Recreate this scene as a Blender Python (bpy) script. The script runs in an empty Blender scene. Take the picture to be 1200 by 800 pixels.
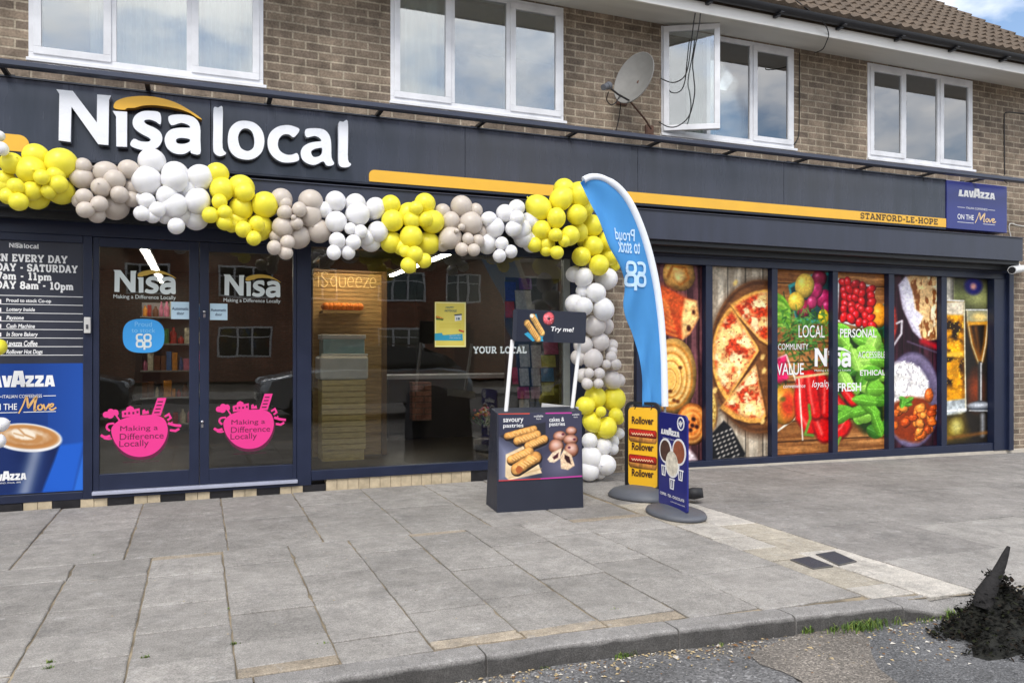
import bpy, math, random
import numpy as np
from math import sin, cos, tan, atan, radians, pi, sqrt
from mathutils import Vector, Matrix
from mathutils.geometry import tessellate_polygon

R = random.Random(7)
C = bpy.context.scene.collection
SC = bpy.context.scene

# ------------------------------------------------------------------ camera, sky, sun, exposure
CAM = Vector((0.0, -7.25, 1.28)); F = 920.0; YAW = radians(21.8); V0 = 409.0
cd = bpy.data.cameras.new('camera'); cam = bpy.data.objects.new('camera', cd); C.objects.link(cam)
cam.location = CAM; cam.rotation_euler = (radians(90), 0, -YAW)
cd.sensor_width = 36; cd.lens = F / 1200 * 36; cd.shift_y = 9 / 1200; cd.clip_start = 0.05; cd.clip_end = 3000
SC.camera = cam

SUN_EL, SUN_AZ = radians(50), radians(208)      # azimuth measured from +Y clockwise; sun in front of the shop, high
world = bpy.data.worlds.new('World'); SC.world = world; world.use_nodes = True
nt = world.node_tree; nt.nodes.clear()
def N(t, kind, **kw):
    n = t.nodes.new(kind)
    for k, val in kw.items():
        if hasattr(n, k) and not isinstance(val, tuple): setattr(n, k, val)
    return n
wo = N(nt, 'ShaderNodeOutputWorld'); bg = N(nt, 'ShaderNodeBackground'); sky = N(nt, 'ShaderNodeTexSky')
sky.sky_type = 'NISHITA'; sky.sun_disc = False; sky.sun_elevation = SUN_EL; sky.sun_rotation = SUN_AZ
sky.air_density = 1.0; sky.dust_density = 0.8
tc = N(nt, 'ShaderNodeTexCoord'); mp = N(nt, 'ShaderNodeMapping'); mp.inputs['Scale'].default_value = (1, 1, 2.2)
mp.inputs['Location'].default_value = (2.1, 0.9, 0.3)
nz = N(nt, 'ShaderNodeTexNoise'); nz.inputs['Scale'].default_value = 2.9; nz.inputs['Detail'].default_value = 7; nz.inputs['Roughness'].default_value = 0.55
cr = N(nt, 'ShaderNodeValToRGB'); cr.color_ramp.elements[0].position = 0.41; cr.color_ramp.elements[1].position = 0.55
mx = N(nt, 'ShaderNodeMix'); mx.data_type = 'RGBA'
CLOUD = 9.6
cl = N(nt, 'ShaderNodeMix'); cl.data_type = 'RGBA'
nz2 = N(nt, 'ShaderNodeTexNoise'); nz2.inputs['Scale'].default_value = 4.5; nz2.inputs['Detail'].default_value = 5
cl.inputs['A'].default_value = (CLOUD * .45, CLOUD * .47, CLOUD * .51, 1); cl.inputs['B'].default_value = (CLOUD * 1.4, CLOUD * 1.39, CLOUD * 1.38, 1)
L = nt.links.new
L(tc.outputs['Generated'], mp.inputs['Vector']); L(mp.outputs['Vector'], nz.inputs['Vector']); L(mp.outputs['Vector'], nz2.inputs['Vector'])
L(nz.outputs['Fac'], cr.inputs['Fac']); L(cr.outputs['Color'], mx.inputs['Factor']); L(nz2.outputs['Fac'], cl.inputs['Factor'])
L(sky.outputs['Color'], mx.inputs['A']); L(cl.outputs['Result'], mx.inputs['B'])
L(mx.outputs['Result'], bg.inputs['Color']); bg.inputs['Strength'].default_value = 0.10; L(bg.outputs['Background'], wo.inputs['Surface'])

sd = bpy.data.lights.new('sun', 'SUN'); sun = bpy.data.objects.new('sun', sd); C.objects.link(sun)
sd.energy = 1.2; sd.angle = radians(22); sd.color = (1, 0.96, 0.9)
sdir = Vector((sin(SUN_AZ) * cos(SUN_EL), cos(SUN_AZ) * cos(SUN_EL), sin(SUN_EL)))
sun.rotation_euler = (-sdir).to_track_quat('-Z', 'Y').to_euler()
SC.view_settings.view_transform = 'Standard'; SC.view_settings.look = 'None'
SC.view_settings.exposure = 0.98; SC.view_settings.gamma = 1; SC.view_settings.use_curve_mapping = False
SC.cycles.max_bounces = 8; SC.cycles.transparent_max_bounces = 24

# ------------------------------------------------------------------ pixel -> place helpers (the photograph is 1200 x 800)
def X_at(u, Y=0.0): return (Y - CAM.y) * tan(YAW + atan((u - 600) / F))
def dep(u, Y=0.0):
    t = atan((u - 600) / F); return (Y - CAM.y) / cos(YAW + t) * cos(t)
def P(u, v, Y=0.0): return (X_at(u, Y), CAM.z + (V0 - v) / F * dep(u, Y))
def G(u, v, z=0.0):
    d = (CAM.z - z) * F / (v - V0); x = (u - 600) / F * d
    return (x * cos(YAW) + d * sin(YAW), CAM.y + d * cos(YAW) - x * sin(YAW))

def s2l(c): return tuple((x / 255 / 12.92 if x / 255 <= .04045 else ((x / 255 + .055) / 1.055) ** 2.4) for x in c)

# ------------------------------------------------------------------ materials
MATS = {}
def mat(name, col, rough=.6, metal=0., var=.0, scale=6., bump=0., bscale=40., spec=.5, coat=0., sss=0., emit=0., det=4., stretch=(1, 1, 1)):
    if name in MATS: return MATS[name]
    m = bpy.data.materials.new(name); m.use_nodes = True; t = m.node_tree; b = t.nodes['Principled BSDF']
    lin = s2l(col); b.inputs['Base Color'].default_value = (*lin, 1)
    b.inputs['Roughness'].default_value = rough; b.inputs['Metallic'].default_value = metal; b.inputs['Specular IOR Level'].default_value = spec
    if coat: b.inputs['Coat Weight'].default_value = coat; b.inputs['Coat Roughness'].default_value = .08
    if sss: b.inputs['Subsurface Weight'].default_value = sss; b.inputs['Subsurface Radius'].default_value = (.03, .03, .02)
    if emit: b.inputs['Emission Color'].default_value = (*lin, 1); b.inputs['Emission Strength'].default_value = emit
    geo = t.nodes.new('ShaderNodeNewGeometry'); vm = t.nodes.new('ShaderNodeMapping'); vm.inputs['Scale'].default_value = stretch
    t.links.new(geo.outputs['Position'], vm.inputs['Vector'])
    if var:
        n = t.nodes.new('ShaderNodeTexNoise'); n.inputs['Scale'].default_value = scale; n.inputs['Detail'].default_value = det; n.inputs['Roughness'].default_value = .6
        r = t.nodes.new('ShaderNodeValToRGB'); r.color_ramp.elements[0].position = .3; r.color_ramp.elements[1].position = .7
        r.color_ramp.elements[0].color = (*[max(0, x * (1 - var)) for x in lin], 1); r.color_ramp.elements[1].color = (*[min(1, x * (1 + var)) for x in lin], 1)
        t.links.new(vm.outputs['Vector'], n.inputs['Vector']); t.links.new(n.outputs['Fac'], r.inputs['Fac']); t.links.new(r.outputs['Color'], b.inputs['Base Color'])
        rr = t.nodes.new('ShaderNodeMapRange'); rr.inputs['To Min'].default_value = max(0, rough - .12 * (var > 0)); rr.inputs['To Max'].default_value = min(1, rough + .12)
        t.links.new(n.outputs['Fac'], rr.inputs['Value']); t.links.new(rr.outputs['Result'], b.inputs['Roughness'])
    if bump:
        n2 = t.nodes.new('ShaderNodeTexNoise'); n2.inputs['Scale'].default_value = bscale; n2.inputs['Detail'].default_value = 3
        bp = t.nodes.new('ShaderNodeBump'); bp.inputs['Strength'].default_value = bump; bp.inputs['Distance'].default_value = .01
        t.links.new(vm.outputs['Vector'], n2.inputs['Vector']); t.links.new(n2.outputs['Fac'], bp.inputs['Height']); t.links.new(bp.outputs['Normal'], b.inputs['Normal'])
    MATS[name] = m; return m

def brick_mat(name, c1, c2, mortar, w=.225, h=.075, ms=.010, red=0.0):
    m = bpy.data.materials.new(name); m.use_nodes = True; t = m.node_tree; b = t.nodes['Principled BSDF']; l = t.links.new
    geo = t.nodes.new('ShaderNodeNewGeometry'); sp = t.nodes.new('ShaderNodeSeparateXYZ'); l(geo.outputs['Position'], sp.inputs[0])
    ad = t.nodes.new('ShaderNodeMath'); ad.operation = 'ADD'; l(sp.outputs['X'], ad.inputs[0]); l(sp.outputs['Y'], ad.inputs[1])
    # slightly wandering courses
    wn = t.nodes.new('ShaderNodeTexNoise'); wn.inputs['Scale'].default_value = 2.3; l(geo.outputs['Position'], wn.inputs['Vector'])
    wm = t.nodes.new('ShaderNodeMath'); wm.operation = 'MULTIPLY_ADD'; wm.inputs[1].default_value = .012; l(wn.outputs['Fac'], wm.inputs[0]); l(sp.outputs['Z'], wm.inputs[2])
    cb = t.nodes.new('ShaderNodeCombineXYZ'); l(ad.outputs[0], cb.inputs['X']); l(wm.outputs[0], cb.inputs['Y'])
    bt = t.nodes.new('ShaderNodeTexBrick'); bt.offset = .5; bt.inputs['Scale'].default_value = 1; bt.inputs['Brick Width'].default_value = w; bt.inputs['Row Height'].default_value = h
    bt.inputs['Mortar Size'].default_value = ms; bt.inputs['Mortar Smooth'].default_value = .35; bt.inputs['Bias'].default_value = -.05
    bt.inputs['Color1'].default_value = (*s2l(c1), 1); bt.inputs['Color2'].default_value = (*s2l(c2), 1); bt.inputs['Mortar'].default_value = (*s2l(mortar), 1)
    l(cb.outputs[0], bt.inputs['Vector'])
    n1 = t.nodes.new('ShaderNodeTexNoise'); n1.inputs['Scale'].default_value = 1.1; n1.inputs['Detail'].default_value = 5; l(geo.outputs['Position'], n1.inputs['Vector'])
    n2 = t.nodes.new('ShaderNodeTexNoise'); n2.inputs['Scale'].default_value = 55; n2.inputs['Detail'].default_value = 4; l(geo.outputs['Position'], n2.inputs['Vector'])
    n3 = t.nodes.new('ShaderNodeTexNoise'); n3.inputs['Scale'].default_value = 9; n3.inputs['Detail'].default_value = 2; l(cb.outputs[0], n3.inputs['Vector'])
    def mr(src, lo, hi):
        q = t.nodes.new('ShaderNodeMapRange'); q.inputs['From Min'].default_value = .3; q.inputs['From Max'].default_value = .7; q.inputs['To Min'].default_value = lo; q.inputs['To Max'].default_value = hi
        l(src, q.inputs['Value']); return q.outputs['Result']
    def mul(a, bb):
        q = t.nodes.new('ShaderNodeMath'); q.operation = 'MULTIPLY'; l(a, q.inputs[0]); l(bb, q.inputs[1]); return q.outputs[0]
    vm4 = t.nodes.new('ShaderNodeMapping'); vm4.inputs['Scale'].default_value = (5, 5, .45); l(geo.outputs['Position'], vm4.inputs['Vector']); n4 = t.nodes.new('ShaderNodeTexNoise'); n4.inputs['Scale'].default_value = 1.0; n4.inputs['Detail'].default_value = 5; l(vm4.outputs['Vector'], n4.inputs['Vector'])
    f = mul(mr(n4.outputs['Fac'], .84, 1.2), mul(mul(mr(n1.outputs['Fac'], .72, 1.24), mr(n2.outputs['Fac'], .74, 1.24)), mr(n3.outputs['Fac'], .76, 1.26)))
    vs = t.nodes.new('ShaderNodeVectorMath'); vs.operation = 'SCALE'; l(bt.outputs['Color'], vs.inputs[0]); l(f, vs.inputs['Scale']); l(vs.outputs[0], b.inputs['Base Color'])
    b.inputs['Roughness'].default_value = .9; b.inputs['Specular IOR Level'].default_value = .2
    iv = t.nodes.new('ShaderNodeMath'); iv.operation = 'SUBTRACT'; iv.inputs[0].default_value = 1; l(bt.outputs['Fac'], iv.inputs[1])
    ah = t.nodes.new('ShaderNodeMath'); ah.operation = 'MULTIPLY_ADD'; ah.inputs[1].default_value = .35; l(n2.outputs['Fac'], ah.inputs[0]); l(iv.outputs[0], ah.inputs[2])
    bp = t.nodes.new('ShaderNodeBump'); bp.inputs['Strength'].default_value = .8; bp.inputs['Distance'].default_value = .006; l(ah.outputs[0], bp.inputs['Height']); l(bp.outputs['Normal'], b.inputs['Normal'])
    MATS[name] = m; return m

def glass_mat(name, base, gain, tint=(1, 1, 1), rough=0.0):
    m = bpy.data.materials.new(name); m.use_nodes = True; t = m.node_tree; t.nodes.clear(); l = t.links.new
    o = t.nodes.new('ShaderNodeOutputMaterial'); mxs = t.nodes.new('ShaderNodeMixShader'); tr = t.nodes.new('ShaderNodeBsdfTransparent'); gl = t.nodes.new('ShaderNodeBsdfGlossy')
    tr.inputs['Color'].default_value = (*tint, 1); gl.inputs['Roughness'].default_value = rough
    fr = t.nodes.new('ShaderNodeFresnel'); fr.inputs['IOR'].default_value = 1.5
    ma = t.nodes.new('ShaderNodeMath'); ma.operation = 'MULTIPLY_ADD'; ma.inputs[1].default_value = gain; ma.inputs[2].default_value = base; ma.use_clamp = True
    # panes are never perfectly flat: very low ripple
    geo = t.nodes.new('ShaderNodeNewGeometry'); n = t.nodes.new('ShaderNodeTexNoise'); n.inputs['Scale'].default_value = 1.7; l(geo.outputs['Position'], n.inputs['Vector'])
    bp = t.nodes.new('ShaderNodeBump'); bp.inputs['Strength'].default_value = .05; bp.inputs['Distance'].default_value = .02; l(n.outputs['Fac'], bp.inputs['Height']); l(bp.outputs['Normal'], gl.inputs['Normal'])
    l(fr.outputs[0], ma.inputs[0]); l(ma.outputs[0], mxs.inputs['Fac']); l(tr.outputs[0], mxs.inputs[1]); l(gl.outputs[0], mxs.inputs[2]); l(mxs.outputs[0], o.inputs['Surface'])
    MATS[name] = m; return m

def print_mat(name, rough=.5, coat=.0):
    if name in MATS: return MATS[name]
    m = bpy.data.materials.new(name); m.use_nodes = True; t = m.node_tree; b = t.nodes['Principled BSDF']
    a = t.nodes.new('ShaderNodeVertexColor'); a.layer_name = 'ink'; t.links.new(a.outputs['Color'], b.inputs['Base Color'])
    b.inputs['Roughness'].default_value = rough; b.inputs['Coat Weight'].default_value = coat; b.inputs['Coat Roughness'].default_value = .1; b.inputs['Specular IOR Level'].default_value = .25
    MATS[name] = m; return m

# ------------------------------------------------------------------ frames and mesh builder
class Fr:
    def __init__(s, O, U=(1, 0, 0), V=(0, 0, 1)):
        s.O = Vector(O); s.U = Vector(U).normalized(); s.V = Vector(V).normalized(); s.N = s.U.cross(s.V)
    def __call__(s, x, y, z=0.): return s.O + s.U * x + s.V * y + s.N * z
WORLD_LOC = {}
TXT_CACHE = {}
def text_geo(s, bold=0., shear=0.):
    k = (s, bold, shear)
    if k in TXT_CACHE: return TXT_CACHE[k]
    c = bpy.data.curves.new('lettering', 'FONT'); c.body = s; c.offset = bold; c.shear = shear; c.resolution_u = 4; c.fill_mode = 'FRONT'
    o = bpy.data.objects.new('lettering', c); C.objects.link(o)
    dg = bpy.context.evaluated_depsgraph_get(); dg.update()
    me = bpy.data.meshes.new_from_object(o.evaluated_get(dg))
    vs = [tuple(v.co) for v in me.vertices]; fs = [tuple(p.vertices) for p in me.polygons]
    bpy.data.objects.remove(o); bpy.data.curves.remove(c); bpy.data.meshes.remove(me)
    xs = [v[0] for v in vs]; ys = [v[1] for v in vs]
    r = (vs, fs, min(xs), max(xs), min(ys), max(ys)); TXT_CACHE[k] = r; return r

def smooth_loop(pts, n=4, closed=True):
    out = []; m = len(pts)
    rng = range(m) if closed else range(m - 1)
    for i in rng:
        g = (lambda j: pts[j % m]) if closed else (lambda j: pts[max(0, min(m - 1, j))])
        p0, p1, p2, p3 = g(i - 1), g(i), g(i + 1), g(i + 2)
        for k in range(n):
            t = k / n
            out.append(tuple(.5 * (2 * b + (c - a) * t + (2 * a - 5 * b + 4 * c - d) * t * t + (3 * b - a - 3 * c + d) * t ** 3) for a, b, c, d in zip(p0, p1, p2, p3)))
    if not closed: out.append(tuple(pts[-1]))
    return out

class MB:
    def __init__(s): s.v = []; s.f = []; s.m = []; s.s = []; s.k = 0
    def add(s, vs, fs, mi=0, sm=False):
        b = len(s.v); s.v += [tuple(p) for p in vs]
        for f in fs: s.f.append([b + i for i in f]); s.m.append(mi); s.s.append(sm)
        return s
    def box(s, x0, x1, y0, y1, z0, z1, mi=0):
        return s.add([(x0, y0, z0), (x1, y0, z0), (x1, y1, z0), (x0, y1, z0), (x0, y0, z1), (x1, y0, z1), (x1, y1, z1), (x0, y1, z1)],
                     [(3, 2, 1, 0), (4, 5, 6, 7), (0, 1, 5, 4), (1, 2, 6, 5), (2, 3, 7, 6), (3, 0, 4, 7)], mi)
    def fbox(s, fr, x0, x1, y0, y1, z0, z1, mi=0):
        pts = [fr(*p) for p in [(x0, y0, z0), (x1, y0, z0), (x1, y1, z0), (x0, y1, z0), (x0, y0, z1), (x1, y0, z1), (x1, y1, z1), (x0, y1, z1)]]
        return s.add(pts, [(3, 2, 1, 0), (4, 5, 6, 7), (0, 1, 5, 4), (1, 2, 6, 5), (2, 3, 7, 6), (3, 0, 4, 7)], mi)
    def quad(s, a, b, c, d, mi=0): return s.add([a, b, c, d], [(0, 1, 2, 3)], mi)
    def shape(s, fr, outer, holes=(), z0=0., z1=.002, mi=0, side=None, sm=False):
        """outline(s) in the frame's plane, given a thickness"""
        def area(p): return sum(p[i][0] * p[(i + 1) % len(p)][1] - p[(i + 1) % len(p)][0] * p[i][1] for i in range(len(p)))
        outer = list(outer)
        if area(outer) < 0: outer = outer[::-1]
        hs = [(list(h)[::-1] if area(h) > 0 else list(h)) for h in holes]
        loops = [outer] + hs
        flat = [p for lp in loops for p in lp]
        tris = tessellate_polygon([[Vector((p[0], p[1], 0)) for p in lp] for lp in loops])
        ft = []
        for t in tris:
            a, b, c = (flat[i] for i in t)
            ft.append(t if (b[0] - a[0]) * (c[1] - a[1]) - (b[1] - a[1]) * (c[0] - a[0]) > 0 else (t[0], t[2], t[1]))
        s.add([fr(p[0], p[1], z1) for p in flat], ft, mi)
        s.add([fr(p[0], p[1], z0) for p in flat], [tuple(reversed(t)) for t in ft], mi if side is None else side)
        for lp in loops:
            n = len(lp)
            s.add([fr(p[0], p[1], z0) for p in lp] + [fr(p[0], p[1], z1) for p in lp], [(i, (i + 1) % n, n + (i + 1) % n, n + i) for i in range(n)], mi if side is None else side)
        return s
    def text(s, fr, body, x0, y0, x1=None, y1=None, mi=0, z=.0015, bold=0., shear=0., mirror=False, h=None, center=False):
        """lettering fitted to a rectangle of the frame"""
        vs, fs, a, b, c, d = text_geo(body, bold, shear)
        if x1 is None:
            sy = (h if h else y1 - y0) / (d - c); sx = sy
            if center: x0 = x0 - (b - a) * sx / 2
        else:
            sx = (x1 - x0) / (b - a); sy = (y1 - y0) / (d - c) if y1 is not None else sx
        if mirror: pts = [fr(x0 + (b - p[0]) * sx, y0 + (p[1] - c) * sy, z) for p in vs]
        else: pts = [fr(x0 + (p[0] - a) * sx, y0 + (p[1] - c) * sy, z) for p in vs]
        return s.add(pts, fs, mi)
    def ribbon(s, fr, pts, w, mi=0, z=.0015, sm=1, closed=False):
        s.k += 1; z = z + (s.k % 9) * .00025
        if sm > 1: pts = smooth_loop(pts, sm, closed)
        n = len(pts); ws = w if isinstance(w, (list, tuple)) else [w] * n
        if len(ws) != n: ws = [ws[min(len(ws) - 1, int(i / n * len(ws)))] for i in range(n)]
        L_, R_ = [], []
        for i, p in enumerate(pts):
            a = pts[(i - 1) % n] if (closed or i) else p; b = pts[(i + 1) % n] if (closed or i < n - 1) else p
            dx, dy = b[0] - a[0], b[1] - a[1]; q = sqrt(dx * dx + dy * dy) or 1
            mit = 1.0
            if (closed or 0 < i < n - 1):
                d1 = (p[0] - a[0], p[1] - a[1]); d2 = (b[0] - p[0], b[1] - p[1]); l1 = sqrt(d1[0] ** 2 + d1[1] ** 2) or 1; l2 = sqrt(d2[0] ** 2 + d2[1] ** 2) or 1
                cs = max(-1, min(1, (d1[0] * d2[0] + d1[1] * d2[1]) / l1 / l2)); mit = min(1.6, 1 / max(.5, sqrt((1 + cs) / 2)))
            nx, ny = -dy / q * ws[i] / 2 * mit, dx / q * ws[i] / 2 * mit
            L_.append(fr(p[0] + nx, p[1] + ny, z)); R_.append(fr(p[0] - nx, p[1] - ny, z))
        m = n if closed else n - 1
        return s.add(L_ + R_, [(i, n + i, n + (i + 1) % n, (i + 1) % n) for i in range(m)], mi)
    def tube(s, pts, r, mi=0, n=8, caps=True, sm=True):
        pts = [Vector(p) for p in pts]; rs = r if isinstance(r, (list, tuple)) else [r] * len(pts)
        ref = Vector((0, 0, 1)); rings = []
        t0 = (pts[1] - pts[0]).normalized()
        if abs(t0.dot(ref)) > .9: ref = Vector((1, 0, 0))
        for i, p in enumerate(pts):
            t = (pts[min(i + 1, len(pts) - 1)] - pts[max(i - 1, 0)]).normalized()
            a = t.cross(ref); a = a.normalized() if a.length > 1e-4 else Vector((1, 0, 0)); b = a.cross(t); ref = b
            ref = b
            rings.append([p + (a * cos(2 * pi * k / n) + b * sin(2 * pi * k / n)) * rs[i] for k in range(n)])
        vs = [q for rg in rings for q in rg]
        fs = [(i * n + k, i * n + (k + 1) % n, (i + 1) * n + (k + 1) % n, (i + 1) * n + k) for i in range(len(pts) - 1) for k in range(n)]
        s.add(vs, [tuple(reversed(f)) for f in fs], mi, sm)
        if caps:
            s.add(rings[0], [tuple(range(n))], mi); s.add(rings[-1], [tuple(reversed(range(n)))], mi)
        return s
    def lathe(s, c, prof, n=24, mi=0, axis=(0, 0, 1), sx=1., sy=1., sm=True, ref=(1, 0, 0)):
        ax = Vector(axis).normalized(); rf = Vector(ref); rf = (rf - ax * rf.dot(ax))
        if rf.length < 1e-3: rf = Vector((0, 1, 0)) - ax * ax.y
        rf.normalize(); r2 = ax.cross(rf); c = Vector(c)
        vs = [c + ax * h + (rf * cos(2 * pi * k / n) * sx + r2 * sin(2 * pi * k / n) * sy) * r for r, h in prof for k in range(n)]
        fs = [(i * n + k, i * n + (k + 1) % n, (i + 1) * n + (k + 1) % n, (i + 1) * n + k) for i in range(len(prof) - 1) for k in range(n)]
        s.add(vs, fs, mi, sm); m = len(prof) - 1
        if prof[0][0] > 1e-5: s.add(vs[:n], [tuple(reversed(range(n)))], mi)
        if prof[-1][0] > 1e-5: s.add(vs[m * n:], [tuple(range(n))], mi)
        return s
    def ell(s, c, r, n=16, mi=0, rot=None):
        vs = []; c = Vector(c); h = n // 2
        for i in range(h + 1):
            a = pi * i / h
            for k in range(n):
                p = Vector((r[0] * sin(a) * cos(2 * pi * k / n), r[1] * sin(a) * sin(2 * pi * k / n), r[2] * cos(a)))
                vs.append(c + (rot @ p if rot else p))
        return s.add(vs, [(i * n + k, (i + 1) * n + k, (i + 1) * n + (k + 1) % n, i * n + (k + 1) % n) for i in range(h) for k in range(n)], mi, True)
    def build(s, name, mats, parent=None, origin=None, bevel=0., weld=False):
        mats = mats if isinstance(mats, (list, tuple)) else [mats]
        xs = np.array(s.v, dtype=float)
        if origin is None: origin = ((xs[:, 0].min() + xs[:, 0].max()) / 2, (xs[:, 1].min() + xs[:, 1].max()) / 2, xs[:, 2].min())
        me = bpy.data.meshes.new(name); me.from_pydata([tuple(p) for p in (xs - np.array(origin))], [], s.f)
        for m in mats: me.materials.append(m)
        me.polygons.foreach_set('material_index', s.m); me.polygons.foreach_set('use_smooth', s.s); me.update()
        o = bpy.data.objects.new(name, me); C.objects.link(o)
        return place(o, origin, parent, bevel)
def place(o, origin, parent=None, bevel=0.):
    WORLD_LOC[o.name] = Vector(origin)
    if parent: o.parent = parent; o.location = Vector(origin) - WORLD_LOC[parent.name]
    else: o.location = origin
    if bevel:
        b = o.modifiers.new('bevel', 'BEVEL'); b.width = bevel; b.segments = 2; b.limit_method = 'ANGLE'; b.angle_limit = radians(40)
    return o
def empty(name, loc):
    o = bpy.data.objects.new(name, None); C.objects.link(o); o.location = loc; o.empty_display_size = .1; WORLD_LOC[o.name] = Vector(loc); return o
def tag(o, label=None, cat=None, group=None, kind=None):
    for k, v in (('label', label), ('category', cat), ('group', group), ('kind', kind)):
        if v: o[k] = v
    return o
def copy_tree(o, parent=None):
    c = o.copy(); C.objects.link(c)
    if parent: c.parent = parent
    for ch in list(o.children): copy_tree(ch, c)
    return c

# ------------------------------------------------------------------ slab-serif letters as strokes (unit height), for the shop's lettering
def _arc(cx, cy, rx, ry, a0, a1, n=14): return [(cx + rx * cos(radians(a0 + (a1 - a0) * i / n)), cy + ry * sin(radians(a0 + (a1 - a0) * i / n))) for i in range(n + 1)]
T_ = .20; h_ = T_ / 2
def sf(x, y, w=.36): return [(x - w / 2, y), (x + w / 2, y)]
SLAB = {
 'A': (.92, [[(.16, h_), (.46, 1)], [(.46, 1), (.76, h_)], [(.26, .36), (.66, .36)], sf(.16, h_, .32), sf(.76, h_, .32), [(.26, 1 - h_), (.52, 1 - h_)]]),
 'C': (.84, [_arc(.46, .5, .37, .42, 50, 310), [(.74, .66), (.74, .96)]]),
 'D': (.88, [[(.2, 0), (.2, 1)], [(.04, h_), (.42, h_)], [(.04, 1 - h_), (.42, 1 - h_)], _arc(.40, .5, .39, .42, -90, 90)]),
 'E': (.78, [[(.2, 0), (.2, 1)], [(.04, h_), (.72, h_)], [(.04, 1 - h_), (.72, 1 - h_)], [(.2, .5), (.56, .5)], [(.66, h_), (.66, .3)], [(.66, .72), (.66, 1 - h_)]]),
 'F': (.74, [[(.2, 0), (.2, 1)], sf(.22, h_, .42), [(.04, 1 - h_), (.70, 1 - h_)], [(.2, .48), (.54, .48)], [(.64, .7), (.64, 1 - h_)]]),
 'H': (.94, [[(.2, 0), (.2, 1)], [(.74, 0), (.74, 1)], [(.2, .5), (.74, .5)], sf(.2, h_), sf(.2, 1 - h_), sf(.74, h_), sf(.74, 1 - h_)]),
 'L': (.74, [[(.2, 0), (.2, 1)], sf(.2, 1 - h_), [(.04, h_), (.70, h_)], [(.64, h_), (.64, .32)]]),
 'M': (1.1, [[(.2, 0), (.2, 1)], [(.9, 0), (.9, 1)], [(.2, .98), (.55, .25)], [(.55, .25), (.9, .98)], sf(.2, h_), sf(.14, 1 - h_, .24), sf(.9, h_), sf(.96, 1 - h_, .24)]),
 'N': (.96, [[(.2, 0), (.2, 1)], [(.76, 0), (.76, 1)], [(.2, .96), (.76, .04)], sf(.2, h_), sf(.14, 1 - h_, .24), sf(.78, 1 - h_)]),
 'O': (.92, [_arc(.46, .5, .37, .42, 0, 360, 24)]),
 'P': (.80, [[(.2, 0), (.2, 1)], sf(.22, h_, .42), [(.04, 1 - h_), (.44, 1 - h_)], [(.2, .42), (.44, .42)], _arc(.44, .665, .25, .25, -90, 90)]),
 'R': (.90, [[(.2, 0), (.2, 1)], sf(.2, h_), [(.04, 1 - h_), (.44, 1 - h_)], [(.2, .46), (.46, .46)], _arc(.44, .69, .24, .225, -90, 90), [(.46, .46), (.68, h_)], sf(.74, h_, .24)]),
 'S': (.74, [_arc(.37, .71, .26, .21, 20, 270)[:-1] + _arc(.37, .29, .27, .21, 90, -160), [(.61, .68), (.61, .96)], [(.12, .04), (.12, .32)]]),
 'T': (.80, [[(.4, 0), (.4, 1)], sf(.4, h_, .42), [(.04, 1 - h_), (.76, 1 - h_)], [(.1, .7), (.1, 1 - h_)], [(.7, .7), (.7, 1 - h_)]]),
 'U': (.92, [[(.2, 1), (.2, .38)] + _arc(.46, .36, .26, .28, 180, 360) + [(.72, 1)], sf(.2, 1 - h_), sf(.72, 1 - h_)]),
 'V': (.90, [[(.16, 1 - h_), (.45, 0)], [(.45, 0), (.74, 1 - h_)], sf(.17, 1 - h_, .32), sf(.73, 1 - h_, .32)]),
 'Y': (.88, [[(.14, 1 - h_), (.44, .45)], [(.44, .45), (.74, 1 - h_)], [(.44, .46), (.44, 0)], sf(.44, h_, .4), sf(.15, 1 - h_, .3), sf(.73, 1 - h_, .3)]),
 'a': (.66, [_arc(.30, .23, .21, .155, 0, 360, 18), [(.12, .62)] + _arc(.28, .44, .23, .20, 90, 0, 8) + [(.51, h_), (.62, h_)]]),
 'm': (1.06, [[(.16, 0), (.16, .66)], [(.54, 0), (.54, .44)], [(.9, 0), (.9, .44)], _arc(.35, .44, .19, .17, 180, 0), _arc(.72, .44, .18, .17, 180, 0), sf(.16, h_, .3), sf(.54, h_, .26), sf(.9, h_, .3), sf(.09, .60, .16)]),
 'p': (.74, [[(.18, -.3), (.18, .66)], sf(.18, -.26, .34), sf(.1, .60, .16), _arc(.40, .31, .23, .26, 0, 360, 18)]),
 '0': (.78, [_arc(.39, .5, .29, .42, 0, 360, 22)]),
 '1': (.60, [[(.3, 0), (.3, 1)], sf(.3, h_, .46), [(.08, .84), (.3, .95)]]),
 '7': (.72, [[(.06, 1 - h_), (.66, 1 - h_)], [(.64, .93), (.28, 0)], [(.1, .72), (.1, 1 - h_)]]),
 '8': (.74, [_arc(.37, .72, .22, .20, 0, 360, 18), _arc(.37, .28, .27, .21, 0, 360, 18)]),
 '-': (.5, [[(.08, .46), (.42, .46)]]),
 ' ': (.42, []),
}
def slab(mb, fr, body, x0, y0, x1, h, mi=0, z=.002, weight=T_):
    tot = sum(SLAB[c][0] for c in body) + .06 * (len(body) - 1); sx = (x1 - x0) / tot / h
    x = 0
    for ch in body:
        w, st = SLAB[ch]
        for p in st: mb.ribbon(fr, [(x0 + (x + q[0]) * h * sx, y0 + q[1] * h) for q in p], weight * h, mi, z)
        x += w + .06

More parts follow.
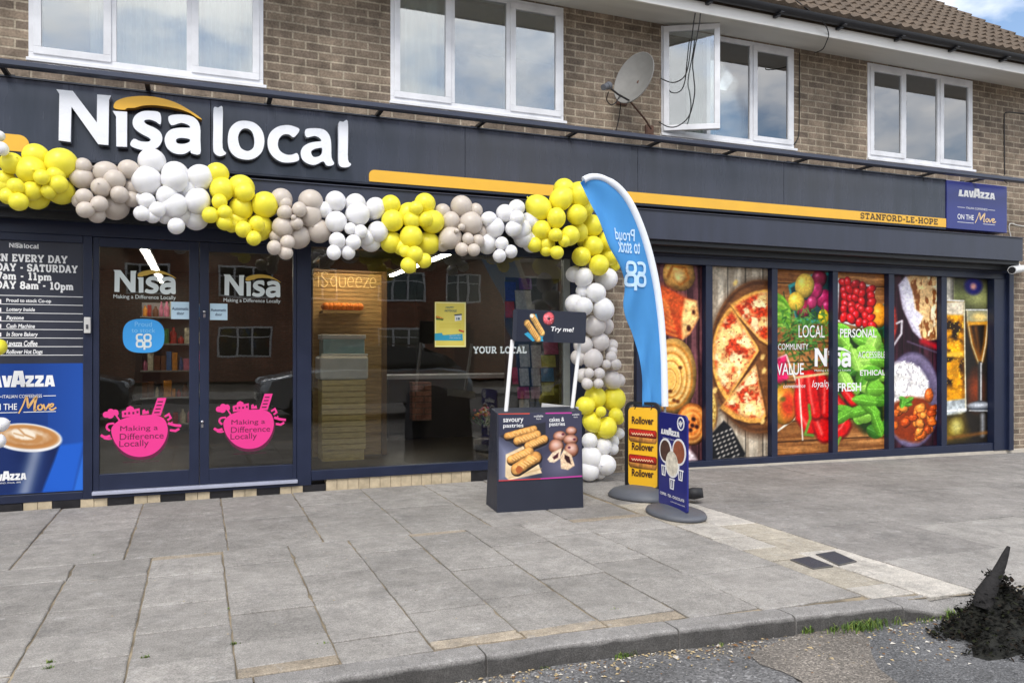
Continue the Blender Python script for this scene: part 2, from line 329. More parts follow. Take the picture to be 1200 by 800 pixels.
# ------------------------------------------------------------------ the shop's own word mark, outlines traced once and reused at every size
def _tr(pts, ox, oy, k=6.316): return [P(ox + x / k, oy + y / k, -.24) for x, y in pts]
LOGO = []   # (name, outer, holes)
_n = lambda p: _tr(p, 60, 95); _l = lambda p: _tr(p, 240, 110)
LOGO.append(('N', _n([(38, 62), (160, 74), (338, 308), (340, 100), (443, 108), (428, 142), (423, 474), (348, 468), (150, 190), (143, 452), (55, 440), (60, 95)]), []))
LOGO.append(('i', _n([(455, 222), (562, 228), (561, 488), (482, 485), (480, 262)]), []))
LOGO.append(('s', smooth_loop(_n([(806, 238), (740, 222), (670, 226), (618, 260), (602, 310), (620, 355), (670, 392), (720, 418), (736, 436), (715, 450), (660, 446), (610, 428), (585, 474), (640, 503), (720, 514), (790, 490), (822, 435), (810, 382), (768, 348), (715, 325), (690, 306), (694, 290), (730, 286), (772, 300), (810, 320)]), 3), []))
LOGO.append(('a', smooth_loop(_n([(868, 264), (935, 248), (1020, 255), (1075, 285), (1102, 340), (1104, 440), (1102, 540), (1036, 534), (1030, 515), (985, 540), (920, 538), (865, 505), (840, 450), (848, 398), (885, 360), (950, 346), (1026, 346), (1012, 325), (960, 310), (888, 327)]), 3), [smooth_loop(_n([(924, 434), (960, 421), (1022, 430), (1023, 450), (985, 465), (935, 462)]), 3)]))
LOGO_SWOOSH = smooth_loop(_n([(462, 186), (482, 150), (560, 122), (680, 112), (800, 125), (920, 160), (1020, 215), (1090, 262), (1116, 287), (1080, 272), (1030, 240), (950, 210), (850, 190), (760, 180), (680, 183), (620, 199), (562, 202), (545, 214), (495, 211), (468, 203)]), 3)
LOCAL = [('l', smooth_loop(_l([(65, 108), (98, 103), (132, 100), (132, 250), (132, 400), (158, 438), (140, 455), (110, 462), (78, 446), (62, 405), (63, 250)]), 3), []),
 ('o', smooth_loop(_l([(170, 340), (185, 260), (235, 210), (300, 200), (370, 217), (424, 272), (441, 352), (422, 430), (370, 476), (308, 488), (235, 470), (185, 418)]), 4), [smooth_loop(_l([(246, 322), (268, 270), (306, 256), (346, 277), (366, 332), (362, 392), (333, 420), (300, 421), (262, 393)]), 4)]),
 ('c', smooth_loop(_l([(702, 266), (660, 322), (625, 302), (582, 302), (550, 332), (541, 382), (560, 425), (604, 450), (645, 451), (684, 440), (697, 490), (640, 508), (570, 505), (510, 470), (472, 412), (465, 345), (485, 287), (535, 246), (600, 232), (655, 240)]), 3), []),
 ('a', smooth_loop(_l([(744, 267), (800, 255), (876, 263), (918, 300), (935, 360), (938, 470), (958, 515), (935, 532), (900, 530), (876, 500), (820, 525), (770, 520), (725, 490), (710, 440), (725, 396), (770, 366), (830, 354), (862, 350), (848, 326), (810, 312), (752, 322)]), 3), [smooth_loop(_l([(786, 432), (806, 411), (845, 401), (868, 403), (866, 440), (845, 462), (805, 467)]), 3)]),
 ('l', smooth_loop(_l([(990, 215), (1024, 208), (1058, 202), (1060, 350), (1060, 488), (1083, 520), (1065, 540), (1030, 545), (1000, 535), (988, 495), (989, 350)]), 3), [])]
LX0 = LOGO[0][1][0][0]; LX1 = max(p[0] for p in LOGO[3][1]); LZ0 = min(p[1] for p in LOGO[0][1]); LZ1 = max(p[1] for p in LOGO[0][1]); LXL = max(p[0] for p in LOCAL[-1][1])
def mini_logo(mb, fr, x0, y0, w, mi, mi_sw, z=.002, local=False):
    k = w / ((LXL if local else LX1) - LX0)
    f = lambda pts: [(x0 + (p[0] - LX0) * k, y0 + (p[1] - LZ0) * k) for p in pts]
    for nm, o, hs in LOGO + (LOCAL if local else []): mb.shape(fr, f(o), [f(q) for q in hs], z - .001, z, mi)
    mb.shape(fr, f(LOGO_SWOOSH), [], z - .001, z + .0004, mi_sw)
def coop_logo(mb, fr, cx, cy, s, mi, mirror=1, z=.002):
    r = s * .21; w = s * .13; m = mirror
    def ring(x, y, a0, a1, sq=3): return [(cx + m * (x + r * math.copysign(abs(cos(radians(a))) ** .7, cos(radians(a)))), cy + y + r * math.copysign(abs(sin(radians(a))) ** .7, sin(radians(a)))) for a in np.linspace(a0, a1, 26)]
    mb.ribbon(fr, ring(-s * .25, s * .24, 45, 315), w, mi, z); mb.ribbon(fr, ring(s * .25, s * .24, 0, 360), w, mi, z)
    mb.ribbon(fr, ring(-s * .25, -s * .24, 0, 360), w, mi, z); mb.ribbon(fr, ring(s * .25, -s * .24, 0, 360), w, mi, z)
    mb.ribbon(fr, [(cx + m * (s * .045), cy - s * .2), (cx + m * (s * .045), cy - s * .66)], w, mi, z)
def coffee_logo(mb, fr, x0, y0, w, h, mi, z=.002):
    """seven blocky capitals, the middle A standing taller"""
    u = w / 7.15; t = .34 * u
    def poly(p): mb.shape(fr, p, [], z - .001, z, mi)
    x = x0
    poly([(x, y0), (x + .95 * u, y0), (x + .98 * u, y0 + .35 * h), (x + .62 * u, y0 + .3 * h), (x + .66 * u, y0 + h), (x + .22 * u, y0 + h)]); x += 1.0 * u
    def A(x, ww, hh):
        mb.shape(fr, [(x, y0), (x + .34 * ww, y0), (x + .38 * ww, y0 + .16 * hh), (x + .62 * ww, y0 + .16 * hh), (x + .66 * ww, y0), (x + ww, y0), (x + .78 * ww, y0 + hh), (x + .22 * ww, y0 + hh)], [[(x + .43 * ww, y0 + .4 * hh), (x + .57 * ww, y0 + .4 * hh), (x + .5 * ww, y0 + .75 * hh)]], z - .001, z, mi)
    A(x, 1.0 * u, h); x += .98 * u
    poly([(x + .25 * u, y0), (x + .72 * u, y0), (x + .98 * u, y0 + h), (x + .6 * u, y0 + h), (x + .49 * u, y0 + .4 * h), (x + .36 * u, y0 + h), (x, y0 + h)]); x += .84 * u
    A(x, 1.5 * u, h * 1.42); x += 1.36 * u
    for _ in range(2):
        poly([(x, y0), (x + .9 * u, y0), (x + .9 * u, y0 + .3 * h), (x + .5 * u, y0 + .28 * h), (x + .88 * u, y0 + .72 * h), (x + .88 * u, y0 + h), (x + .05 * u, y0 + h), (x + .05 * u, y0 + .7 * h), (x + .42 * u, y0 + .72 * h), (x, y0 + .26 * h)]); x += .96 * u
    A(x, 1.04 * u, h)
def move_script(mb, fr, x0, y0, w, h, mi, z=.002):
    f = lambda p: [(x0 + a * w, y0 + b * h) for a, b in p]; t = h * .13
    mb.ribbon(fr, f([(.02, -.15), (.12, .35), (.22, .98), (.25, .6), (.27, .25), (.36, .6), (.47, .92), (.44, .5), (.43, .05), (.47, .1)]), [t * .7, t, t * 1.2, t], mi, z, 5)
    mb.ribbon(fr, f([(.58, .42), (.52, .3), (.53, .1), (.60, .08), (.64, .26), (.60, .42), (.56, .40)]), t * .8, mi, z, 4)
    mb.ribbon(fr, f([(.66, .45), (.69, .2), (.71, .06), (.77, .28), (.82, .48)]), t * .8, mi, z, 4)
    mb.ribbon(fr, f([(.82, .22), (.90, .30), (.92, .44), (.86, .44), (.82, .26), (.85, .06), (.93, .08), (1.0, .2)]), t * .8, mi, z, 4)

# ------------------------------------------------------------------ printed pictures: painted in numpy, carried by a fine coloured sheet
class Cv:
    def __init__(s, x0, y0, x1, y1, res=190, seed=1):
        s.W = max(24, int(res * (x1 - x0) / max(x1 - x0, y1 - y0))); s.H = max(24, int(res * (y1 - y0) / max(x1 - x0, y1 - y0)))
        s.ext = (x0, y0, x1, y1)
        s.x, s.y = np.meshgrid(np.linspace(x0, x1, s.W), np.linspace(y0, y1, s.H)); s.px = (x1 - x0) / s.W
        s.im = np.zeros((s.H, s.W, 3)); s.rng = np.random.RandomState(seed)
    def fill(s, c): s.im[:] = c
    def noise(s, sc, seed=0, octv=4, sx=1., sy=1.):
        r = np.random.RandomState(seed * 7 + 13); out = np.zeros_like(s.x); amp = 1.; tot = 0
        for o in range(octv):
            g = r.rand(64, 64); f = 2 ** o / sc
            u = (s.x * f * sx) % 63; v = (s.y * f * sy) % 63; i = u.astype(int); j = v.astype(int); fu = u - i; fv = v - j
            fu = fu * fu * (3 - 2 * fu); fv = fv * fv * (3 - 2 * fv); i2 = (i + 1) % 64; j2 = (j + 1) % 64
            out += amp * ((g[j, i] * (1 - fu) + g[j, i2] * fu) * (1 - fv) + (g[j2, i] * (1 - fu) + g[j2, i2] * fu) * fv); tot += amp; amp *= .5
        return out / tot
    def mix(s, m, c):
        c = np.array(c, float); m = np.clip(m, 0, 1)[..., None]; s.im = s.im * (1 - m) + (c if c.ndim == 3 else c[None, None, :]) * m
    def mul(s, m): s.im = s.im * m[..., None]
    def er(s, cx, cy, rx, ry, a=0.):
        a = radians(a); dx = s.x - cx; dy = s.y - cy; return np.sqrt(((dx * cos(a) + dy * sin(a)) / rx) ** 2 + ((-dx * sin(a) + dy * cos(a)) / ry) ** 2)
    def disc(s, cx, cy, rx, ry, c, a=0., soft=1., wob=0., seed=1):
        d = s.er(cx, cy, rx, ry, a)
        if wob: d = d + (s.noise(min(rx, ry) * .8, seed, 3) - .5) * wob
        m = np.clip((1 - d) * min(rx, ry) / (s.px * soft) + .5, 0, 1); s.mix(m, c); return m, d
    def ball(s, cx, cy, rx, ry, c, a=0., hi=.6, dark=.45, tex=0., seed=1, wob=0.):
        c = np.array(c, float); d = s.er(cx, cy, rx, ry, a)
        if wob: d = d + (s.noise(min(rx, ry) * .8, seed, 3) - .5) * wob
        m = np.clip((1 - d) * min(rx, ry) / s.px + .5, 0, 1); r_ = min(rx, ry)
        l = -((s.x - cx) / rx * .5 + (s.y - cy) / ry * .75); sh = 1.02 + l * .28 - dark * np.clip(d, 0, 1) ** 4
        if tex: sh = sh + (s.noise(r_ * .35, seed, 4) - .5) * tex
        col = c[None, None] * sh[..., None]
        hd = np.exp(-(((s.x - cx + rx * .3) / (rx * .28)) ** 2 + ((s.y - cy + ry * .35) / (ry * .22)) ** 2)); col = col + hd[..., None] * hi * 130
        s.mix(m, np.clip(col, 0, 255)); return m
    def pmask(s, pts, soft=1.):
        n = len(pts); ins = np.zeros_like(s.x, bool); dist = np.full_like(s.x, 1e9)
        for i in range(n):
            (xa, ya), (xb, yb) = pts[i], pts[(i + 1) % n]
            cond = ((ya > s.y) != (yb > s.y)); ins ^= cond & (s.x < (xb - xa) * (s.y - ya) / ((yb - ya) if yb != ya else 1e-9) + xa)
            dist = np.minimum(dist, s.segd(xa, ya, xb, yb))
        return np.clip(np.where(ins, dist, -dist) / (s.px * soft) + .5, 0, 1)
    def segd(s, xa, ya, xb, yb):
        dx, dy = xb - xa, yb - ya; t = np.clip(((s.x - xa) * dx + (s.y - ya) * dy) / (dx * dx + dy * dy + 1e-9), 0, 1); return np.hypot(s.x - xa - t * dx, s.y - ya - t * dy)
    def poly(s, pts, c, soft=1., tex=0., ts=20, seed=3):
        m = s.pmask(pts, soft)
        if tex: c = np.array(c, float)[None, None] * (1 + (s.noise(ts, seed) - .5) * tex * 2)[..., None]
        s.mix(m, c); return m
    def line(s, pts, w, c, soft=1.):
        d = np.full_like(s.x, 1e9)
        for a, b in zip(pts[:-1], pts[1:]): d = np.minimum(d, s.segd(*a, *b))
        m = np.clip((w / 2 - d) / (s.px * soft) + .5, 0, 1); s.mix(m, c); return m
    def roll(s, p, q, w, c, seed=1, cuts=6, cutc=(120, 60, 20)):
        """a baked sausage-roll shape between two points"""
        d = s.segd(*p, *q) / (w / 2); m = np.clip((1 - d) * (w / 2) / s.px + .5, 0, 1)
        nx, ny = -(q[1] - p[1]), q[0] - p[0]; ln = math.hypot(nx, ny); side = ((s.x - p[0]) * nx + (s.y - p[1]) * ny) / ln / (w / 2)
        if ny < 0: side = -side
        sh = 1.05 - .45 * np.clip(d, 0, 1) ** 3 - .25 * side + (s.noise(w * .3, seed) - .5) * .5
        s.mix(m, np.clip(np.array(c, float)[None, None] * sh[..., None], 0, 255))
        for k in range(cuts):
            t = (k + .6) / cuts; cx, cy = p[0] + (q[0] - p[0]) * t, p[1] + (q[1] - p[1]) * t; tx, ty = (q[0] - p[0]) / ln, (q[1] - p[1]) / ln
            s.line([(cx - nx / ln * w * .22 - tx * w * .1, cy - ny / ln * w * .22 - ty * w * .1), (cx + nx / ln * w * .2 + tx * w * .1, cy + ny / ln * w * .2 + ty * w * .1)], w * .09, cutc, 2)
    def wood(s, c1, c2, vert=False, plank=60, seed=5):
        n = s.noise(18, seed, 5, .12 if not vert else 1.6, 1.6 if not vert else .12); s.mix(np.ones_like(s.x), c1); s.mix(np.clip((n - .35) * 2.5, 0, 1), c2)
        co = s.y if not vert else s.x
        if plank: s.mix(np.clip(1.5 - np.abs((co % plank) - plank / 2) / s.px * .8, 0, 1) * .7, [x * .35 for x in c1])
    def sheet(s, name, fr, w, h, z, m, parent, gain=1., punch=False):
        """the picture as a mesh sheet of w x h metres whose lower left corner is the frame's origin"""
        H, W = s.H, s.W; gx, gy = np.meshgrid(np.linspace(0, w, W), np.linspace(h, 0, H)); z = np.full_like(gx, z)
        O, U, V, Nn = (np.array(q) for q in (fr.O, fr.U, fr.V, fr.N))
        co = O + gx[..., None] * U + gy[..., None] * V + z[..., None] * Nn; co = co.reshape(-1, 3); org = co[(H - 1) * W + W // 2].copy()
        i = np.arange(H * W).reshape(H, W); f = np.stack([i[1:, :-1], i[1:, 1:], i[:-1, 1:], i[:-1, :-1]], -1).reshape(-1, 4)
        me = bpy.data.meshes.new(name); me.vertices.add(H * W); me.vertices.foreach_set('co', (co - org).ravel()); me.loops.add(f.size); me.loops.foreach_set('vertex_index', f.ravel())
        me.polygons.add(len(f)); me.polygons.foreach_set('loop_start', np.arange(0, f.size, 4)); me.update(calc_edges=True)
        im = s.im; gy_ = im.mean(-1, keepdims=True); im = gy_ + (im - gy_) * 1.18; im = ((im - 128) * 1.10 + 134) * (1 + .30 * (s.noise(s.px * 3.2, 91, 2) - .5) + .28 * (s.noise(s.px * 12, 92, 3) - .5))[..., None] if punch else s.im; c = np.clip(im, 0, 255).reshape(-1, 3) / 255; lin = np.where(c <= .04045, c / 12.92, ((c + .055) / 1.055) ** 2.4) * gain
        at = me.color_attributes.new('ink', 'FLOAT_COLOR', 'POINT'); at.data.foreach_set('color', np.concatenate([lin, np.ones((len(lin), 1))], 1).ravel().astype(np.float32))
        me.materials.append(m); o = bpy.data.objects.new(name, me); C.objects.link(o); return place(o, tuple(org), parent)

# ================================================================== THE SETTING: ground, road, pavement, kerb
def attr_mat(name, rough=.85, fine=90., fvar=.18, big=1.4, bvar=.16, bump=.35, spots=True):
    m = bpy.data.materials.new(name); m.use_nodes = True; t = m.node_tree; b = t.nodes['Principled BSDF']; l = t.links.new
    a = t.nodes.new('ShaderNodeVertexColor'); a.layer_name = 'tone'; geo = t.nodes.new('ShaderNodeNewGeometry')
    def nz(sc, det, ro=.6):
        n = t.nodes.new('ShaderNodeTexNoise'); n.inputs['Scale'].default_value = sc; n.inputs['Detail'].default_value = det; n.inputs['Roughness'].default_value = ro; l(geo.outputs['Position'], n.inputs['Vector']); return n.outputs['Fac']
    def mr(src, lo, hi, a0=.3, a1=.7):
        q = t.nodes.new('ShaderNodeMapRange'); q.inputs['From Min'].default_value = a0; q.inputs['From Max'].default_value = a1; q.inputs['To Min'].default_value = lo; q.inputs['To Max'].default_value = hi; l(src, q.inputs['Value']); return q.outputs['Result']
    def mul(x, y):
        q = t.nodes.new('ShaderNodeMath'); q.operation = 'MULTIPLY'; l(x, q.inputs[0]); l(y, q.inputs[1]); return q.outputs[0]
    fn = nz(fine, 4, .7)
    f = mul(mul(mul(mr(fn, 1 - fvar, 1 + fvar), mr(nz(big, 6), 1 - bvar, 1 + bvar)), mr(nz(9, 7, .75), .76, 1.22)), mr(nz(38, 4, .7), .86, 1.13))
    vs = t.nodes.new('ShaderNodeVectorMath'); vs.operation = 'SCALE'; l(a.outputs['Color'], vs.inputs[0]); l(f, vs.inputs['Scale']); col = vs.outputs[0]
    if spots:   # trodden-in gum and pale scuffs
        vo = t.nodes.new('ShaderNodeTexVoronoi'); vo.inputs['Scale'].default_value = 3.6; l(geo.outputs['Position'], vo.inputs['Vector'])
        wnn = nz(30, 2); ad = t.nodes.new('ShaderNodeMath'); ad.operation = 'MULTIPLY_ADD'; ad.inputs[1].default_value = .05; l(wnn, ad.inputs[0]); l(vo.outputs['Distance'], ad.inputs[2])
        g = mr(ad.outputs[0], .35, 0, .05, .075)
        mxx = t.nodes.new('ShaderNodeMix'); mxx.data_type = 'RGBA'; l(g, mxx.inputs['Factor']); l(col, mxx.inputs['A']); mxx.inputs['B'].default_value = (.52, .51, .5, 1)
        sc = mr(nz(5.5, 9, .8), 0, .7, .56, .70); m2 = t.nodes.new('ShaderNodeMix'); m2.data_type = 'RGBA'; l(sc, m2.inputs['Factor']); l(mxx.outputs['Result'], m2.inputs['A']); m2.inputs['B'].default_value = (.47, .455, .44, 1)
        dk = mr(nz(2.6, 9, .76), 0, .65, .54, .70); m3 = t.nodes.new('ShaderNodeMix'); m3.data_type = 'RGBA'; l(dk, m3.inputs['Factor']); l(m2.outputs['Result'], m3.inputs['A']); m3.inputs['B'].default_value = (.15, .145, .14, 1); col = m3.outputs['Result']
    l(col, b.inputs['Base Color']); b.inputs['Roughness'].default_value = rough; b.inputs['Specular IOR Level'].default_value = .25
    bp = t.nodes.new('ShaderNodeBump'); bp.inputs['Strength'].default_value = bump; bp.inputs['Distance'].default_value = .006; l(fn, bp.inputs['Height']); l(bp.outputs['Normal'], b.inputs['Normal'])
    MATS[name] = m; return m

def zg(x): return -.014 * max(0., x - 3.2)           # the pavement falls gently to the right
KF = [(-9, -4.06), (-6, -4.10), (-2, -4.13), (.5, -4.155), (1.5, -4.17), (2.05, -4.205), (2.7, -4.265), (3.35, -4.335), (4.2, -4.45), (6, -4.8), (9, -5.5), (14, -6.6)]
def kf(x):
    for (a, b), (c, d) in zip(KF[:-1], KF[1:]):
        if a <= x <= c: return b + (d - b) * (x - a) / (c - a)
    return KF[-1][1] if x > 0 else KF[0][1]
def kdrop(x): return 1.0 if x < 3.25 else max(.18, 1 - (x - 3.25) / .35 * .82)
ROAD_Z = -.09

# slabs: one mesh, each slab its own little box with its own tone
class Slabs(MB):
    def __init__(s): super().__init__(); s.tone = []
    def slab(s, x0, x1, y0, y1, tone, g=.0045, th=.02):
        """one slab with slightly worn, wandering edges and a rounded arris"""
        dz = R.uniform(-.003, .003); tx, ty = R.uniform(-.003, .003) / max(.6, x1 - x0), R.uniform(-.003, .003) / max(.6, y1 - y0); cx, cy = (x0 + x1) / 2, (y0 + y1) / 2; e = .006
        cs = [(x0 + g, y0 + g), (x1 - g, y0 + g), (x1 - g, y1 - g), (x0 + g, y1 - g)]; out = []
        for (a, b), (c, d) in zip(cs, cs[1:] + cs[:1]):
            n = max(3, int(math.hypot(c - a, d - b) / .07))
            for k in range(n):
                t = k / n; q = R.gauss(0, .0018) - (R.uniform(.004, .012) if R.random() < .05 else 0); L2 = math.hypot(c - a, d - b); out.append((a + (c - a) * t + (d - b) / L2 * q, b + (d - b) * t - (c - a) / L2 * q))
        zf = lambda x, y: zg(x) + dz + (x - cx) * tx + (y - cy) * ty
        sgn = lambda v_: 1 if v_ > 0 else -1
        inn = [(x + e * sgn(cx - x) * (abs(x - cx) > (x1 - x0) / 2 - g - .02), y + e * sgn(cy - y) * (abs(y - cy) > (y1 - y0) / 2 - g - .02)) for x, y in out]
        m = len(out); n0 = len(s.v)
        s.add([(x, y, zf(x, y)) for x, y in inn] + [(x, y, zf(x, y) - .004) for x, y in out] + [(x, y, zf(x, y) - th) for x, y in out],
              [tuple(range(m))] + [(m + i, m + (i + 1) % m, (i + 1) % m, i) for i in range(m)] + [(2 * m + i, 2 * m + (i + 1) % m, m + (i + 1) % m, m + i) for i in range(m)])
        s.tone += [tone] * (len(s.v) - n0)
    def finish(s, o):
        at = o.data.color_attributes.new('tone', 'FLOAT_COLOR', 'POINT'); a = np.ones((len(s.tone), 4), np.float32); a[:, :3] = s.tone; at.data.foreach_set('color', a.ravel()); return o
sl = Slabs()
def tone(c, v=.13):
    k = 1 + R.uniform(-v, v); return [x * k for x in s2l(c)]
GREY = (148, 144, 139); PALE = (184, 178, 169); SAND = (162, 150, 133); DARKG = (138, 134, 130)
YA = -1.93
# inner band, long slabs against the shop
xa = [-7 + .6 * i for i in range(0, 18)]; xa = [x - .02 for x in xa if x < 3.2]
for i, x in enumerate(xa):
    x1 = min(x + .6, 3.22); 
    if x1 - x < .15: continue
    cut = [-.03, -.03 - (.62 if i % 2 else .98), YA]
    if R.random() < .35: cut.insert(2, (cut[1] + YA) / 2)
    for a, b in zip(cut[:-1], cut[1:]): sl.slab(x, x1, b, a, tone(GREY))
# outer band, narrower columns with sandy infill pieces
x = -6.9; i = 0
while x < 3.2:
    w = R.uniform(.39, .43); 
    if x + w > 3.0: w = 3.22 - x
    y = YA
    if R.random() < .45: sl.slab(x, x + w, y - .085, y, tone(SAND)); y -= .085
    else: y -= R.choice((0, 0))
    first = True
    while y > -4.0:
        ln = R.choice((.36, .40, .54, .42)); y2 = y - ln
        ye = -4.02 if x < 1.2 else kf(x) + .125
        if y2 < ye + .18:
            if ye < y - .1:
                if R.random() < .55 and (y - ye) > .2: m_ = ye + .10; sl.slab(x, x + w, m_, y, tone(GREY)); sl.slab(x, x + w, ye, m_, tone(SAND))
                else: sl.slab(x, x + w, ye, y, tone(GREY))
            break
        sl.slab(x, x + w, y2, y, tone(GREY)); y = y2
    x += w; i += 1
# pale strip across the pavement, two columns, with the inspection covers let in
for (x0, x1, ys) in ((3.22, 3.52, [-1.55, -2.0, -2.4, -2.83, -3.14, -3.42, -3.72, -4.0, -4.19]), (3.52, 3.86, [-1.55, -2.05, -2.5, -2.95, -3.30, -3.75, -4.28])):
    for a, b in zip(ys[:-1], ys[1:]): sl.slab(x0, x1, b, a, tone(PALE if R.random() < .7 else (168, 160, 146), .09))
sl.slab(3.22, 3.86, -1.55, -.03, tone(GREY)); 
# forecourt to the right: big worn slabs
xs_ = [3.86, 4.9, 6.0, 7.1, 8.2, 9.3, 10.4, 11.8, 13.9]
for i in range(len(xs_) - 1):
    ys = [-.03, -.9 - (i % 2) * .35, -1.9, -2.75 - (i % 2) * .2]
    ye = kf((xs_[i] + xs_[i + 1]) / 2) + .2
    while ys[-1] - .9 > ye: ys.append(ys[-1] - .9)
    ys.append(ye)
    for a, b in zip(ys[:-1], ys[1:]):
        c = DARKG if a > -2.9 else (152, 148, 143)
        sl.slab(xs_[i], xs_[i + 1], b, a, tone(c, .04), g=.0025)
pave = sl.build('pavement', attr_mat('paving_stone', fine=150, fvar=.42, bvar=.2, bump=.7), origin=(0, 0, 0)); sl.finish(pave); tag(pave, kind='structure')

# bedding under the joints, following the fall; kerb line follows KF
mb = MB(); xs2 = [-9 + .5 * i for i in range(47)]
top = []
for xx in xs2: top += [(xx, 0, zg(xx) - .009), (xx, kf(xx) + .10, zg(xx) - .009)]
mb.add(top, [(2 * i, 2 * i + 1, 2 * i + 3, 2 * i + 2) for i in range(len(xs2) - 1)])
tag(mb.build('pavement_bedding', mat('bedding', (134, 122, 102), .95, var=.6, scale=4, bump=.5, bscale=120), origin=(0, 0, 0)), kind='structure')

# kerb stones
kb = MB(); kt = []
x = -9.0
while x < 13.5:
    ln = .92 if x < 2 else .62; xe = x + ln; n = 14; g = .004
    pr = []
    for q in range(n + 1):
        xx = x + g + (ln - 2 * g) * q / n; yf = kf(xx); d = kdrop(xx); zt = (ROAD_Z + (zg(xx) - ROAD_Z) * d) if xx > 3.2 else 0
        zb = ROAD_Z - .05; e = .022 + R.uniform(-.005, .005); zt += R.gauss(0, .0008); yf += R.gauss(0, .0012)
        pr.append([(xx, yf + .13, zb), (xx, yf + .13, zt - .002 + (0 if xx < 3.2 else zg(xx) - zt)), (xx, yf + e, zt), (xx, yf + e * .35, zt - e * .3), (xx, yf, zt - min(e, max(.004, (zt - ROAD_Z) * .6))), (xx, yf - .004, zb)])
    m = 6; vs = [p for r in pr for p in r]
    fs = [(i * m + k, (i + 1) * m + k, (i + 1) * m + k + 1, i * m + k + 1) for i in range(n) for k in range(m - 1)]
    fs = [tuple(reversed(f)) for f in fs]
    kb.add(vs, fs); kb.add(pr[0], [tuple(range(m))]); kb.add(pr[-1], [tuple(reversed(range(m)))])
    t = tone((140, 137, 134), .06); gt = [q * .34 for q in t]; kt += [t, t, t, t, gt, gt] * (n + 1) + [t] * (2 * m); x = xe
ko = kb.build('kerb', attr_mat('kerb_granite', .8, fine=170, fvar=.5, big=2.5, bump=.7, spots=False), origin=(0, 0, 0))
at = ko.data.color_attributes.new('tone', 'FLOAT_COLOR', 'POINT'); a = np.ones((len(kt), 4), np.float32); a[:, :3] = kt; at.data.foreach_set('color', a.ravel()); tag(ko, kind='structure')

# road: coarse worn tarmac with patches of different age (geometry patches 4 mm above)
def tarmac(name, c, s=1.):
    m = bpy.data.materials.new(name); m.use_nodes = True; t = m.node_tree; b = t.nodes['Principled BSDF']; l = t.links.new
    geo = t.nodes.new('ShaderNodeNewGeometry'); vo = t.nodes.new('ShaderNodeTexVoronoi'); vo.inputs['Scale'].default_value = 135 * s; l(geo.outputs['Position'], vo.inputs['Vector'])
    n = t.nodes.new('ShaderNodeTexNoise'); n.inputs['Scale'].default_value = 2.2; n.inputs['Detail'].default_value = 7; l(geo.outputs['Position'], n.inputs['Vector'])
    r = t.nodes.new('ShaderNodeValToRGB'); e = r.color_ramp.elements; lin = s2l(c)
    e[0].position = 0; e[0].color = (*[x * .45 for x in lin], 1); e[1].position = 1; e[1].color = (*[min(1, x * 2.0) for x in lin], 1)
    k = r.color_ramp.elements.new(.55); k.color = (*lin, 1); k = r.color_ramp.elements.new(.86); k.color = (*[x * 1.25 for x in lin], 1)
    sp = t.nodes.new('ShaderNodeSeparateColor'); l(vo.outputs['Color'], sp.inputs[0]); l(sp.outputs[0], r.inputs['Fac'])
    q = t.nodes.new('ShaderNodeMapRange'); q.inputs['From Min'].default_value = .3; q.inputs['From Max'].default_value = .7; q.inputs['To Min'].default_value = .7; q.inputs['To Max'].default_value = 1.3; l(n.outputs['Fac'], q.inputs['Value'])
    vs = t.nodes.new('ShaderNodeVectorMath'); vs.operation = 'SCALE'; l(r.outputs['Color'], vs.inputs[0]); l(q.outputs['Result'], vs.inputs['Scale']); l(vs.outputs[0], b.inputs['Base Color'])
    b.inputs['Roughness'].default_value = .85; bp = t.nodes.new('ShaderNodeBump'); bp.inputs['Strength'].default_value = 1; bp.inputs['Distance'].default_value = .006; l(vo.outputs['Distance'], bp.inputs['Height']); bp.invert = True; l(bp.outputs['Normal'], b.inputs['Normal'])
    MATS[name] = m; return m
mb = MB(); mb.quad((-200, -200, ROAD_Z - .012), (200, -200, ROAD_Z - .012), (200, 200, ROAD_Z - .012), (-200, 200, ROAD_Z - .012))
tag(mb.build('ground', mat('earth', (112, 106, 96), .95, var=.2, scale=.5), origin=(0, 0, 0)), kind='structure')
mb = MB(); mb.quad((-60, -14.2, ROAD_Z), (60, -14.2, ROAD_Z), (60, -3.9, ROAD_Z), (-60, -3.9, ROAD_Z))
tag(mb.build('road', tarmac('tarmac', (116, 113, 110)), origin=(0, 0, 0)), kind='structure')
mb = MB(); z = ROAD_Z + .004
fl = Fr((0, 0, z), (1, 0, 0), (0, 1, 0))
def patch(name, pts, m, k=0):
    q = MB(); f2 = Fr((0, 0, ROAD_Z + .004 + .002 * k), (1, 0, 0), (0, 1, 0)); pts = smooth_loop(pts, 3)
    q.add([f2(p[0], p[1]) for p in pts], [tuple(t) for t in tessellate_polygon([[Vector((p[0], p[1], 0)) for p in pts]])]); o = q.build(name, m, origin=(0, 0, 0))
    if o.data.polygons[0].normal.z < 0: o.data.flip_normals()
    return tag(o, kind='structure')
p_ = lambda u, v: G(u, v, ROAD_Z)
patch('road_repair', [p_(700, 772), p_(880, 770), p_(935, 800), p_(930, 830), p_(560, 840), p_(590, 800)], tarmac('tarmac_dark', (108, 107, 107), .8))
patch('road_repair', [p_(1010, 742), p_(1068, 722), p_(1150, 730), p_(1300, 790), p_(1250, 880), p_(1130, 850), p_(1030, 785)], tarmac('tarmac_old', (104, 104, 105), 1.1), 1)
patch('road_shoulder', [p_(880, 770), p_(960, 738), p_(1012, 742), p_(1030, 785), p_(1110, 850), p_(960, 860), p_(940, 800)], tarmac('tarmac_brown', (122, 115, 107), 1.0), 2)
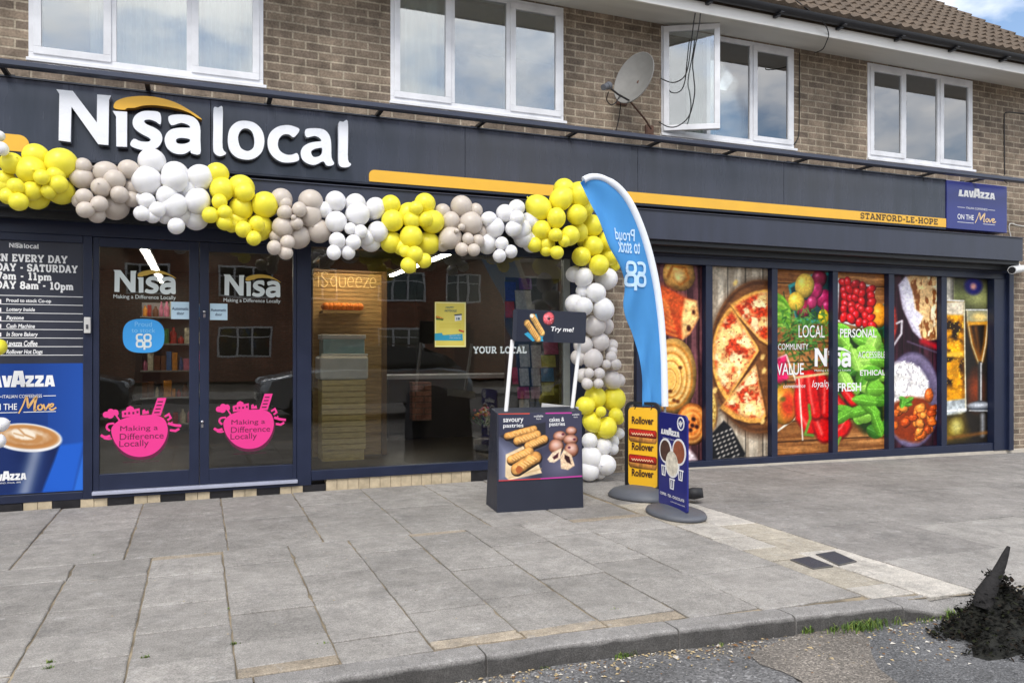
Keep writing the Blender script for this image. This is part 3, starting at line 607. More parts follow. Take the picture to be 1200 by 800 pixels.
# far pavement
mb = MB(); mb.box(-60, 60, -17.5, -14.2, ROAD_Z - .01, .02); tag(mb.build('pavement', mat('far_paving', (140, 137, 132), .9, var=.12, scale=1.5), origin=(0, 0, 0)), kind='structure')

# litter, seeds and gravel swept along the kerb: nobody could count it
lt = MB()
for k in range(1500):
    xx = R.uniform(-2.5, 3.6); off = abs(R.gauss(0, .10)) + .01
    if xx > 2.4 and R.random() < .6: off += R.uniform(0, .35)
    yy = kf(xx) - off; r = R.uniform(.002, .006) * (1.6 if R.random() < .08 else 1); a = R.uniform(0, pi); zz = ROAD_Z + .006
    dx, dy = cos(a) * r * R.uniform(1, 2.6), sin(a) * r * R.uniform(1, 2.6)
    lt.add([(xx - dx, yy - dy, zz), (xx + dy * .6, yy - dx * .6, zz + r * .8), (xx + dx, yy + dy, zz + .001), (xx - dy * .6, yy + dx * .6, zz + r * .5)], [(0, 1, 2, 3)], R.choice((0, 0, 1, 2)))
for k in range(260):
    xx = R.uniform(-2.2, 9); yy = R.uniform(-4, -.1); r = R.uniform(.002, .0055); a = R.uniform(0, pi); zz = zg(xx) + .004
    lt.add([(xx - r, yy, zz), (xx, yy - r * .7, zz + .002), (xx + r * 1.4, yy, zz), (xx, yy + r * .8, zz + .002)], [(0, 1, 2, 3)], R.choice((0, 0, 3, 2)))
tag(lt.build('litter', [mat('seed_husk', (176, 156, 118), .9), mat('dry_leaf', (120, 88, 56), .9), mat('chip_stone', (196, 190, 180), .9), mat('dark_chip', (70, 66, 62), .9)], origin=(0, 0, 0)), 'pale seed husks and grit swept along the kerb', 'litter', kind='stuff')
# weeds in the kerb line and in the slab joints
wd = MB()
def tuft(x, y, z, n, h, sp):
    for k in range(n):
        a = R.uniform(0, 2 * pi); r0 = R.uniform(0, sp); bx, by = x + cos(a) * r0 * R.uniform(.5, 1.6), y + sin(a) * r0 * .4; hh = h * R.uniform(.4, 1.1); ln = hh * R.uniform(.3, .9); w = R.uniform(.0016, .0034)
        b = R.uniform(0, 2 * pi); cx, cy = cos(b), sin(b)
        p0 = Vector((bx, by, z)); p1 = p0 + Vector((cx * ln * .35, cy * ln * .35, hh * .65)); p2 = p0 + Vector((cx * ln, cy * ln, hh * R.uniform(.7, 1.0))); s_ = Vector((-cy, cx, 0)) * w
        wd.add([p0 - s_, p0 + s_, p1 + s_ * .8, p1 - s_ * .8, p2], [(0, 1, 2, 3), (3, 2, 4)], R.choice((0, 0, 1, 2)))
for (u, v, n, h, sp) in ((1003, 728, 230, .06, .18), (985, 730, 160, .055, .15), (960, 732, 60, .04, .12), (1082, 714, 60, .06, .06), (1075, 712, 40, .05, .05), (935, 738, 40, .05, .03), (725, 768, 60, .035, .06), (838, 752, 16, .02, .05), (1100, 712, 60, .05, .10), (1060, 718, 40, .035, .10), (640, 782, 14, .02, .06)):
    x, y = G(u, v, ROAD_Z); tuft(x, min(y, kf(x) - .012), ROAD_Z, n, h, sp)
for (u, v, n, h, sp) in ((58, 776, 40, .02, .02), (56, 783, 30, .018, .02), (171, 770, 26, .018, .015), (274, 754, 26, .016, .02), (110, 650, 14, .012, .03), (722, 713, 14, .012, .03), (380, 753, 10, .012, .02), (268, 712, 8, .01, .02)):
    x, y = G(u, v, 0); tuft(x, y, -.004, n, h, sp)
tag(wd.build('weeds', [mat('weed_green', (92, 118, 44), .8), mat('weed_pale', (128, 142, 66), .8), mat('weed_dark', (64, 88, 40), .8)], origin=(0, 0, 0)), 'small green weeds sprouting along the kerb and slab joints', 'weeds', kind='stuff')

# ================================================================== THE SHOP BUILDING
NAVY = mat('navy_frame', (28, 36, 60), .42, var=.10, scale=5, spec=.45)
NAVY_DK = mat('navy_housing', (34, 40, 54), .5, var=.15, scale=3)
BRICK = brick_mat('stock_brick', (139, 124, 108), (110, 98, 87), (164, 152, 134))
WHITE = mat('white_upvc', (224, 225, 229), .35, var=.11, scale=5)
GLASS_UP = glass_mat('sky_glass', .23, 1.8, (.92, .96, .95)); GLASS = glass_mat('shop_glass', .018, 1.2, (.86, .86, .83))
bld = empty('shop_building', (2, 0, 0)); tag(bld, 'brown brick two storey building with the shop on its ground floor', 'building')
X0, X1 = -6.0, 10.42
def holes_wall(mb, xs, zs, holes, y0, y1, mi=0):
    """wall front with openings and their reveals"""
    xs = sorted(set(xs + [q for h in holes for q in h[:2]])); zs = sorted(set(zs + [q for h in holes for q in h[2:]]))
    inh = lambda x, z: any(h[0] < x < h[1] and h[2] < z < h[3] for h in holes)
    for i in range(len(xs) - 1):
        for k in range(len(zs) - 1):
            if not inh((xs[i] + xs[i + 1]) / 2, (zs[k] + zs[k + 1]) / 2):
                a, b, c, d = xs[i], xs[i + 1], zs[k], zs[k + 1]
                mb.quad((a, y0, c), (b, y0, c), (b, y0, d), (a, y0, d), mi); mb.quad((b, y1, c), (a, y1, c), (a, y1, d), (b, y1, d), mi)
    for a, b, c, d in holes:
        mb.quad((a, y0, c), (a, y0, d), (a, y1, d), (a, y1, c), mi); mb.quad((b, y0, d), (b, y0, c), (b, y1, c), (b, y1, d), mi)
        mb.quad((a, y0, c), (a, y1, c), (b, y1, c), (b, y0, c), mi); mb.quad((a, y0, d), (b, y0, d), (b, y1, d), (a, y1, d), mi)
WX = [-1.255, 1.672, 4.628, 7.545]; WW = 1.79; WZ0, WZ1 = 3.60, 4.755
mb = MB(); holes_wall(mb, [X0, X1], [-.2, 4.9], [(x, x + WW, WZ0, WZ1) for x in WX] + [(-2.6, 3.70, -.19, 2.75), (4.29, 9.975, -.19, 2.75)], 0, .25)
mb.build('wall', BRICK, bld)
mb = MB(); mb.quad((X1, 0, -.2), (X1, 9, -.2), (X1, 9, 4.9), (X1, 0, 4.9)); mb.add([(X1, -.0, 4.9), (X1, 9, 4.9), (X1, 4.5, 8.3)], [(0, 1, 2)])
mb.quad((X0, 9, -.2), (X0, 0, -.2), (X0, 0, 4.9), (X0, 9, 4.9)); mb.add([(X0, 9, 4.9), (X0, 0, 4.9), (X0, 4.5, 8.3)], [(0, 1, 2)]); mb.quad((X1, 9, -.2), (X0, 9, -.2), (X0, 9, 4.9), (X1, 9, 4.9))
mb.build('wall', BRICK, bld)
mb = MB(); mb.box(X0 + .01, X1 - .01, .26, 8.98, 2.74, 2.95); mb.box(X0 + .01, X1 - .01, 3.0, 3.05, 2.96, 4.88); mb.build('floor_structure', mat('ceiling_tile', (74, 72, 68), .9, var=.06), bld)
# eaves: soffit, fascia board, gutter on brackets
mb = MB(); mb.add([(X0, -.495, 4.722), (X1 + .05, -.495, 4.722), (X1 + .05, .0, 4.775), (X0, .0, 4.775), (X0, -.495, 4.735), (X1 + .05, -.495, 4.735), (X1 + .05, .0, 4.79), (X0, .0, 4.79)],
    [(3, 2, 1, 0), (4, 5, 6, 7), (0, 1, 5, 4), (2, 3, 7, 6), (1, 2, 6, 5), (3, 0, 4, 7)])
mb.build('soffit', mat('white_soffit', (205, 203, 196), .6, var=.10, scale=1.2, stretch=(.4, 3, 1)), bld)
mb = MB(); mb.box(X0, X1 + .06, -.52, -.495, 4.712, 4.83); mb.build('fascia_board', mat('white_board', (226, 224, 220), .5, var=.07, scale=1.5, stretch=(.5, 1, 2)), bld, bevel=.003)
mb = MB(); prof = [(-.645 + .115 / 2 + .057 * cos(a), 4.885 + .057 * sin(a)) for a in np.linspace(pi, 2 * pi, 9)]
xsg = [X0, X1 + .08]
mb.add([(x, p[0], p[1]) for x in xsg for p in prof], [(i, i + 1, 9 + i + 1, 9 + i) for i in range(8)], 0, True); mb.add([(x, p[0] * .995 - .003, p[1] + .004) for x in xsg for p in prof], [(9 + i, 9 + i + 1, i + 1, i) for i in range(8)], 0, True)
gut = mb.build('gutter', mat('black_pvc', (30, 31, 36), .45, var=.2, scale=4), bld)
for k in range(19):
    x = X0 + .5 + k * .86; q = MB(); q.box(x, x + .04, -.655, -.522, 4.818, 4.826); q.box(x, x + .04, -.60, -.523, 4.80, 4.818); q.build('gutter_bracket', MATS['black_pvc'], gut)
# roof of double-roman tiles
mb = MB(); pit = radians(38); TW = .15; NX = int((X1 + .12 - X0) / .0375); gx = [X0 + (X1 + .12 - X0) * i / NX for i in range(NX + 1)]; ce = .285; ey, ez = -.60, 4.915
def tz_(x): q = (x / TW) % 1; return .030 * (sin(q * 2 * pi) * .5 + .5) ** 1.6
for c in range(23):
    rows = []
    for (d, lift) in ((0, .0), (0, .030), (ce + .02, .004)):
        ss = c * ce + d; rows.append([(x + .006 * sin(c * 3.1 + x * 1.7), ey + ss * cos(pit) - (lift + tz_(x) + R.uniform(0, .002)) * sin(pit) * (lift > 0), ez + ss * sin(pit) + (lift + (tz_(x) if lift > 0 else -.005)) * cos(pit)) for x in gx])
    n = NX + 1; mb.add(rows[0] + rows[1] + rows[2], [(r * n + i, r * n + i + 1, (r + 1) * n + i + 1, (r + 1) * n + i) for r in range(2) for i in range(NX)])
mb.quad((X1 + .1, ey + 23 * ce * cos(pit), ez + 23 * ce * sin(pit)), (X1 + .1, 9.6, 4.9), (X0, 9.6, 4.9), (X0, ey + 23 * ce * cos(pit), ez + 23 * ce * sin(pit)))
mb.box(X0, X1 + .04, -.5, 0, 4.84, 4.9)
tm = mat('roof_tile', (92, 79, 66), .9, var=.32, scale=9, bump=.6, bscale=70, det=8); mb.build('roof', tm, bld)

# upstairs windows: three lights each, the outer two opening
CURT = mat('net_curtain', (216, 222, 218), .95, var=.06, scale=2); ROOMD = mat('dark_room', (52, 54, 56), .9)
def up_window(x0, idx, open_left=False, curtains=(), label=None):
    w = MB(); a, b = x0, x0 + WW; z0, z1 = WZ0, WZ1; y0, y1 = -.012, .06; m1, m2 = a + .605, a + 1.19
    w.box(a, b, y0, y1, z0, z0 + .05); w.box(a, b, y0, y1, z1 - .05, z1)
    for q0, q1 in ((a, a + .045), (m1 - .025, m1 + .025), (m2 - .025, m2 + .025), (b - .045, b)): w.box(q0, q1, y0 + .001, y1 - .001, z0 + .05, z1 - .05)
    o = w.build('window', WHITE, bld, bevel=.004)
    s_ = MB(); s_.box(a - .012, b + .025, -.045, .03, z0 - .03, z0 - .001); s_.build('sill', WHITE, o, bevel=.004)
    lights = [(a + .045, m1 - .025, True), (m1 + .025, m2 - .025, False), (m2 + .025, b - .045, True)]
    for k, (p, q, sash) in enumerate(lights):
        fr = Fr((p, -.0, z0 + .05)); ww, hh = q - p, z1 - z0 - .1
        if k == 0 and open_left:
            an = radians(-30); fr = Fr((p - .02, -.03, z0 + .03), (cos(an), sin(an), 0)); ww += .03; hh += .04
        if sash:
            f = MB(); t = .058; zz0, zz1 = -.03, .026
            f.fbox(fr, -.012, ww + .012, -.012, t - .012, zz0, zz1); f.fbox(fr, -.012, ww + .012, hh + .012 - t, hh + .012, zz0, zz1); f.fbox(fr, -.012, t - .012, t - .012, hh + .012 - t, zz0, zz1 - .001); f.fbox(fr, ww + .012 - t, ww + .012, t - .012, hh + .012 - t, zz0, zz1 - .001)
            so = f.build('sash', WHITE, o, bevel=.004)
            gk = MB(); gk.fbox(fr, t - .012, ww + .012 - t, t - .012, hh + .012 - t, .0, .004); gk.build('pane', GLASS_UP, o)
            if k == 0 and not open_left or k == 2:
                hd = MB(); hx = ww - .03 if k == 0 else .03; hd.fbox(fr, hx - .008, hx + .008, hh * .45, hh * .45 + .11, -.055, -.032); hd.build('handle', WHITE, o)
        else:
            gk = MB(); gk.fbox(fr, 0, ww, 0, hh, -.012, -.008); gk.build('pane', GLASS_UP, o)
    for (p, q, y, dens, zlo) in curtains:
        c = MB(); n = 80; pts = []
        for i in range(n + 1):
            x = p + (q - p) * i / n; d = .035 * sin(i * dens) + .02 * sin(i * dens * 2.3 + 1); pts += [(x, y + d, zlo), (x, y + d * .7, WZ1 + .05)]
        c.add(pts, [(2 * i, 2 * i + 2, 2 * i + 3, 2 * i + 1) for i in range(n)], 0, True); c.build('curtain', CURT, o)
    return o
up_window(WX[0], 0, curtains=[(WX[0] + .42, WX[0] + 1.2, .11, .55, WZ0), (WX[0] + 1.1, WX[0] + WW, .2, .4, WZ0)])
up_window(WX[1], 1, curtains=[(WX[1], WX[1] + .62, .12, .2, WZ0)])
up_window(WX[2], 2, open_left=True, curtains=[(WX[2] + 1.2, WX[2] + 1.79, .14, .5, WZ0), (WX[2] + .55, WX[2] + .9, .3, .6, WZ0)])
up_window(WX[3], 3, curtains=[(WX[3], WX[3] + 1.0, .14, .45, WZ0), (WX[3] + .9, WX[3] + 1.79, .18, .5, WZ0)])
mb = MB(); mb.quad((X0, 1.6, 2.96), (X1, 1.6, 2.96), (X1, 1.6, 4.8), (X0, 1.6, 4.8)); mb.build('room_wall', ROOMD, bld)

# plinth: cream and black tiles under the door, concrete strip under the printed windows
mb = MB(); CR, BK = 0, 1; x = -2.6; k = 0
edges = [(27, 61, 0), (61, 94, 1), (94, 126, 0), (126, 157, 1), (157, 188, 0), (188, 217, 1), (217, 246, 0), (246, 273, 1), (273, 301, 0), (301, 328, 1), (328, 355, 0), (355, 382, 1), (382, 552, 0), (552, 580, 1), (580, 676, 0)]
mb.box(-2.6, X_at(27), -.028, .2, -.05, .058, 1)
for u0, u1, c in edges:
    a, b = X_at(u0, -.03), X_at(u1, -.03); n = max(1, round((b - a) / .1)) if c == 0 else 1
    for i in range(n): mb.box(a + (b - a) * i / n + .002, a + (b - a) * (i + 1) / n - .002, -.03 + R.uniform(0, .003), .2, -.05, .062 if b < 1.1 else .1, c)
plt = [mat('cream_tile', (190, 174, 146), .5, var=.22, scale=12), mat('black_tile', (34, 33, 36), .35, var=.3, scale=16)]
mb.build('plinth', plt, bld)
mb = MB(); mb.add([(4.24, -.05, -.25), (10.42, -.05, -.25), (10.42, -.05, -.055), (4.24, -.05, .0), (4.24, .0, -.25), (10.42, .0, -.25), (10.42, .0, -.05), (4.24, .0, .005)], [(0, 1, 2, 3), (3, 2, 6, 7), (0, 3, 7, 4), (1, 5, 6, 2)])
mb.build('plinth', mat('plinth_concrete', (186, 178, 165), .85, var=.14, scale=7, bump=.3), bld)

# shopfront framing, left half
Z0f = .0
mb = MB(); y0, y1 = -.035, .07
def post(a, b, z0, z1, f=y0, bk=y1): mb.box(a, b, f, bk, z0, z1)
post(-2.6, 3.70, 2.20, 2.74, -.03, .08)              # header
post(-2.6, -.868, 2.14, 2.2, -.04, .06); post(-.868, -.80, .06, 2.2); post(.822, .945, .06, 2.2); post(3.535, 3.70, -.05, 2.2, -.03, .1)
post(-2.6, -.868, .062, .125); post(.945, 3.535, .102, .19, -.045, .06); post(-.80, .822, .062, .092, -.05, .1)
mb.build('shopfront_frame', NAVY, bld, bevel=.004)
mb = MB(); mb.box(3.463, 3.534, -.02, .05, .19, 2.2); mb.build('window_post', mat('grey_post', (118, 122, 120), .5, var=.1), bld, bevel=.003)
mb = MB(); mb.box(-.80, .822, -.075, .1, .0925, .12); mb.build('threshold', mat('silver_sill', (178, 182, 200), .35, metal=.2, var=.08), bld, bevel=.003)
mb = MB(); mb.box(.945, 3.463, .008, .016, .19, 2.2); mb.build('shop_window', GLASS, bld)
doors = []
for (a, b, g0, g1) in ((-.798, .008, -.752, -.07), (.0125, .82, .088, .788)):
    d = MB(); d.box(a, g0, -.025, .03, .122, 2.196); d.box(g1, b, -.025, .03, .122, 2.196); d.box(g0, g1, -.024, .029, .122, .255); d.box(g0, g1, -.024, .029, 2.12, 2.196)
    do = d.build('door', NAVY, bld, bevel=.004); g = MB(); g.box(g0, g1, .0, .006, .255, 2.12); g.build('glass', GLASS, do); doors.append(do)
for z in (1.05, .92): pass
for (u, v) in ((239.5, 365), (237, 494)):
    x, z = P(u, v, -.03); q = MB(); q.lathe((x, -.025, z), [(.0, .012), (.013, .010), (.013, 0)], 14, axis=(0, -1, 0)); q.box(x - .009, x + .009, -.030, -.0255, z - .05, z - .02); q.build('lock', mat('chrome', (190, 190, 195), .25, metal=1), doors[1])
# shutter housing over the whole front
mb = MB(); mb.box(X0, 9.81, -.345, -.002, 2.405, 2.70); mb.box(X0, 9.81, -.36, -.33, 2.694, 2.706); mb.build('shutter_box', mat('shutter_paint', (50, 54, 69), .38, var=.20, scale=3, stretch=(2, 1, .3)), bld, bevel=.004)
mb = MB(); mb.box(X0, 9.80, -.30, -.05, 2.36, 2.404); mb.box(X0, 9.80, -.18, -.10, 2.30, 2.36); mb.build('shutter_lath', mat('shutter_lath_paint', (28, 30, 36), .5), bld)
# right half: frame round the printed windows
mb = MB(); bars = [(4.29, 4.385), (5.18, 5.27), (6.08, 6.163), (6.975, 7.055), (7.858, 7.95), (8.75, 8.845), (9.67, 9.975)]
for i, (a, b) in enumerate(bars):
    f = -.035 if 0 < i < 6 else -.06; mb.box(a, b, f, .05, -.02 + zg(a) * .3, 2.2)
mb.box(4.29, 9.975, -.045, .06, -.055, .055); mb.box(4.29, 9.975, -.05, .08, 2.2, 2.74); mb.box(4.29, 9.975, -.09, -.05, 2.28, 2.36); mb.box(9.90, 9.985, -.10, .05, -.05, 2.40)
mb.build('shopfront_frame', NAVY, bld, bevel=.004)
mb = MB(); mb.box(4.30, 9.97, .04, .06, .0, 2.25); mb.build('window_backing', NAVY_DK, bld)

# shop interior shell
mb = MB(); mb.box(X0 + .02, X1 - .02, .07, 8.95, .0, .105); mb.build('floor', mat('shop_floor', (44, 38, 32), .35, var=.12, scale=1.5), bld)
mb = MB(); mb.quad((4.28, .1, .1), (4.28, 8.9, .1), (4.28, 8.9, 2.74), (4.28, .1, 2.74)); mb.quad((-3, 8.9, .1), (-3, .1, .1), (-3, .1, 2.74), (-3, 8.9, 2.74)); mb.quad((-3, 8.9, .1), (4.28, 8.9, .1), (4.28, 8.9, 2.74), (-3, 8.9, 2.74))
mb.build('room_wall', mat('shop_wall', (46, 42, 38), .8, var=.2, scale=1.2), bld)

# ================================================================== THE SHOP SIGN
FAC = lambda y: Fr((0, y, 0))
SIGNM = mat('sign_anthracite', (46, 49, 61), .26, var=.36, scale=2.6, coat=.25, stretch=(2.5, 2, .35))
LETW = mat('letter_white', (236, 238, 244), .3, var=.03); SIDE = mat('letter_side', (150, 155, 165), .4); GOLD = mat('sign_yellow', (240, 184, 56), .35, var=.05, scale=3)
WHT = mat('print_white', (236, 236, 236), .5); 
sign = empty('shop_sign', (4, -.15, 2.79)); tag(sign, 'long anthracite shop sign with raised white lettering and a yellow stripe', 'sign')
mb = MB(); xs_ = [X0, -2.2, .1, 2.36, 4.25, 6.15, 8.68]
for a, b in zip(xs_[:-1], xs_[1:]): mb.box(a + .0015, b - .0015, -.15, -.012, 2.79, 3.385)
mb.build('sign_panel', SIGNM, sign, bevel=.003)
mb = MB(); mb.box(X0, 8.68, -.158, -.004, 3.386, 3.40); mb.box(X0, 8.68, -.155, -.004, 2.775, 2.789); mb.build('sign_trim', NAVY_DK, sign)
for nm, o, hs in LOGO + LOCAL:
    mb = MB(); mb.shape(FAC(0), o, hs, .168, .24, 0, side=1); mb.build('letter', [LETW, SIDE], sign)
mb = MB(); mb.shape(FAC(0), LOGO_SWOOSH, [], .168, .243, 0, side=1); mb.build('swoosh', [GOLD, mat('gold_side', (150, 105, 30), .5)], sign)
def rrect(x0, x1, z0, z1, r0, r1):
    pts = []
    for (cx, cz, a0, r) in ((x1 - r1, z1 - r1, 0, r1), (x0 + r0, z1 - r0, 90, r0), (x0 + r0, z0 + r0, 180, r0), (x1 - r1, z0 + r1, 270, r1)):
        pts += [(cx + r * cos(radians(a0 + k * 90 / 5)), cz + r * sin(radians(a0 + k * 90 / 5))) for k in range(6)] if r > 0 else [(cx, cz)]
    return pts
def plate(x0, x1, z0, z1, tl, bl, tr, br, n=6):
    pts = []
    for (cx, cz, a0, r) in ((x1 - tr, z1 - tr, 0, tr), (x0 + tl, z1 - tl, 90, tl), (x0 + bl, z0 + bl, 180, bl), (x1 - br, z0 + br, 270, br)):
        pts += [(cx + r * cos(radians(a0 + k * 90 / n)), cz + r * sin(radians(a0 + k * 90 / n))) for k in range(n + 1)] if r > 0 else [(cx, cz)]
    return pts
mb = MB(); mb.shape(FAC(0), plate(1.44, 8.675, 2.80, 2.908, .05, .012, 0, 0), [], .151, .160, 0); mb.build('stripe', GOLD, sign); mb = MB(); mb.shape(FAC(0), plate(X0, X_at(34, -.16), 2.815, 2.945, 0, 0, .07, .02), [], .151, .160, 0); mb.build('stripe', GOLD, sign)
mb = MB(); xa_, z_ = P(1008, 249, -.16); xb_, _ = P(1099, 259, -.16); slab(mb, FAC(-.16), 'STANFORD-LE-HOPE', xa_, 2.822, xb_, .072, 0, .002, .19); mb.build('lettering', mat('sign_brown', (74, 58, 40), .5), sign)
# coffee panel at the right end of the sign
BLUE = mat('coffee_blue', (40, 48, 122), .3, var=.08, scale=2, coat=.15)
cs = empty('coffee_sign', (9.23, -.16, 2.79)); tag(cs, 'square blue coffee sign at the right end of the long shop sign', 'sign')
mb = MB(); mb.box(8.682, 9.765, -.165, -.01, 2.788, 3.392); mb.build('sign_panel', BLUE, cs, bevel=.006)
mb = MB(); f = FAC(-.165)
def Q(u, v, Y): return P(u, v, Y)
x0, z0 = P(1123.0, 232.6, -.165); x1, z1 = P(1166, 235.6, -.165); coffee_logo(mb, f, x0, z1 + .015, x1 - x0, .083, 0)
_, zz = P(1145, 244.8, -.165); mb.text(f, 'ITALIAN COFFEENESS', P(1132, 0, -.165)[0], zz - .012, P(1157, 0, -.165)[0], zz + .014)
for ua, ub in ((1122, 1130.5), (1158, 1166)): mb.fbox(f, P(ua, 0, -.165)[0], P(ub, 0, -.165)[0], zz - .002, zz + .003, 0, .002)
_, zz = P(1130, 254, -.165); mb.text(f, 'ON THE', P(1122, 0, -.165)[0], zz - .035, P(1141, 0, -.165)[0], zz + .03, bold=.01)
for ua, ub in ((1122, 1141), (1152, 1166)): mb.fbox(f, P(ua, 0, -.165)[0], P(ub, 0, -.165)[0], zz - .075, zz - .07, 0, .002)
move_script(mb, f, P(1142, 0, -.165)[0], zz - .05, P(1167, 0, -.165)[0] - P(1142, 0, -.165)[0], .12, 1)
mb.build('lettering', [WHT, mat('move_cream', (238, 205, 150), .5)], cs)

# lighting trough on brackets above the sign
tr = empty('light_trough', (2, -.35, 3.40)); tag(tr, 'long dark lighting trough on short arms above the shop sign', 'sign light')
TRM = mat('trough_paint', (58, 63, 80), .35, var=.12, scale=3)
mb = MB(); pr = [(-.385, 3.415), (-.385, 3.447), (-.37, 3.457), (-.33, 3.457), (-.315, 3.447), (-.315, 3.405), (-.33, 3.40), (-.37, 3.405)]
mb.add([(x, p[0], p[1]) for x in (X0, 9.95) for p in pr], [(i, (i + 1) % 8, 8 + (i + 1) % 8, 8 + i) for i in range(8)] + [tuple(range(7, -1, -1)), tuple(range(8, 16))]); o = mb.build('trough', TRM, tr)
ARMX = [X_at(u, -.24) for u in (5, 173, 316, 445, 564, 671, 768, 857, 941, 1016, 1088, 1147)] + [-2.9, -4.4]
for x in ARMX:
    q = MB(); q.box(x - .018, x + .018, -.318, -.02, 3.402, 3.425); q.box(x - .03, x + .03, -.02, -.002, 3.39, 3.45); q.build('arm', mat('black_steel', (30, 30, 34), .5), tr)

# ================================================================== PRINTED WINDOW PICTURES
PRINT = print_mat('window_print'); PW = [(4.387, 5.178), (5.272, 6.078), (6.165, 6.973), (7.057, 7.856), (7.952, 8.748), (8.847, 9.668)]
PZ0, PZ1 = .057, 2.198
def poster(k, cv, label, nm='window_poster'):
    a, b = PW[k]; fr = Fr((a, .038, PZ0)); o = cv.sheet(nm, fr, b - a, PZ1 - PZ0, .004, PRINT, None, punch=True); return tag(o, label, 'window poster', 'printed food pictures in the right hand shop windows')
RES = 330
# 1 pastries
c = Cv(-30, 35, 220, 790, RES, 1); c.wood((58, 36, 40), (112, 74, 78), True, 46, 3)
c.ball(125, 70, 68, 70, (222, 168, 96), -10, .25, .5, .5, 2, .25); c.line([(80, 80), (100, 40), (150, 45), (165, 85), (130, 110), (105, 85), (125, 65)], 9, (168, 104, 46), 4); c.disc(125, 78, 20, 22, (240, 205, 140), 0, 6)
m = c.poly([(-30, 150), (60, 118), (150, 160), (196, 170), (206, 235), (170, 300), (140, 322), (60, 300), (-30, 330)], (150, 58, 32), 3, .5, 30, 5)
c.poly([(-30, 150), (60, 118), (150, 165), (120, 200), (20, 190)], (196, 92, 50), 20, .4, 18, 8); c.poly([(150, 165), (198, 172), (206, 235), (168, 300), (140, 322), (135, 250)], (236, 200, 140), 6, .4, 14, 6)
for i in range(7): c.line([(62, 170 + i * 20), (84 + i * 5, 200 + i * 18)], 5, (216, 140, 80), 6); c.line([(62, 170 + i * 20), (44 - i * 3, 206 + i * 18)], 5, (206, 128, 70), 6)
c.mix(m * np.clip(c.noise(26, 17, 4) * 2 - .9, 0, 1) * .5, (206, 120, 64))
c.disc(165, 278, 9, 12, (58, 26, 20), 0, 3); c.disc(185, 215, 7, 9, (58, 26, 20), 0, 3)
c.ball(100, 460, 98, 145, (226, 178, 104), 0, .2, .5, .35, 4, .06)
for i, (rx, ry) in enumerate(((82, 122), (64, 96), (46, 70), (27, 42))):
    d = c.er(96 - i * 3, 465 + i * 4, rx, ry); c.mix(np.exp(-((d - 1) / .055) ** 2) * .75, (170, 108, 44)); c.mix(np.exp(-((d - .88) / .07) ** 2) * .5, (250, 222, 160))
for (x, y) in ((60, 380), (130, 430), (90, 520), (120, 560), (60, 470), (105, 555)): c.disc(x, y, 8, 7, (94, 54, 28), 20, 3)
c.ball(178, 650, 66, 84, (196, 118, 58), 0, .2, .6, .5, 6, .12)
for i, (rx, ry) in enumerate(((52, 66), (36, 46), (20, 25))):
    d = c.er(178, 652, rx, ry); c.mix(np.exp(-((d - 1) / .10) ** 2) * .6, (236, 180, 110))
for (x, y) in ((160, 640), (185, 630), (172, 672), (198, 660), (180, 655)): c.disc(x, y, 9, 8, (42, 20, 18), 30, 3)
c.poly([(120, 790), (150, 730), (190, 770), (200, 790)], (228, 214, 218), 6, .1); c.mul(.9 + .25 * c.noise(40, 9))
poster(0, c, 'window picture of golden swirl pastries on dark wood, partly behind the flag')
# 2 pizza
c = Cv(243, 35, 475, 790, RES, 2); c.wood((150, 138, 122), (206, 196, 178), True, 70, 7)
c.disc(452, 395, 212, 316, (70, 44, 28), 0, 12); m, d = c.disc(450, 388, 206, 308, (112, 74, 46), 0, 3); c.mix(m * np.clip(c.noise(14, 3, 4, .3, 1.2) * 2 - .8, 0, 1) * .6, (164, 116, 74)); c.mix(m * np.exp(-((d - .96) / .03) ** 2) * .7, (66, 42, 28))
def slice_(pts, seed, crust):
    c.poly([(p[0] + 5, p[1] + 8) for p in pts], (48, 28, 18), 8); mk = c.poly(pts, (226, 168, 92), 3, .35, 12, seed)
    cx = sum(p[0] for p in pts) / len(pts); cy = sum(p[1] for p in pts) / len(pts); ins = [((p[0] - cx) * .86 + cx + crust[0], (p[1] - cy) * .86 + cy + crust[1]) for p in pts]
    c.poly(ins, (178, 66, 40), 6, .5, 9, seed + 1)
    mi = c.pmask(ins, 8); nn = c.noise(42, seed + 2, 3); c.mix(mi * np.clip((nn - .40) * 6, 0, 1), (240, 206, 142)); n3 = c.noise(30, seed + 5, 3); c.mix(mi * np.clip((n3 - .52) * 7, 0, 1) * .9, (252, 234, 186)); n4 = c.noise(10, seed + 6, 2); c.mix(mi * np.clip((n4 - .70) * 9, 0, 1) * .7, (150, 46, 28)); n5 = c.noise(7, seed + 9, 2); c.mix(mi * np.clip((n5 - .78) * 9, 0, 1) * .8, (92, 60, 30))
arc = lambda a0, a1, rx=232, ry=268: [(484 + rx * cos(radians(a)), 385 + ry * sin(radians(a))) for a in np.linspace(a0, a1, 14)]
slice_(arc(138, 228) + [(360, 235), (432, 345), (440, 365)], 11, (6, 0)); slice_([(326, 182)] + arc(236, 290)[:9] + [(480, 130), (480, 345), (440, 320), (355, 225)], 12, (4, 8)); slice_([(284, 590), (425, 420), (445, 520), (468, 628), (450, 655), (400, 655), (340, 634)], 13, (2, -12))
c.disc(250, 600, 27, 84, (120, 84, 50), 0, 3); c.disc(249, 600, 21, 72, (224, 196, 120), 0, 3); mm = c.pmask([(243, 535), (268, 560), (268, 650), (243, 670)], 4); c.mix(mm * np.clip((c.noise(6, 4, 2) - .5) * 8, 0, 1), (170, 130, 66))
c.poly([(243, 700), (300, 640), (330, 670), (385, 775), (380, 790), (243, 790)], (26, 27, 30), 3)
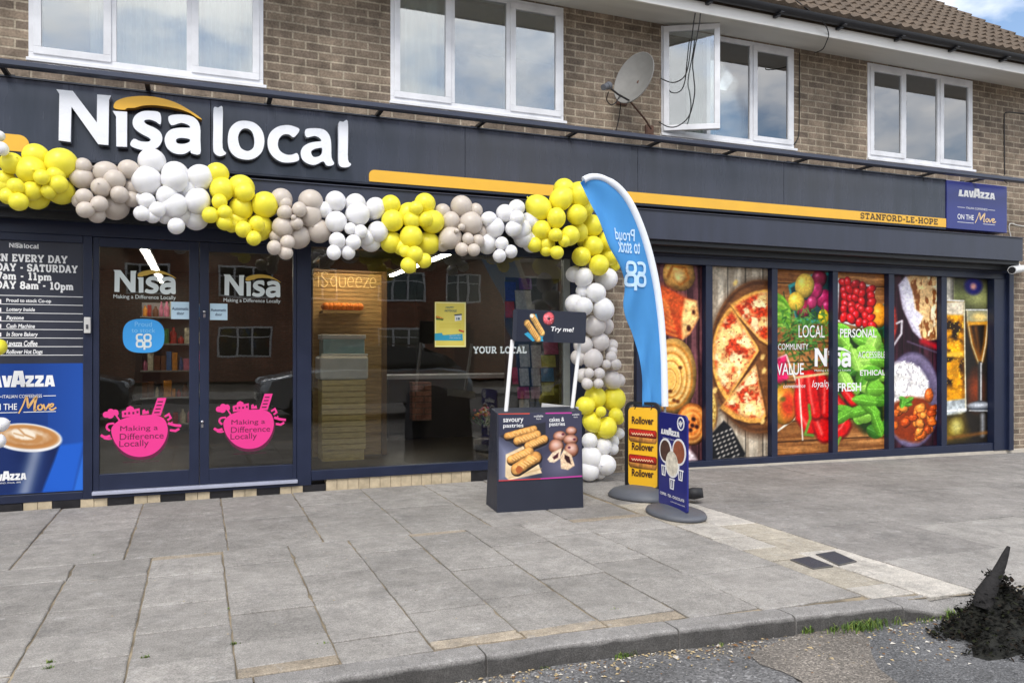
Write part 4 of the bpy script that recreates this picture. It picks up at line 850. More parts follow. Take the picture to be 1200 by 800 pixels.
for i in range(7):
    for j in range(7):
        x, y = 258 + i * 17 + j * 5, 700 + j * 17 - i * 6
        if c.pmask([(243, 708), (300, 652), (330, 680), (375, 785), (243, 790)])[min(c.H - 1, max(0, int((y - 35) / 755 * c.H))), min(c.W - 1, max(0, int((x - 243) / 232 * c.W)))] > .5: c.disc(x, y, 6, 3.4, (178, 172, 164), -40, 2)
for (x, y) in ((455, 390), (460, 445), (440, 620), (455, 650), (265, 520), (345, 95)): c.disc(x, y, 8, 12, (236, 200, 130), 25, 3, .5, x)
poster(1, c, 'window picture of a sliced pizza on a round wooden board')
def herbs(c, x0, y0, x1, y1, n, cols, seed, ln=34, w=4):
    r = np.random.RandomState(seed)
    for i in range(n):
        x, y = r.uniform(x0, x1), r.uniform(y0, y1); a = r.uniform(0, 6.28); c.line([(x, y), (x + cos(a) * ln * r.uniform(.4, 1), y + sin(a) * ln * r.uniform(.4, 1))], w * r.uniform(.6, 1.5), cols[i % len(cols)], 2.5)
def leaf(c, x, y, ln, wd, ang, col):
    a = radians(ang); m, d = c.disc(x, y, ln / 2, wd / 2, col, ang, 2, .15, int(x)); co = np.array(col, float)
    u = (c.x - x) * cos(a) + (c.y - y) * sin(a); v = -(c.x - x) * sin(a) + (c.y - y) * cos(a)
    c.mix(m * np.clip(.5 - v / wd * 1.4, 0, 1) * .55, np.clip(co * 1.45 + 18, 0, 255)); c.mix(m * np.clip(v / wd * 2 - .1, 0, 1) * .6, co * .55)
    c.mix(m * np.exp(-(v / 1.6) ** 2) * .8, np.clip(co * 1.3 + 40, 0, 255)); c.mix(m * np.clip(np.sin((u + np.abs(v) * .9) * .55) - .55, 0, 1) * .6, co * .7)
# 3 vegetables with potatoes, onions, apple and peppers
c = Cv(63, 62, 278, 752, RES, 3); c.wood((112, 72, 40), (178, 128, 80), False, 74, 8)
c.poly([(118, 118), (215, 72), (290, 60), (290, 260), (150, 260)], (60, 142, 142), 3); c.poly([(128, 128), (215, 84), (290, 72), (290, 250), (150, 240)], (34, 60, 62), 3)
herbs(c, 60, 170, 280, 480, 240, [(40, 74, 32), (62, 104, 44), (88, 132, 62), (28, 52, 26)], 4)
for i in range(9): c.line([(64, 150 + i * 15), (95, 165 + i * 13), (122, 200 + i * 9)], 13, [(120, 168, 60), (84, 132, 44), (150, 188, 84)][i % 3], 3)
for (x, y, r, col) in ((240, 90, 34, (120, 26, 58)), (205, 160, 0, 0), (258, 165, 34, (158, 40, 88)), (228, 135, 30, (172, 50, 98)), (180, 205, 32, (146, 34, 68)), (212, 180, 24, (176, 60, 104)), (272, 195, 26, (150, 40, 84))):
    if r: c.ball(x, y, r * .9, r * 1.1, col, 20, .6, .55, .25, 5)
c.ball(183, 118, 38, 47, (230, 196, 96), 10, .35, .4, .2, 6); c.ball(150, 178, 32, 36, (226, 192, 84), 0, .35, .4, .2, 7); c.ball(258, 235, 22, 30, (222, 190, 60), 0, .3, .4, .2, 7)
herbs(c, 90, 215, 270, 330, 130, [(70, 116, 50), (98, 146, 70), (44, 84, 36)], 9, 30, 4)
c.line([(63, 400), (110, 380), (150, 480), (160, 570), (140, 620), (63, 672)], 7, (224, 220, 206), 2); c.poly([(63, 395), (110, 382), (120, 470), (63, 490)], (190, 44, 92), 6, .5, 14, 4)
c.ball(105, 566, 52, 74, (206, 170, 62), 0, .5, .5, .2, 3); mk = c.pmask([(100, 480), (160, 510), (160, 640), (110, 640)], 40); c.mix(mk * np.clip(1.1 - c.er(105, 566, 52, 74), 0, 1) * 2.2 * (c.er(105, 566, 52, 74) < 1), (188, 62, 40)); c.disc(98, 545, 10, 9, (96, 90, 36), 0, 5)
for (pts, w) in (([(180, 470), (172, 540), (178, 610), (205, 650)], 58), ([(240, 480), (235, 560), (246, 640), (262, 680)], 62), ([(205, 460), (215, 540), (228, 600)], 44), ([(270, 500), (268, 600)], 40)):
    c.line([(p[0] + 3, p[1] + 4) for p in pts], w + 8, (84, 10, 14), 6); c.line(pts, w, (184, 24, 26), 5); c.line([(p[0] - w * .18, p[1]) for p in pts], w * .14, (240, 120, 110), 6)
c.line([(200, 570), (205, 620), (185, 680), (215, 685)], 11, (96, 134, 56), 3); c.line([(150, 465), (280, 450)], 9, (202, 186, 140), 3); c.line([(160, 470), (175, 700)], 5, (226, 220, 206), 2)
poster(2, c, 'window picture of potatoes, onions, apple and red peppers with white words')
# 4 tomatoes and basil
c = Cv(298, 62, 497, 752, RES, 4); c.wood((116, 76, 44), (182, 132, 84), False, 74, 9)
c.poly([(440, 190), (500, 180), (500, 330), (440, 300)], (40, 130, 136), 4); c.ball(478, 225, 30, 50, (226, 150, 50), 0, .3, .5, .2, 3); c.ball(470, 330, 30, 30, (230, 160, 60), 0, .3, .4, .2, 3)
c.poly([(312, 84), (462, 110), (436, 280), (306, 250)], (214, 222, 220), 3); c.poly([(320, 92), (454, 116), (430, 272), (312, 244)], (74, 8, 14), 3)
r = np.random.RandomState(3)
for j in range(6):
    for i in range(5): c.ball(334 + i * 26 + j * 1 + r.uniform(-9, 9), 98 + j * 28 + i * 5 + r.uniform(-8, 8), r.uniform(14, 18), r.uniform(19, 25), (r.randint(165, 205), r.randint(14, 28), 28), r.uniform(-60, 60), .9, .7, .1, 3)
c.mix(c.pmask([(298, 290), (500, 270), (500, 640), (420, 690), (298, 560)], 12), (28, 48, 18))
for i in range(46):
    x, y = r.uniform(300, 500), r.uniform(280, 690)
    if y > 560 and x < 380 and r.rand() < .7: continue
    leaf(c, x, y, r.uniform(64, 100), r.uniform(40, 62), r.uniform(-80, 110), [(72, 122, 40), (98, 150, 54), (120, 168, 70), (50, 92, 32), (134, 180, 84)][i % 5])
for pts, w in (([(300, 550), (325, 580), (335, 620)], 40), ([(345, 525), (372, 560)], 34), ([(300, 690), (330, 670), (340, 650)], 44)):
    c.line([(p[0] + 3, p[1] + 4) for p in pts], w + 6, (80, 10, 12), 6); c.line(pts, w, (186, 26, 28), 5); c.line([(p[0] - 4, p[1] - w * .2) for p in pts], w * .12, (244, 130, 120), 5)
c.line([(300, 745), (312, 720), (322, 700)], 12, (110, 140, 60), 3)
for (x, y, a) in ((350, 600, 20), (400, 600, -10), (440, 590, 40), (470, 655, 70), (330, 620, -30), (420, 560, 10)): leaf(c, x, y, 100, 42, a, (86, 138, 46))
poster(3, c, 'window picture of a punnet of tomatoes and basil leaves with white words')
# 5 naan above, curry and rice below
c = Cv(52, 72, 237, 745, RES, 5); c.wood((34, 16, 26), (70, 38, 50), True, 40, 4)
c.poly([(52, 170), (72, 200), (80, 270), (66, 330), (52, 340)], (150, 52, 40), 5, .4, 10, 3); c.line([(78, 260), (98, 250), (96, 300), (66, 345)], 8, (206, 200, 204), 3)
c.poly([(84, 110), (112, 74), (240, 66), (240, 300), (178, 326), (140, 290), (100, 200)], (196, 190, 204), 4); c.poly([(96, 115), (118, 84), (240, 78), (240, 290), (176, 310), (146, 270), (112, 195)], (226, 222, 232), 6)
c.poly([(118, 76), (150, 66), (240, 70), (240, 320), (180, 330), (165, 270), (182, 230), (150, 200), (140, 130)], (226, 190, 140), 4, .25, 12, 6)
mk = c.pmask([(118, 76), (150, 66), (240, 70), (240, 320), (180, 330), (165, 270), (182, 230), (150, 200), (140, 130)], 4); c.mix(mk * np.clip((c.noise(20, 8, 3, 1.6, .6) - .52) * 8, 0, 1), (124, 76, 40)); c.mix(mk * np.clip((c.noise(26, 5, 3, 1.4, .7) - .6) * 8, 0, 1), (246, 228, 196))
c.line([(180, 330), (235, 350)], 22, (148, 22, 36), 8); c.line([(120, 330), (240, 375)], 5, (96, 84, 104), 4)
c.disc(140, 560, 112, 190, (70, 62, 84), 0, 4); c.disc(140, 560, 106, 182, (126, 116, 142), 0, 5); c.disc(142, 565, 92, 164, (96, 88, 112), 0, 10)
c.disc(118, 520, 80, 108, (236, 232, 228), -12, 6, .3, 4); mk = np.clip((1 - c.er(118, 520, 84, 112, -12)) * 9, 0, 1); c.mix(mk * np.clip((c.noise(5, 4, 2, 1, .5) - .55) * 9, 0, 1) * .75, (168, 164, 170))
for k in range(160):
    a = r.uniform(0, 6.28); q = r.uniform(.2, 1); x, y = 118 + 80 * q * cos(a), 510 + 104 * q * sin(a); b = r.uniform(0, 3.14); c.line([(x, y), (x + 9 * cos(b), y + 9 * sin(b))], 3.2, (252, 250, 246), 2)
c.disc(140, 640, 92, 92, (120, 50, 20), 0, 8, .4, 5)
for k in range(34):
    x, y = 60 + r.uniform(0, 165), 560 + r.uniform(0, 150)
    if c.er(140, 632, 92, 84)[min(c.H - 1, int((y - 72) / 673 * c.H)), min(c.W - 1, int((x - 52) / 185 * c.W))] < 1: c.ball(x, y, r.uniform(12, 20), r.uniform(14, 24), [(206, 108, 44), (176, 76, 28), (224, 140, 66)][k % 3], r.uniform(0, 90), .35, .6, .6, k, .5)
c.ball(205, 545, 18, 30, (206, 108, 50), 0, .4, .5, .5, 2, .3)
for (x, y, a) in ((104, 560, 40), (118, 575, 10), (100, 572, 100), (125, 562, -30)): leaf(c, x, y, 40, 22, a, (76, 130, 44))
poster(4, c, 'window picture of naan bread above a bowl of curry and white rice')
# 6 beer and cider glasses
c = Cv(257, 82, 432, 728, RES, 6); c.fill((34, 30, 26)); c.mix(np.clip(1 - np.abs(c.y - 150) / 90, 0, 1) * (c.x > 300), (116, 122, 78)); c.mix(np.clip(1 - c.er(400, 150, 60, 60), 0, 1), (176, 178, 120)); c.mix(np.clip(1.2 - np.abs(c.x - 278) / 24, 0, 1) * (c.y < 190), (206, 200, 186))
c.disc(376, 110, 34, 34, (20, 16, 104), 0, 8); c.disc(376, 112, 12, 13, (228, 170, 160), 0, 6); c.mix(np.clip((c.x - 425) / 12, 0, 1) * .9, (22, 24, 34)); c.disc(385, 520, 26, 60, (120, 58, 34), 0, 20)
c.poly([(257, 172), (340, 168), (345, 580), (257, 600)], (118, 84, 22), 4); m = c.poly([(257, 225), (338, 222), (342, 560), (257, 570)], (216, 150, 18), 4, .3, 30, 3)
c.mix(m * np.clip((c.noise(44, 7, 4) - .42) * 6, 0, 1) * np.clip((150 - np.abs(c.y - 370)) / 30, 0, 1), (34, 20, 6)); c.mix(m * np.clip((c.x - 322) / 14, 0, 1) * .6, (90, 56, 10)); c.mix(m * np.clip((c.noise(7, 9, 2) - .70) * 9, 0, 1) * .7, (246, 214, 90))
c.poly([(257, 178), (340, 170), (339, 226), (257, 226)], (226, 214, 192), 6, .1, 16, 2); c.line([(257, 170), (338, 170)], 5, (240, 238, 232), 2); c.poly([(257, 372), (338, 368), (338, 388), (257, 390)], (226, 180, 70), 6)
c.poly([(257, 560), (345, 552), (348, 600), (330, 612), (257, 616)], (176, 182, 184), 5, .3, 12, 5); c.line([(260, 600), (344, 596)], 9, (240, 242, 244), 5); c.line([(340, 180), (346, 590)], 4, (226, 220, 196), 2)
c.poly([(348, 205), (432, 203), (436, 300), (420, 385), (408, 420), (398, 420), (380, 385), (358, 300)], (70, 62, 48), 4); c.poly([(354, 255), (432, 252), (428, 320), (412, 400), (398, 400), (372, 340)], (22, 14, 8), 5); c.poly([(350, 206), (432, 203), (432, 250), (352, 254)], (150, 148, 120), 5); c.disc(400, 232, 28, 16, (222, 196, 130), 0, 8); c.line([(348, 205), (432, 203)], 5, (232, 234, 230), 2)
c.line([(356, 256), (376, 345), (399, 410)], 12, (150, 96, 24), 8); c.line([(430, 256), (422, 340), (408, 405)], 10, (176, 118, 36), 8); c.line([(352, 206), (354, 250), (370, 340), (398, 418)], 3, (206, 196, 160), 3); c.line([(385, 275), (400, 390)], 8, (120, 74, 22), 9); c.line([(432, 205), (433, 250), (424, 340), (408, 420)], 3, (230, 224, 206), 3); c.poly([(356, 252), (431, 249), (431, 262), (357, 266)], (196, 142, 52), 4)
c.line([(402, 415), (402, 560)], 16, (52, 52, 52), 5); c.line([(406, 415), (406, 560)], 4, (232, 232, 232), 3); c.disc(398, 585, 42, 22, (70, 74, 80), 0, 4); c.disc(398, 580, 36, 9, (206, 210, 216), 0, 6); c.line([(360, 600), (436, 604)], 3, (220, 222, 224), 3)
c.poly([(257, 640), (330, 620), (350, 700), (257, 716)], (112, 92, 26), 26); c.disc(310, 660, 20, 26, (198, 190, 120), 0, 14); c.line([(412, 620), (412, 700)], 12, (150, 152, 156), 8); c.line([(257, 705), (430, 690)], 8, (126, 84, 40), 8)
poster(5, c, 'window picture of a pint of beer beside a stemmed glass of cider')

# white words printed over the vegetable pictures
def zoom4(x, y, Y=.033): return P(890 + x * .3, 300 + y * .3, Y)
words = MB(); fw = FAC(.031); poster_objs = [o for o in C.objects if o.get('category') == 'window poster']
def word(body, x0, y0, x1, y1, bold=0., shear=0., z=.002):
    (a, za), (b, zb) = zoom4(x0, y1), zoom4(x1, y0); zm = (za + P(890 + x1 * .3, 300 + y1 * .3, .033)[1]) / 2; zt = (zoom4(x0, y0)[1] + zb) / 2
    words.text(fw, body, a, zm, b, zt, 0, z, bold, shear)
word('LOCAL', 152, 270, 254, 318); word('COMMUNITY', 72, 342, 190, 366); word('VALUE', 66, 418, 172, 464, .01); word('convenience', 92, 500, 178, 514, 0, .2); word('loyalty', 204, 484, 277, 520, 0, .3)
wl = words.build('lettering', WHT, poster_objs[2]); words = MB()
word('PERSONAL', 314, 284, 456, 318, .015); word('ACCESSIBLE', 384, 372, 492, 398); word('ETHICAL', 392, 444, 490, 466, .02); word('FRESH', 304, 494, 396, 528, .025)
wl = words.build('lettering', WHT, poster_objs[3])
lg = MB(); (a, za), (b, _) = zoom4(212, 428), zoom4(356, 428); mini_logo(lg, FAC(.029), a, za - .01, b - a, 0, 0); (q0, qz), (q1, _) = zoom4(214, 448), zoom4(356, 444); lg.text(FAC(.029), 'Making a Difference Locally', q0, qz - .012, q1, qz + .016, 0, .002)
lo = lg.build('shop_logo', WHT); tag(lo, 'white shop logo printed over the post between the vegetable pictures', 'logo')

# ================================================================== OPENING HOURS PANEL (left edge)
ob = empty('opening_hours_board', (-1.5, -.04, .12)); tag(ob, 'dark opening hours board above a blue coffee advert, left of the doors', 'notice board')
mb = MB(); mb.box(-2.30, -.87, -.02, .0, .125, 2.14); mb.build('backing_panel', mat('hours_panel', (42, 45, 58), .4, var=.06), ob)
f = FAC(-.021); mb = MB(); A_ = lambda u, v: P(u, v, -.021)
cx = A_(27, 287)[0]; w_ = A_(45.5, 0)[0] - A_(10.5, 0)[0]; mini_logo(mb, f, A_(10.5, 0)[0], A_(28, 291)[1] + .002, w_, 0, 0, local=True)
kx = (A_(91, 0)[0] - A_(28, 0)[0])

def slab_to(body, cut, u_cut, u_end, v):
    W_ = lambda s_: sum(SLAB[c_][0] + .06 for c_ in s_); xa2, xb2 = A_(u_cut, 0)[0], A_(u_end, 0)[0]; k_ = (xb2 - xa2) / (W_(body[cut:]) - .06); slab(mb, f, body, xa2 - W_(body[:cut]) * k_, A_(40, v)[1], xb2, .061)
slab_to('OPEN EVERY DAY', 3, 1.2, 79, 307.5); slab_to('MONDAY - SATURDAY', 4, 3.5, 91, 318.5)
slab_to('7am - 11pm', 1, 3.2, 60.5, 328.5); slab_to('SUNDAY 8am - 10pm', 4, 3, 86, 339)
for v in (347, 357, 367, 376.5, 386, 396, 406, 416): 
    z = A_(50, v)[1]; mb.fbox(f, -2.2, A_(98.5, 0)[0], z - .0025, z + .0025, 0, .0015)
for s_, v0, v1, u1 in (('Proud to stock Co-op', 350, 355.5, 60), ('Lottery Inside', 360.5, 366, 41), ('Payzone', 370, 376, 28), ('Cash Machine', 379.5, 384.5, 41), ('In Store Bakery', 389, 395.5, 44.5), ('Lavazza Coffee', 399, 405.5, 44), ('Rollover Hot Dogs', 409.5, 416, 50)):
    mb.text(f, s_, A_(7.5, 0)[0], A_(30, v1)[1], A_(u1, 0)[0], A_(30, v0)[1], 0, .002, .022, .18 if v0 > 356 else 0)
for v in (353, 363, 373, 382, 392):
    z = A_(0, v)[1]; mb.fbox(f, A_(-5, 0)[0], A_(1.5, 0)[0], z - .016, z + .016, 0, .002)
mb.build('lettering', WHT, ob)
cvx = lambda x, y: P(x / 4, 410 + y / 4, -.022)
c = Cv(-130, 60, 390, 645, 330, 7); c.fill((22, 62, 138)); c.mix(np.clip((c.x - 150) / 260, 0, 1) * .55, (36, 92, 190)); c.poly([(200, 440), (390, 425), (340, 645), (190, 645)], (30, 92, 196), 8); c.poly([(345, 645), (390, 480), (390, 645)], (42, 108, 210), 6); c.mix(np.clip(1 - np.abs(c.y - 330) / 200, 0, 1) * .25 * (c.x < 220), (10, 24, 70))
c.poly([(-70, 390), (280, 420), (250, 500), (190, 645), (-50, 645)], (20, 42, 96), 8); m = c.pmask([(-70, 390), (280, 420), (250, 500), (190, 645), (-50, 645)], 8); c.mix(m * np.exp(-((c.x - 150 + (c.y - 500) * .28) / 34) ** 2) * .8, (150, 160, 182)); c.mix(m * np.clip((c.x - 190) / 60, 0, 1) * .5, (10, 22, 60))
c.disc(122, 394, 166, 64, (236, 234, 232), 6, 3); c.disc(120, 390, 154, 54, (196, 140, 82), 6, 4); c.disc(118, 392, 132, 42, (176, 116, 62), 6, 12); c.disc(112, 388, 108, 34, (226, 202, 172), 6, 8, .25, 3); c.disc(120, 396, 86, 26, (190, 136, 82), 6, 6, .3, 5); c.disc(105, 378, 58, 24, (240, 228, 208), 8, 5, .3, 8); c.line([(80, 350), (110, 380), (150, 396)], 7, (190, 136, 82), 4); c.line([(60, 372), (105, 386)], 5, (196, 146, 94), 4)
a0, z0 = cvx(-130, 645); a1 = cvx(390, 0)[0]; z1 = cvx(300, 62)[1]
c.sheet('coffee_advert', Fr((a0, -.022, .135)), a1 - a0, z1 - .135, .004, PRINT, ob)
mb = MB(); f = FAC(-.027); L_ = lambda x, y: P(x / 4, 410 + y / 4, -.027)
x1, zb = L_(258, 168); wd_ = 1.0; mb2 = None
xl = x1 - .505; coffee_logo(mb, f, xl, L_(150, 172)[1], x1 - xl, .090, 0)
z = L_(100, 217)[1]; mb.text(f, 'ITALIAN COFFEENESS', L_(12, 0)[0], z - .012, L_(197, 0)[0], z + .014); 
for p0, p1 in ((-60, 8), (203, 262)): mb.fbox(f, L_(p0, 0)[0], L_(p1, 0)[0], z - .002, z + .003, 0, .002)
z = L_(60, 280)[1]; mb.text(f, 'ON THE', L_(-50, 0)[0], z, L_(80, 0)[0], z + .05, 0, .002, .008); z2 = L_(100, 291)[1]
for p0, p1 in ((-90, 82), (110, 262)): mb.fbox(f, L_(p0, 0)[0], L_(p1, 0)[0], z2 - .003, z2 + .002, 0, .002)
move_script(mb, f, L_(84, 0)[0], z - .012, L_(264, 0)[0] - L_(84, 0)[0], .115, 1)
xl2 = L_(124, 0)[0] - .275; coffee_logo(mb, f, xl2, L_(50, 610)[1], .275, .052, 0)
mb.text(f, 'TORINO, ITALIA, 1895', L_(-20, 0)[0], L_(40, 626)[1], L_(98, 0)[0], L_(40, 618)[1])
mb.build('lettering', [WHT, mat('move_gold', (226, 178, 110), .5)], ob)
# door entry box
ib = MB(); x, z = P(102.5, 381, -.05); ib.box(x - .024, x + .024, -.07, -.036, z - .065, z + .065); io = ib.build('door_sensor', mat('beige_plastic', (206, 204, 200), .4), bevel=.005); tag(io, 'small white control box on the navy post beside the notice board', 'control box')
q = MB(); q.box(x - .008, x + .008, -.075, -.0702, z - .03, z + .005); WORLD_LOC[io.name] = io.location.copy(); q.build('button', mat('grey_button', (70, 70, 74), .4), io)

# ================================================================== STICKERS AND POSTERS ON THE GLASS
DW = mat('sticker_white', (214, 222, 220), .5); SW = mat('sticker_swoosh', (196, 160, 62), .5); PINK = mat('sticker_pink', (232, 52, 140), .5); PINKD = mat('sticker_ink', (96, 16, 58), .5); SKYB = mat('sticker_blue', (52, 152, 222), .5); PALEB = mat('notice_paper', (186, 212, 226), .7); INKB = mat('notice_ink', (40, 62, 92), .7)
GY = -.004
def door_logo(u0, u1, v, side):
    mb = MB(); a, z = P(u0, v, GY); b = P(u1, v, GY)[0]; mini_logo(mb, FAC(GY), a, z, b - a, 0, 1)
    zz = P((u0 + u1) / 2, v + 9, GY)[1]; mb.text(FAC(GY), 'Making a Difference Locally', a, zz - .004, b, zz + .038, 0, .002)
    return tag(mb.build('logo_sticker', [DW, SW]), f'white shop logo with slogan on the {side} door glass', 'sticker')
door_logo(133, 206, 342, 'left'); door_logo(262, 328.5, 346, 'right')
def pink(uc, vc, sc, side):
    """round pink badge with a little skyline of houses, trees and a tower on its rim; the badge is drawn from zoom 4x of the left door"""
    mb = MB(); cx, cz = P(uc, vc, GY); k = sc / 4 * dep(uc) / F * 1.09; f = Fr((cx, GY, cz)); g = lambda pts: [((x - 655) * k, -(y - 415) * k) for x, y in pts]
    mb.shape(f, smooth_loop(g([(541, 378), (562, 345), (605, 324), (660, 316), (722, 318), (760, 340), (776, 385), (770, 430), (748, 475), (712, 505), (665, 514), (618, 506), (578, 478), (549, 432)]), 4), [], .001, .003, 1)
    mb.shape(f, smooth_loop(g([(540, 372), (560, 341), (603, 320), (660, 312), (722, 314), (758, 335), (771, 378), (764, 422), (742, 462), (708, 490), (665, 500), (622, 493), (583, 468), (552, 425)]), 4), [], .002, .004, 0)
    for p in ([(704, 312), (728, 236), (766, 236), (742, 316)],): mb.shape(f, g(p), [], .001, .0035, 0)
    for i in range(4):
        y = 250 + i * 16; mb.shape(f, g([(730 - i * 4.6, y), (752 - i * 4.6, y), (750 - i * 4.6, y + 6), (728 - i * 4.6, y + 6)]), [], .0036, .0042, 1)
    mb.shape(f, g([(583, 320), (582, 292), (600, 286), (602, 276), (616, 268), (630, 276), (632, 284), (655, 280), (656, 312)]), [], .001, .0035, 0)
    for x, y in ((592, 298), (608, 296), (625, 296), (642, 292)): mb.shape(f, g([(x, y), (x + 8, y), (x + 8, y + 10), (x, y + 10)]), [], .0036, .0042, 1)
    mb.shape(f, g([(666, 308), (666, 290), (675, 284), (680, 296), (690, 290), (694, 306)]), [], .001, .0035, 0)
    for x, y, r in ((520, 305, 14), (538, 292, 13), (556, 296, 13), (536, 308, 15), (560, 302, 10)): mb.shape(f, [((x - 655) * k + r * k * cos(a), -(y - 415) * k + r * k * sin(a)) for a in np.linspace(0, 2 * pi, 14)[:-1]], [], .001, .003 + x * 1e-6, 0)
    mb.ribbon(f, g([(560, 310), (572, 330), (570, 340)]), 7 * k, 0, .003)
    mb.ribbon(f, g([(552, 345), (528, 348), (522, 364), (535, 378)]), 9 * k, 0, .003, 4); mb.ribbon(f, g([(498, 395), (515, 405), (536, 400)]), 12 * k, 0, .003, 3); mb.ribbon(f, g([(510, 410), (528, 414), (542, 412)]), 8 * k, 0, .003)
    mb.ribbon(f, g([(758, 322), (776, 310), (784, 328), (770, 338)]), 9 * k, 0, .003); mb.ribbon(f, g([(772, 352), (800, 362), (828, 366)]), 12 * k, 0, .003); mb.ribbon(f, g([(780, 384), (804, 388), (820, 378)]), 11 * k, 0, .003); mb.ribbon(f, g([(790, 345), (786, 360)]), 6 * k, 0, .003)
    for s_, x0, x1, y0, y1 in (('Making a', 576, 730, 358, 388), ('Difference', 574, 754, 392, 420), ('Locally', 572, 692, 424, 460)): mb.text(f, s_, (x0 - 655) * k, -(y1 - 415) * k, (x1 - 655) * k, -(y0 - 415) * k, 1, .0048)
    mb.text(f, 'www.making-a-difference.co.uk', (585 - 655) * k, -(526 - 415) * k, (735 - 655) * k, -(518 - 415) * k, 1, .003)
    return tag(mb.build('badge_sticker', [PINK, PINKD]), f'round pink badge sticker with skyline on the {side} door glass', 'sticker')
pink(163.75, 513, .95, 'left'); pink(291.5, 505, .89, 'right')
mb = MB(); cx, cz = P(168.5, 393.5, GY); f = Fr((cx, GY, cz)); rx, rz = .158, .142
sq = [(rx * math.copysign(abs(cos(a)) ** .72, cos(a)), rz * math.copysign(abs(sin(a)) ** .72, sin(a))) for a in np.linspace(0, 2 * pi, 40)[:-1]]
mb.shape(f, sq, [], .001, .003, 0); mb.text(f, 'Proud', -.068, .078, .062, .118, 1, .0045, .004); mb.text(f, 'to stock', -.092, .028, .088, .066, 1, .0045, .004); coop_logo(mb, f, 0, -.04, .115, 2, 1, .0045)
tag(mb.build('blue_sticker', [SKYB, mat('sticker_pale', (120, 190, 236), .5), DW]), 'rounded blue sticker with white clover lettering on the left door glass', 'sticker')
for (u0, u1, v0, v1, side) in ((200.5, 222.5, 353.5, 374, 'left'), (246, 266.5, 355.5, 375, 'right')):
    mb = MB(); a, z1 = P(u0, v0, GY); b, z0 = P(u1, v1, GY); f = Fr((a, GY, z0)); w_, h__ = b - a, z1 - z0; mb.fbox(f, 0, w_, 0, h__, .001, .0025, 0)
    mb.text(f, 'Automatic', w_ * .04, h__ * .52, w_ * .93, h__ * .70, 1, .0035, .02); mb.text(f, 'door', w_ * .30, h__ * .25, w_ * .70, h__ * .43, 1, .0035, .02)
    tag(mb.build('paper_notice', [PALEB, INKB]), f'pale blue automatic door notice at the inner edge of the {side} door glass', 'notice')
c = Cv(664, 282, 826, 518, 220, 9); c.fill((232, 214, 96)); c.mix(np.clip(1 - np.abs(c.x - 745) / 120, 0, 1) * .25, (244, 232, 140)); c.line([(668, 286), (822, 286), (822, 514), (668, 514), (668, 286)], 4, (246, 240, 190))
c.poly([(664, 448), (700, 444), (706, 456), (808, 448), (810, 484), (664, 484)], (60, 164, 196), 3); c.roll((676, 362), (702, 372), 14, (212, 140, 60), 3, 3); c.line([(674, 372), (704, 374)], 8, (70, 110, 50), 2); c.roll((792, 430), (812, 436), 9, (206, 90, 60), 3, 0); c.poly([(768, 350), (802, 344), (804, 376), (768, 382)], (240, 240, 236), 2); c.line([(768, 350), (802, 346)], 7, (60, 70, 90))
for y in (395, 405, 415): c.line([(690, y), (800, y)], 2.5, (214, 192, 70))
a, z1 = P(360 + 664 * .225, 290 + 282 * .225, GY); b, z0 = P(360 + 826 * .225, 290 + 518 * .225, GY)
yp = c.sheet('yellow_poster', Fr((a, GY, z0)), b - a, z1 - z0, .003, PRINT, None); tag(yp, 'yellow offer poster with a blue band on the shop window', 'poster')
mb = MB(); f = Fr((a, GY, z0)); w_, h__ = b - a, z1 - z0; mb.text(f, 'HAPPY', .34 * w_, .86 * h__, .62 * w_, .9 * h__, 0, .005, .02, .3); mb.text(f, 'HOTDOGS', .31 * w_, .78 * h__, .70 * w_, .83 * h__, 0, .005, .02, .3); mb.text(f, '18', .69 * w_, .605 * h__, .80 * w_, .66 * h__, 0, .005, .04)
mb.text(f, 'special offer', .46 * w_, .245 * h__, .84 * w_, .27 * h__, 1, .005); mb.text(f, 'while stocks last', .46 * w_, .195 * h__, .84 * w_, .22 * h__, 1, .005); mb.build('lettering', [mat('poster_ink', (46, 96, 110), .6), WHT], yp)
mb = MB(); a, z = P(554.5, 414, GY); b = P(617, 0, GY)[0]; slab(mb, FAC(GY), 'YOUR LOCAL', a, z, b, .068); tag(mb.build('lettering', DW), 'white slab lettering low on the shop window glass', 'lettering')

# ================================================================== BALLOON GARLAND
def trans(m, w):
    t = m.node_tree; b = t.nodes['Principled BSDF']; o = t.nodes['Material Output']; tl = t.nodes.new('ShaderNodeBsdfTranslucent'); mxs = t.nodes.new('ShaderNodeMixShader'); mxs.inputs[0].default_value = w
    tl.inputs['Color'].default_value = b.inputs['Base Color'].default_value; t.links.new(b.outputs[0], mxs.inputs[1]); t.links.new(tl.outputs[0], mxs.inputs[2]); t.links.new(mxs.outputs[0], o.inputs['Surface']); return m
def latex(name, col):
    m = mat(name, col, .36, spec=.42, sss=.35); return trans(m, .12)
LAT = {'yellow': latex('latex_yellow', (254, 240, 74)), 'white': latex('latex_white', (244, 243, 243)), 'beige': latex('latex_beige', (212, 201, 189)), 'cream': latex('latex_grey', (222, 216, 212))}
def balloon_mesh(col):
    pr = []; n = 18
    for i in range(n + 1):
        a = pi * i / n; r = sin(a); h = cos(a); 
        if h < 0: h *= 1.12; r *= 1 - .10 * (-cos(a)) ** 2
        pr.append((max(r, .03 if i == n else 0), -h if False else h))
    pr = pr[:-1] + [(.045, pr[-1][1] - .0), (.035, pr[-1][1] - .05), (.075, pr[-1][1] - .11), (.0, pr[-1][1] - .10)]
    mb = MB(); mb.lathe((0, 0, 0), [(r, h) for r, h in reversed(pr)], 28); o = mb.build('balloon', LAT[col], origin=(0, 0, 0)); me = o.data; bpy.data.objects.remove(o); me.name = 'balloon_' + col; return me
BM = {k: balloon_mesh(k) for k in LAT}
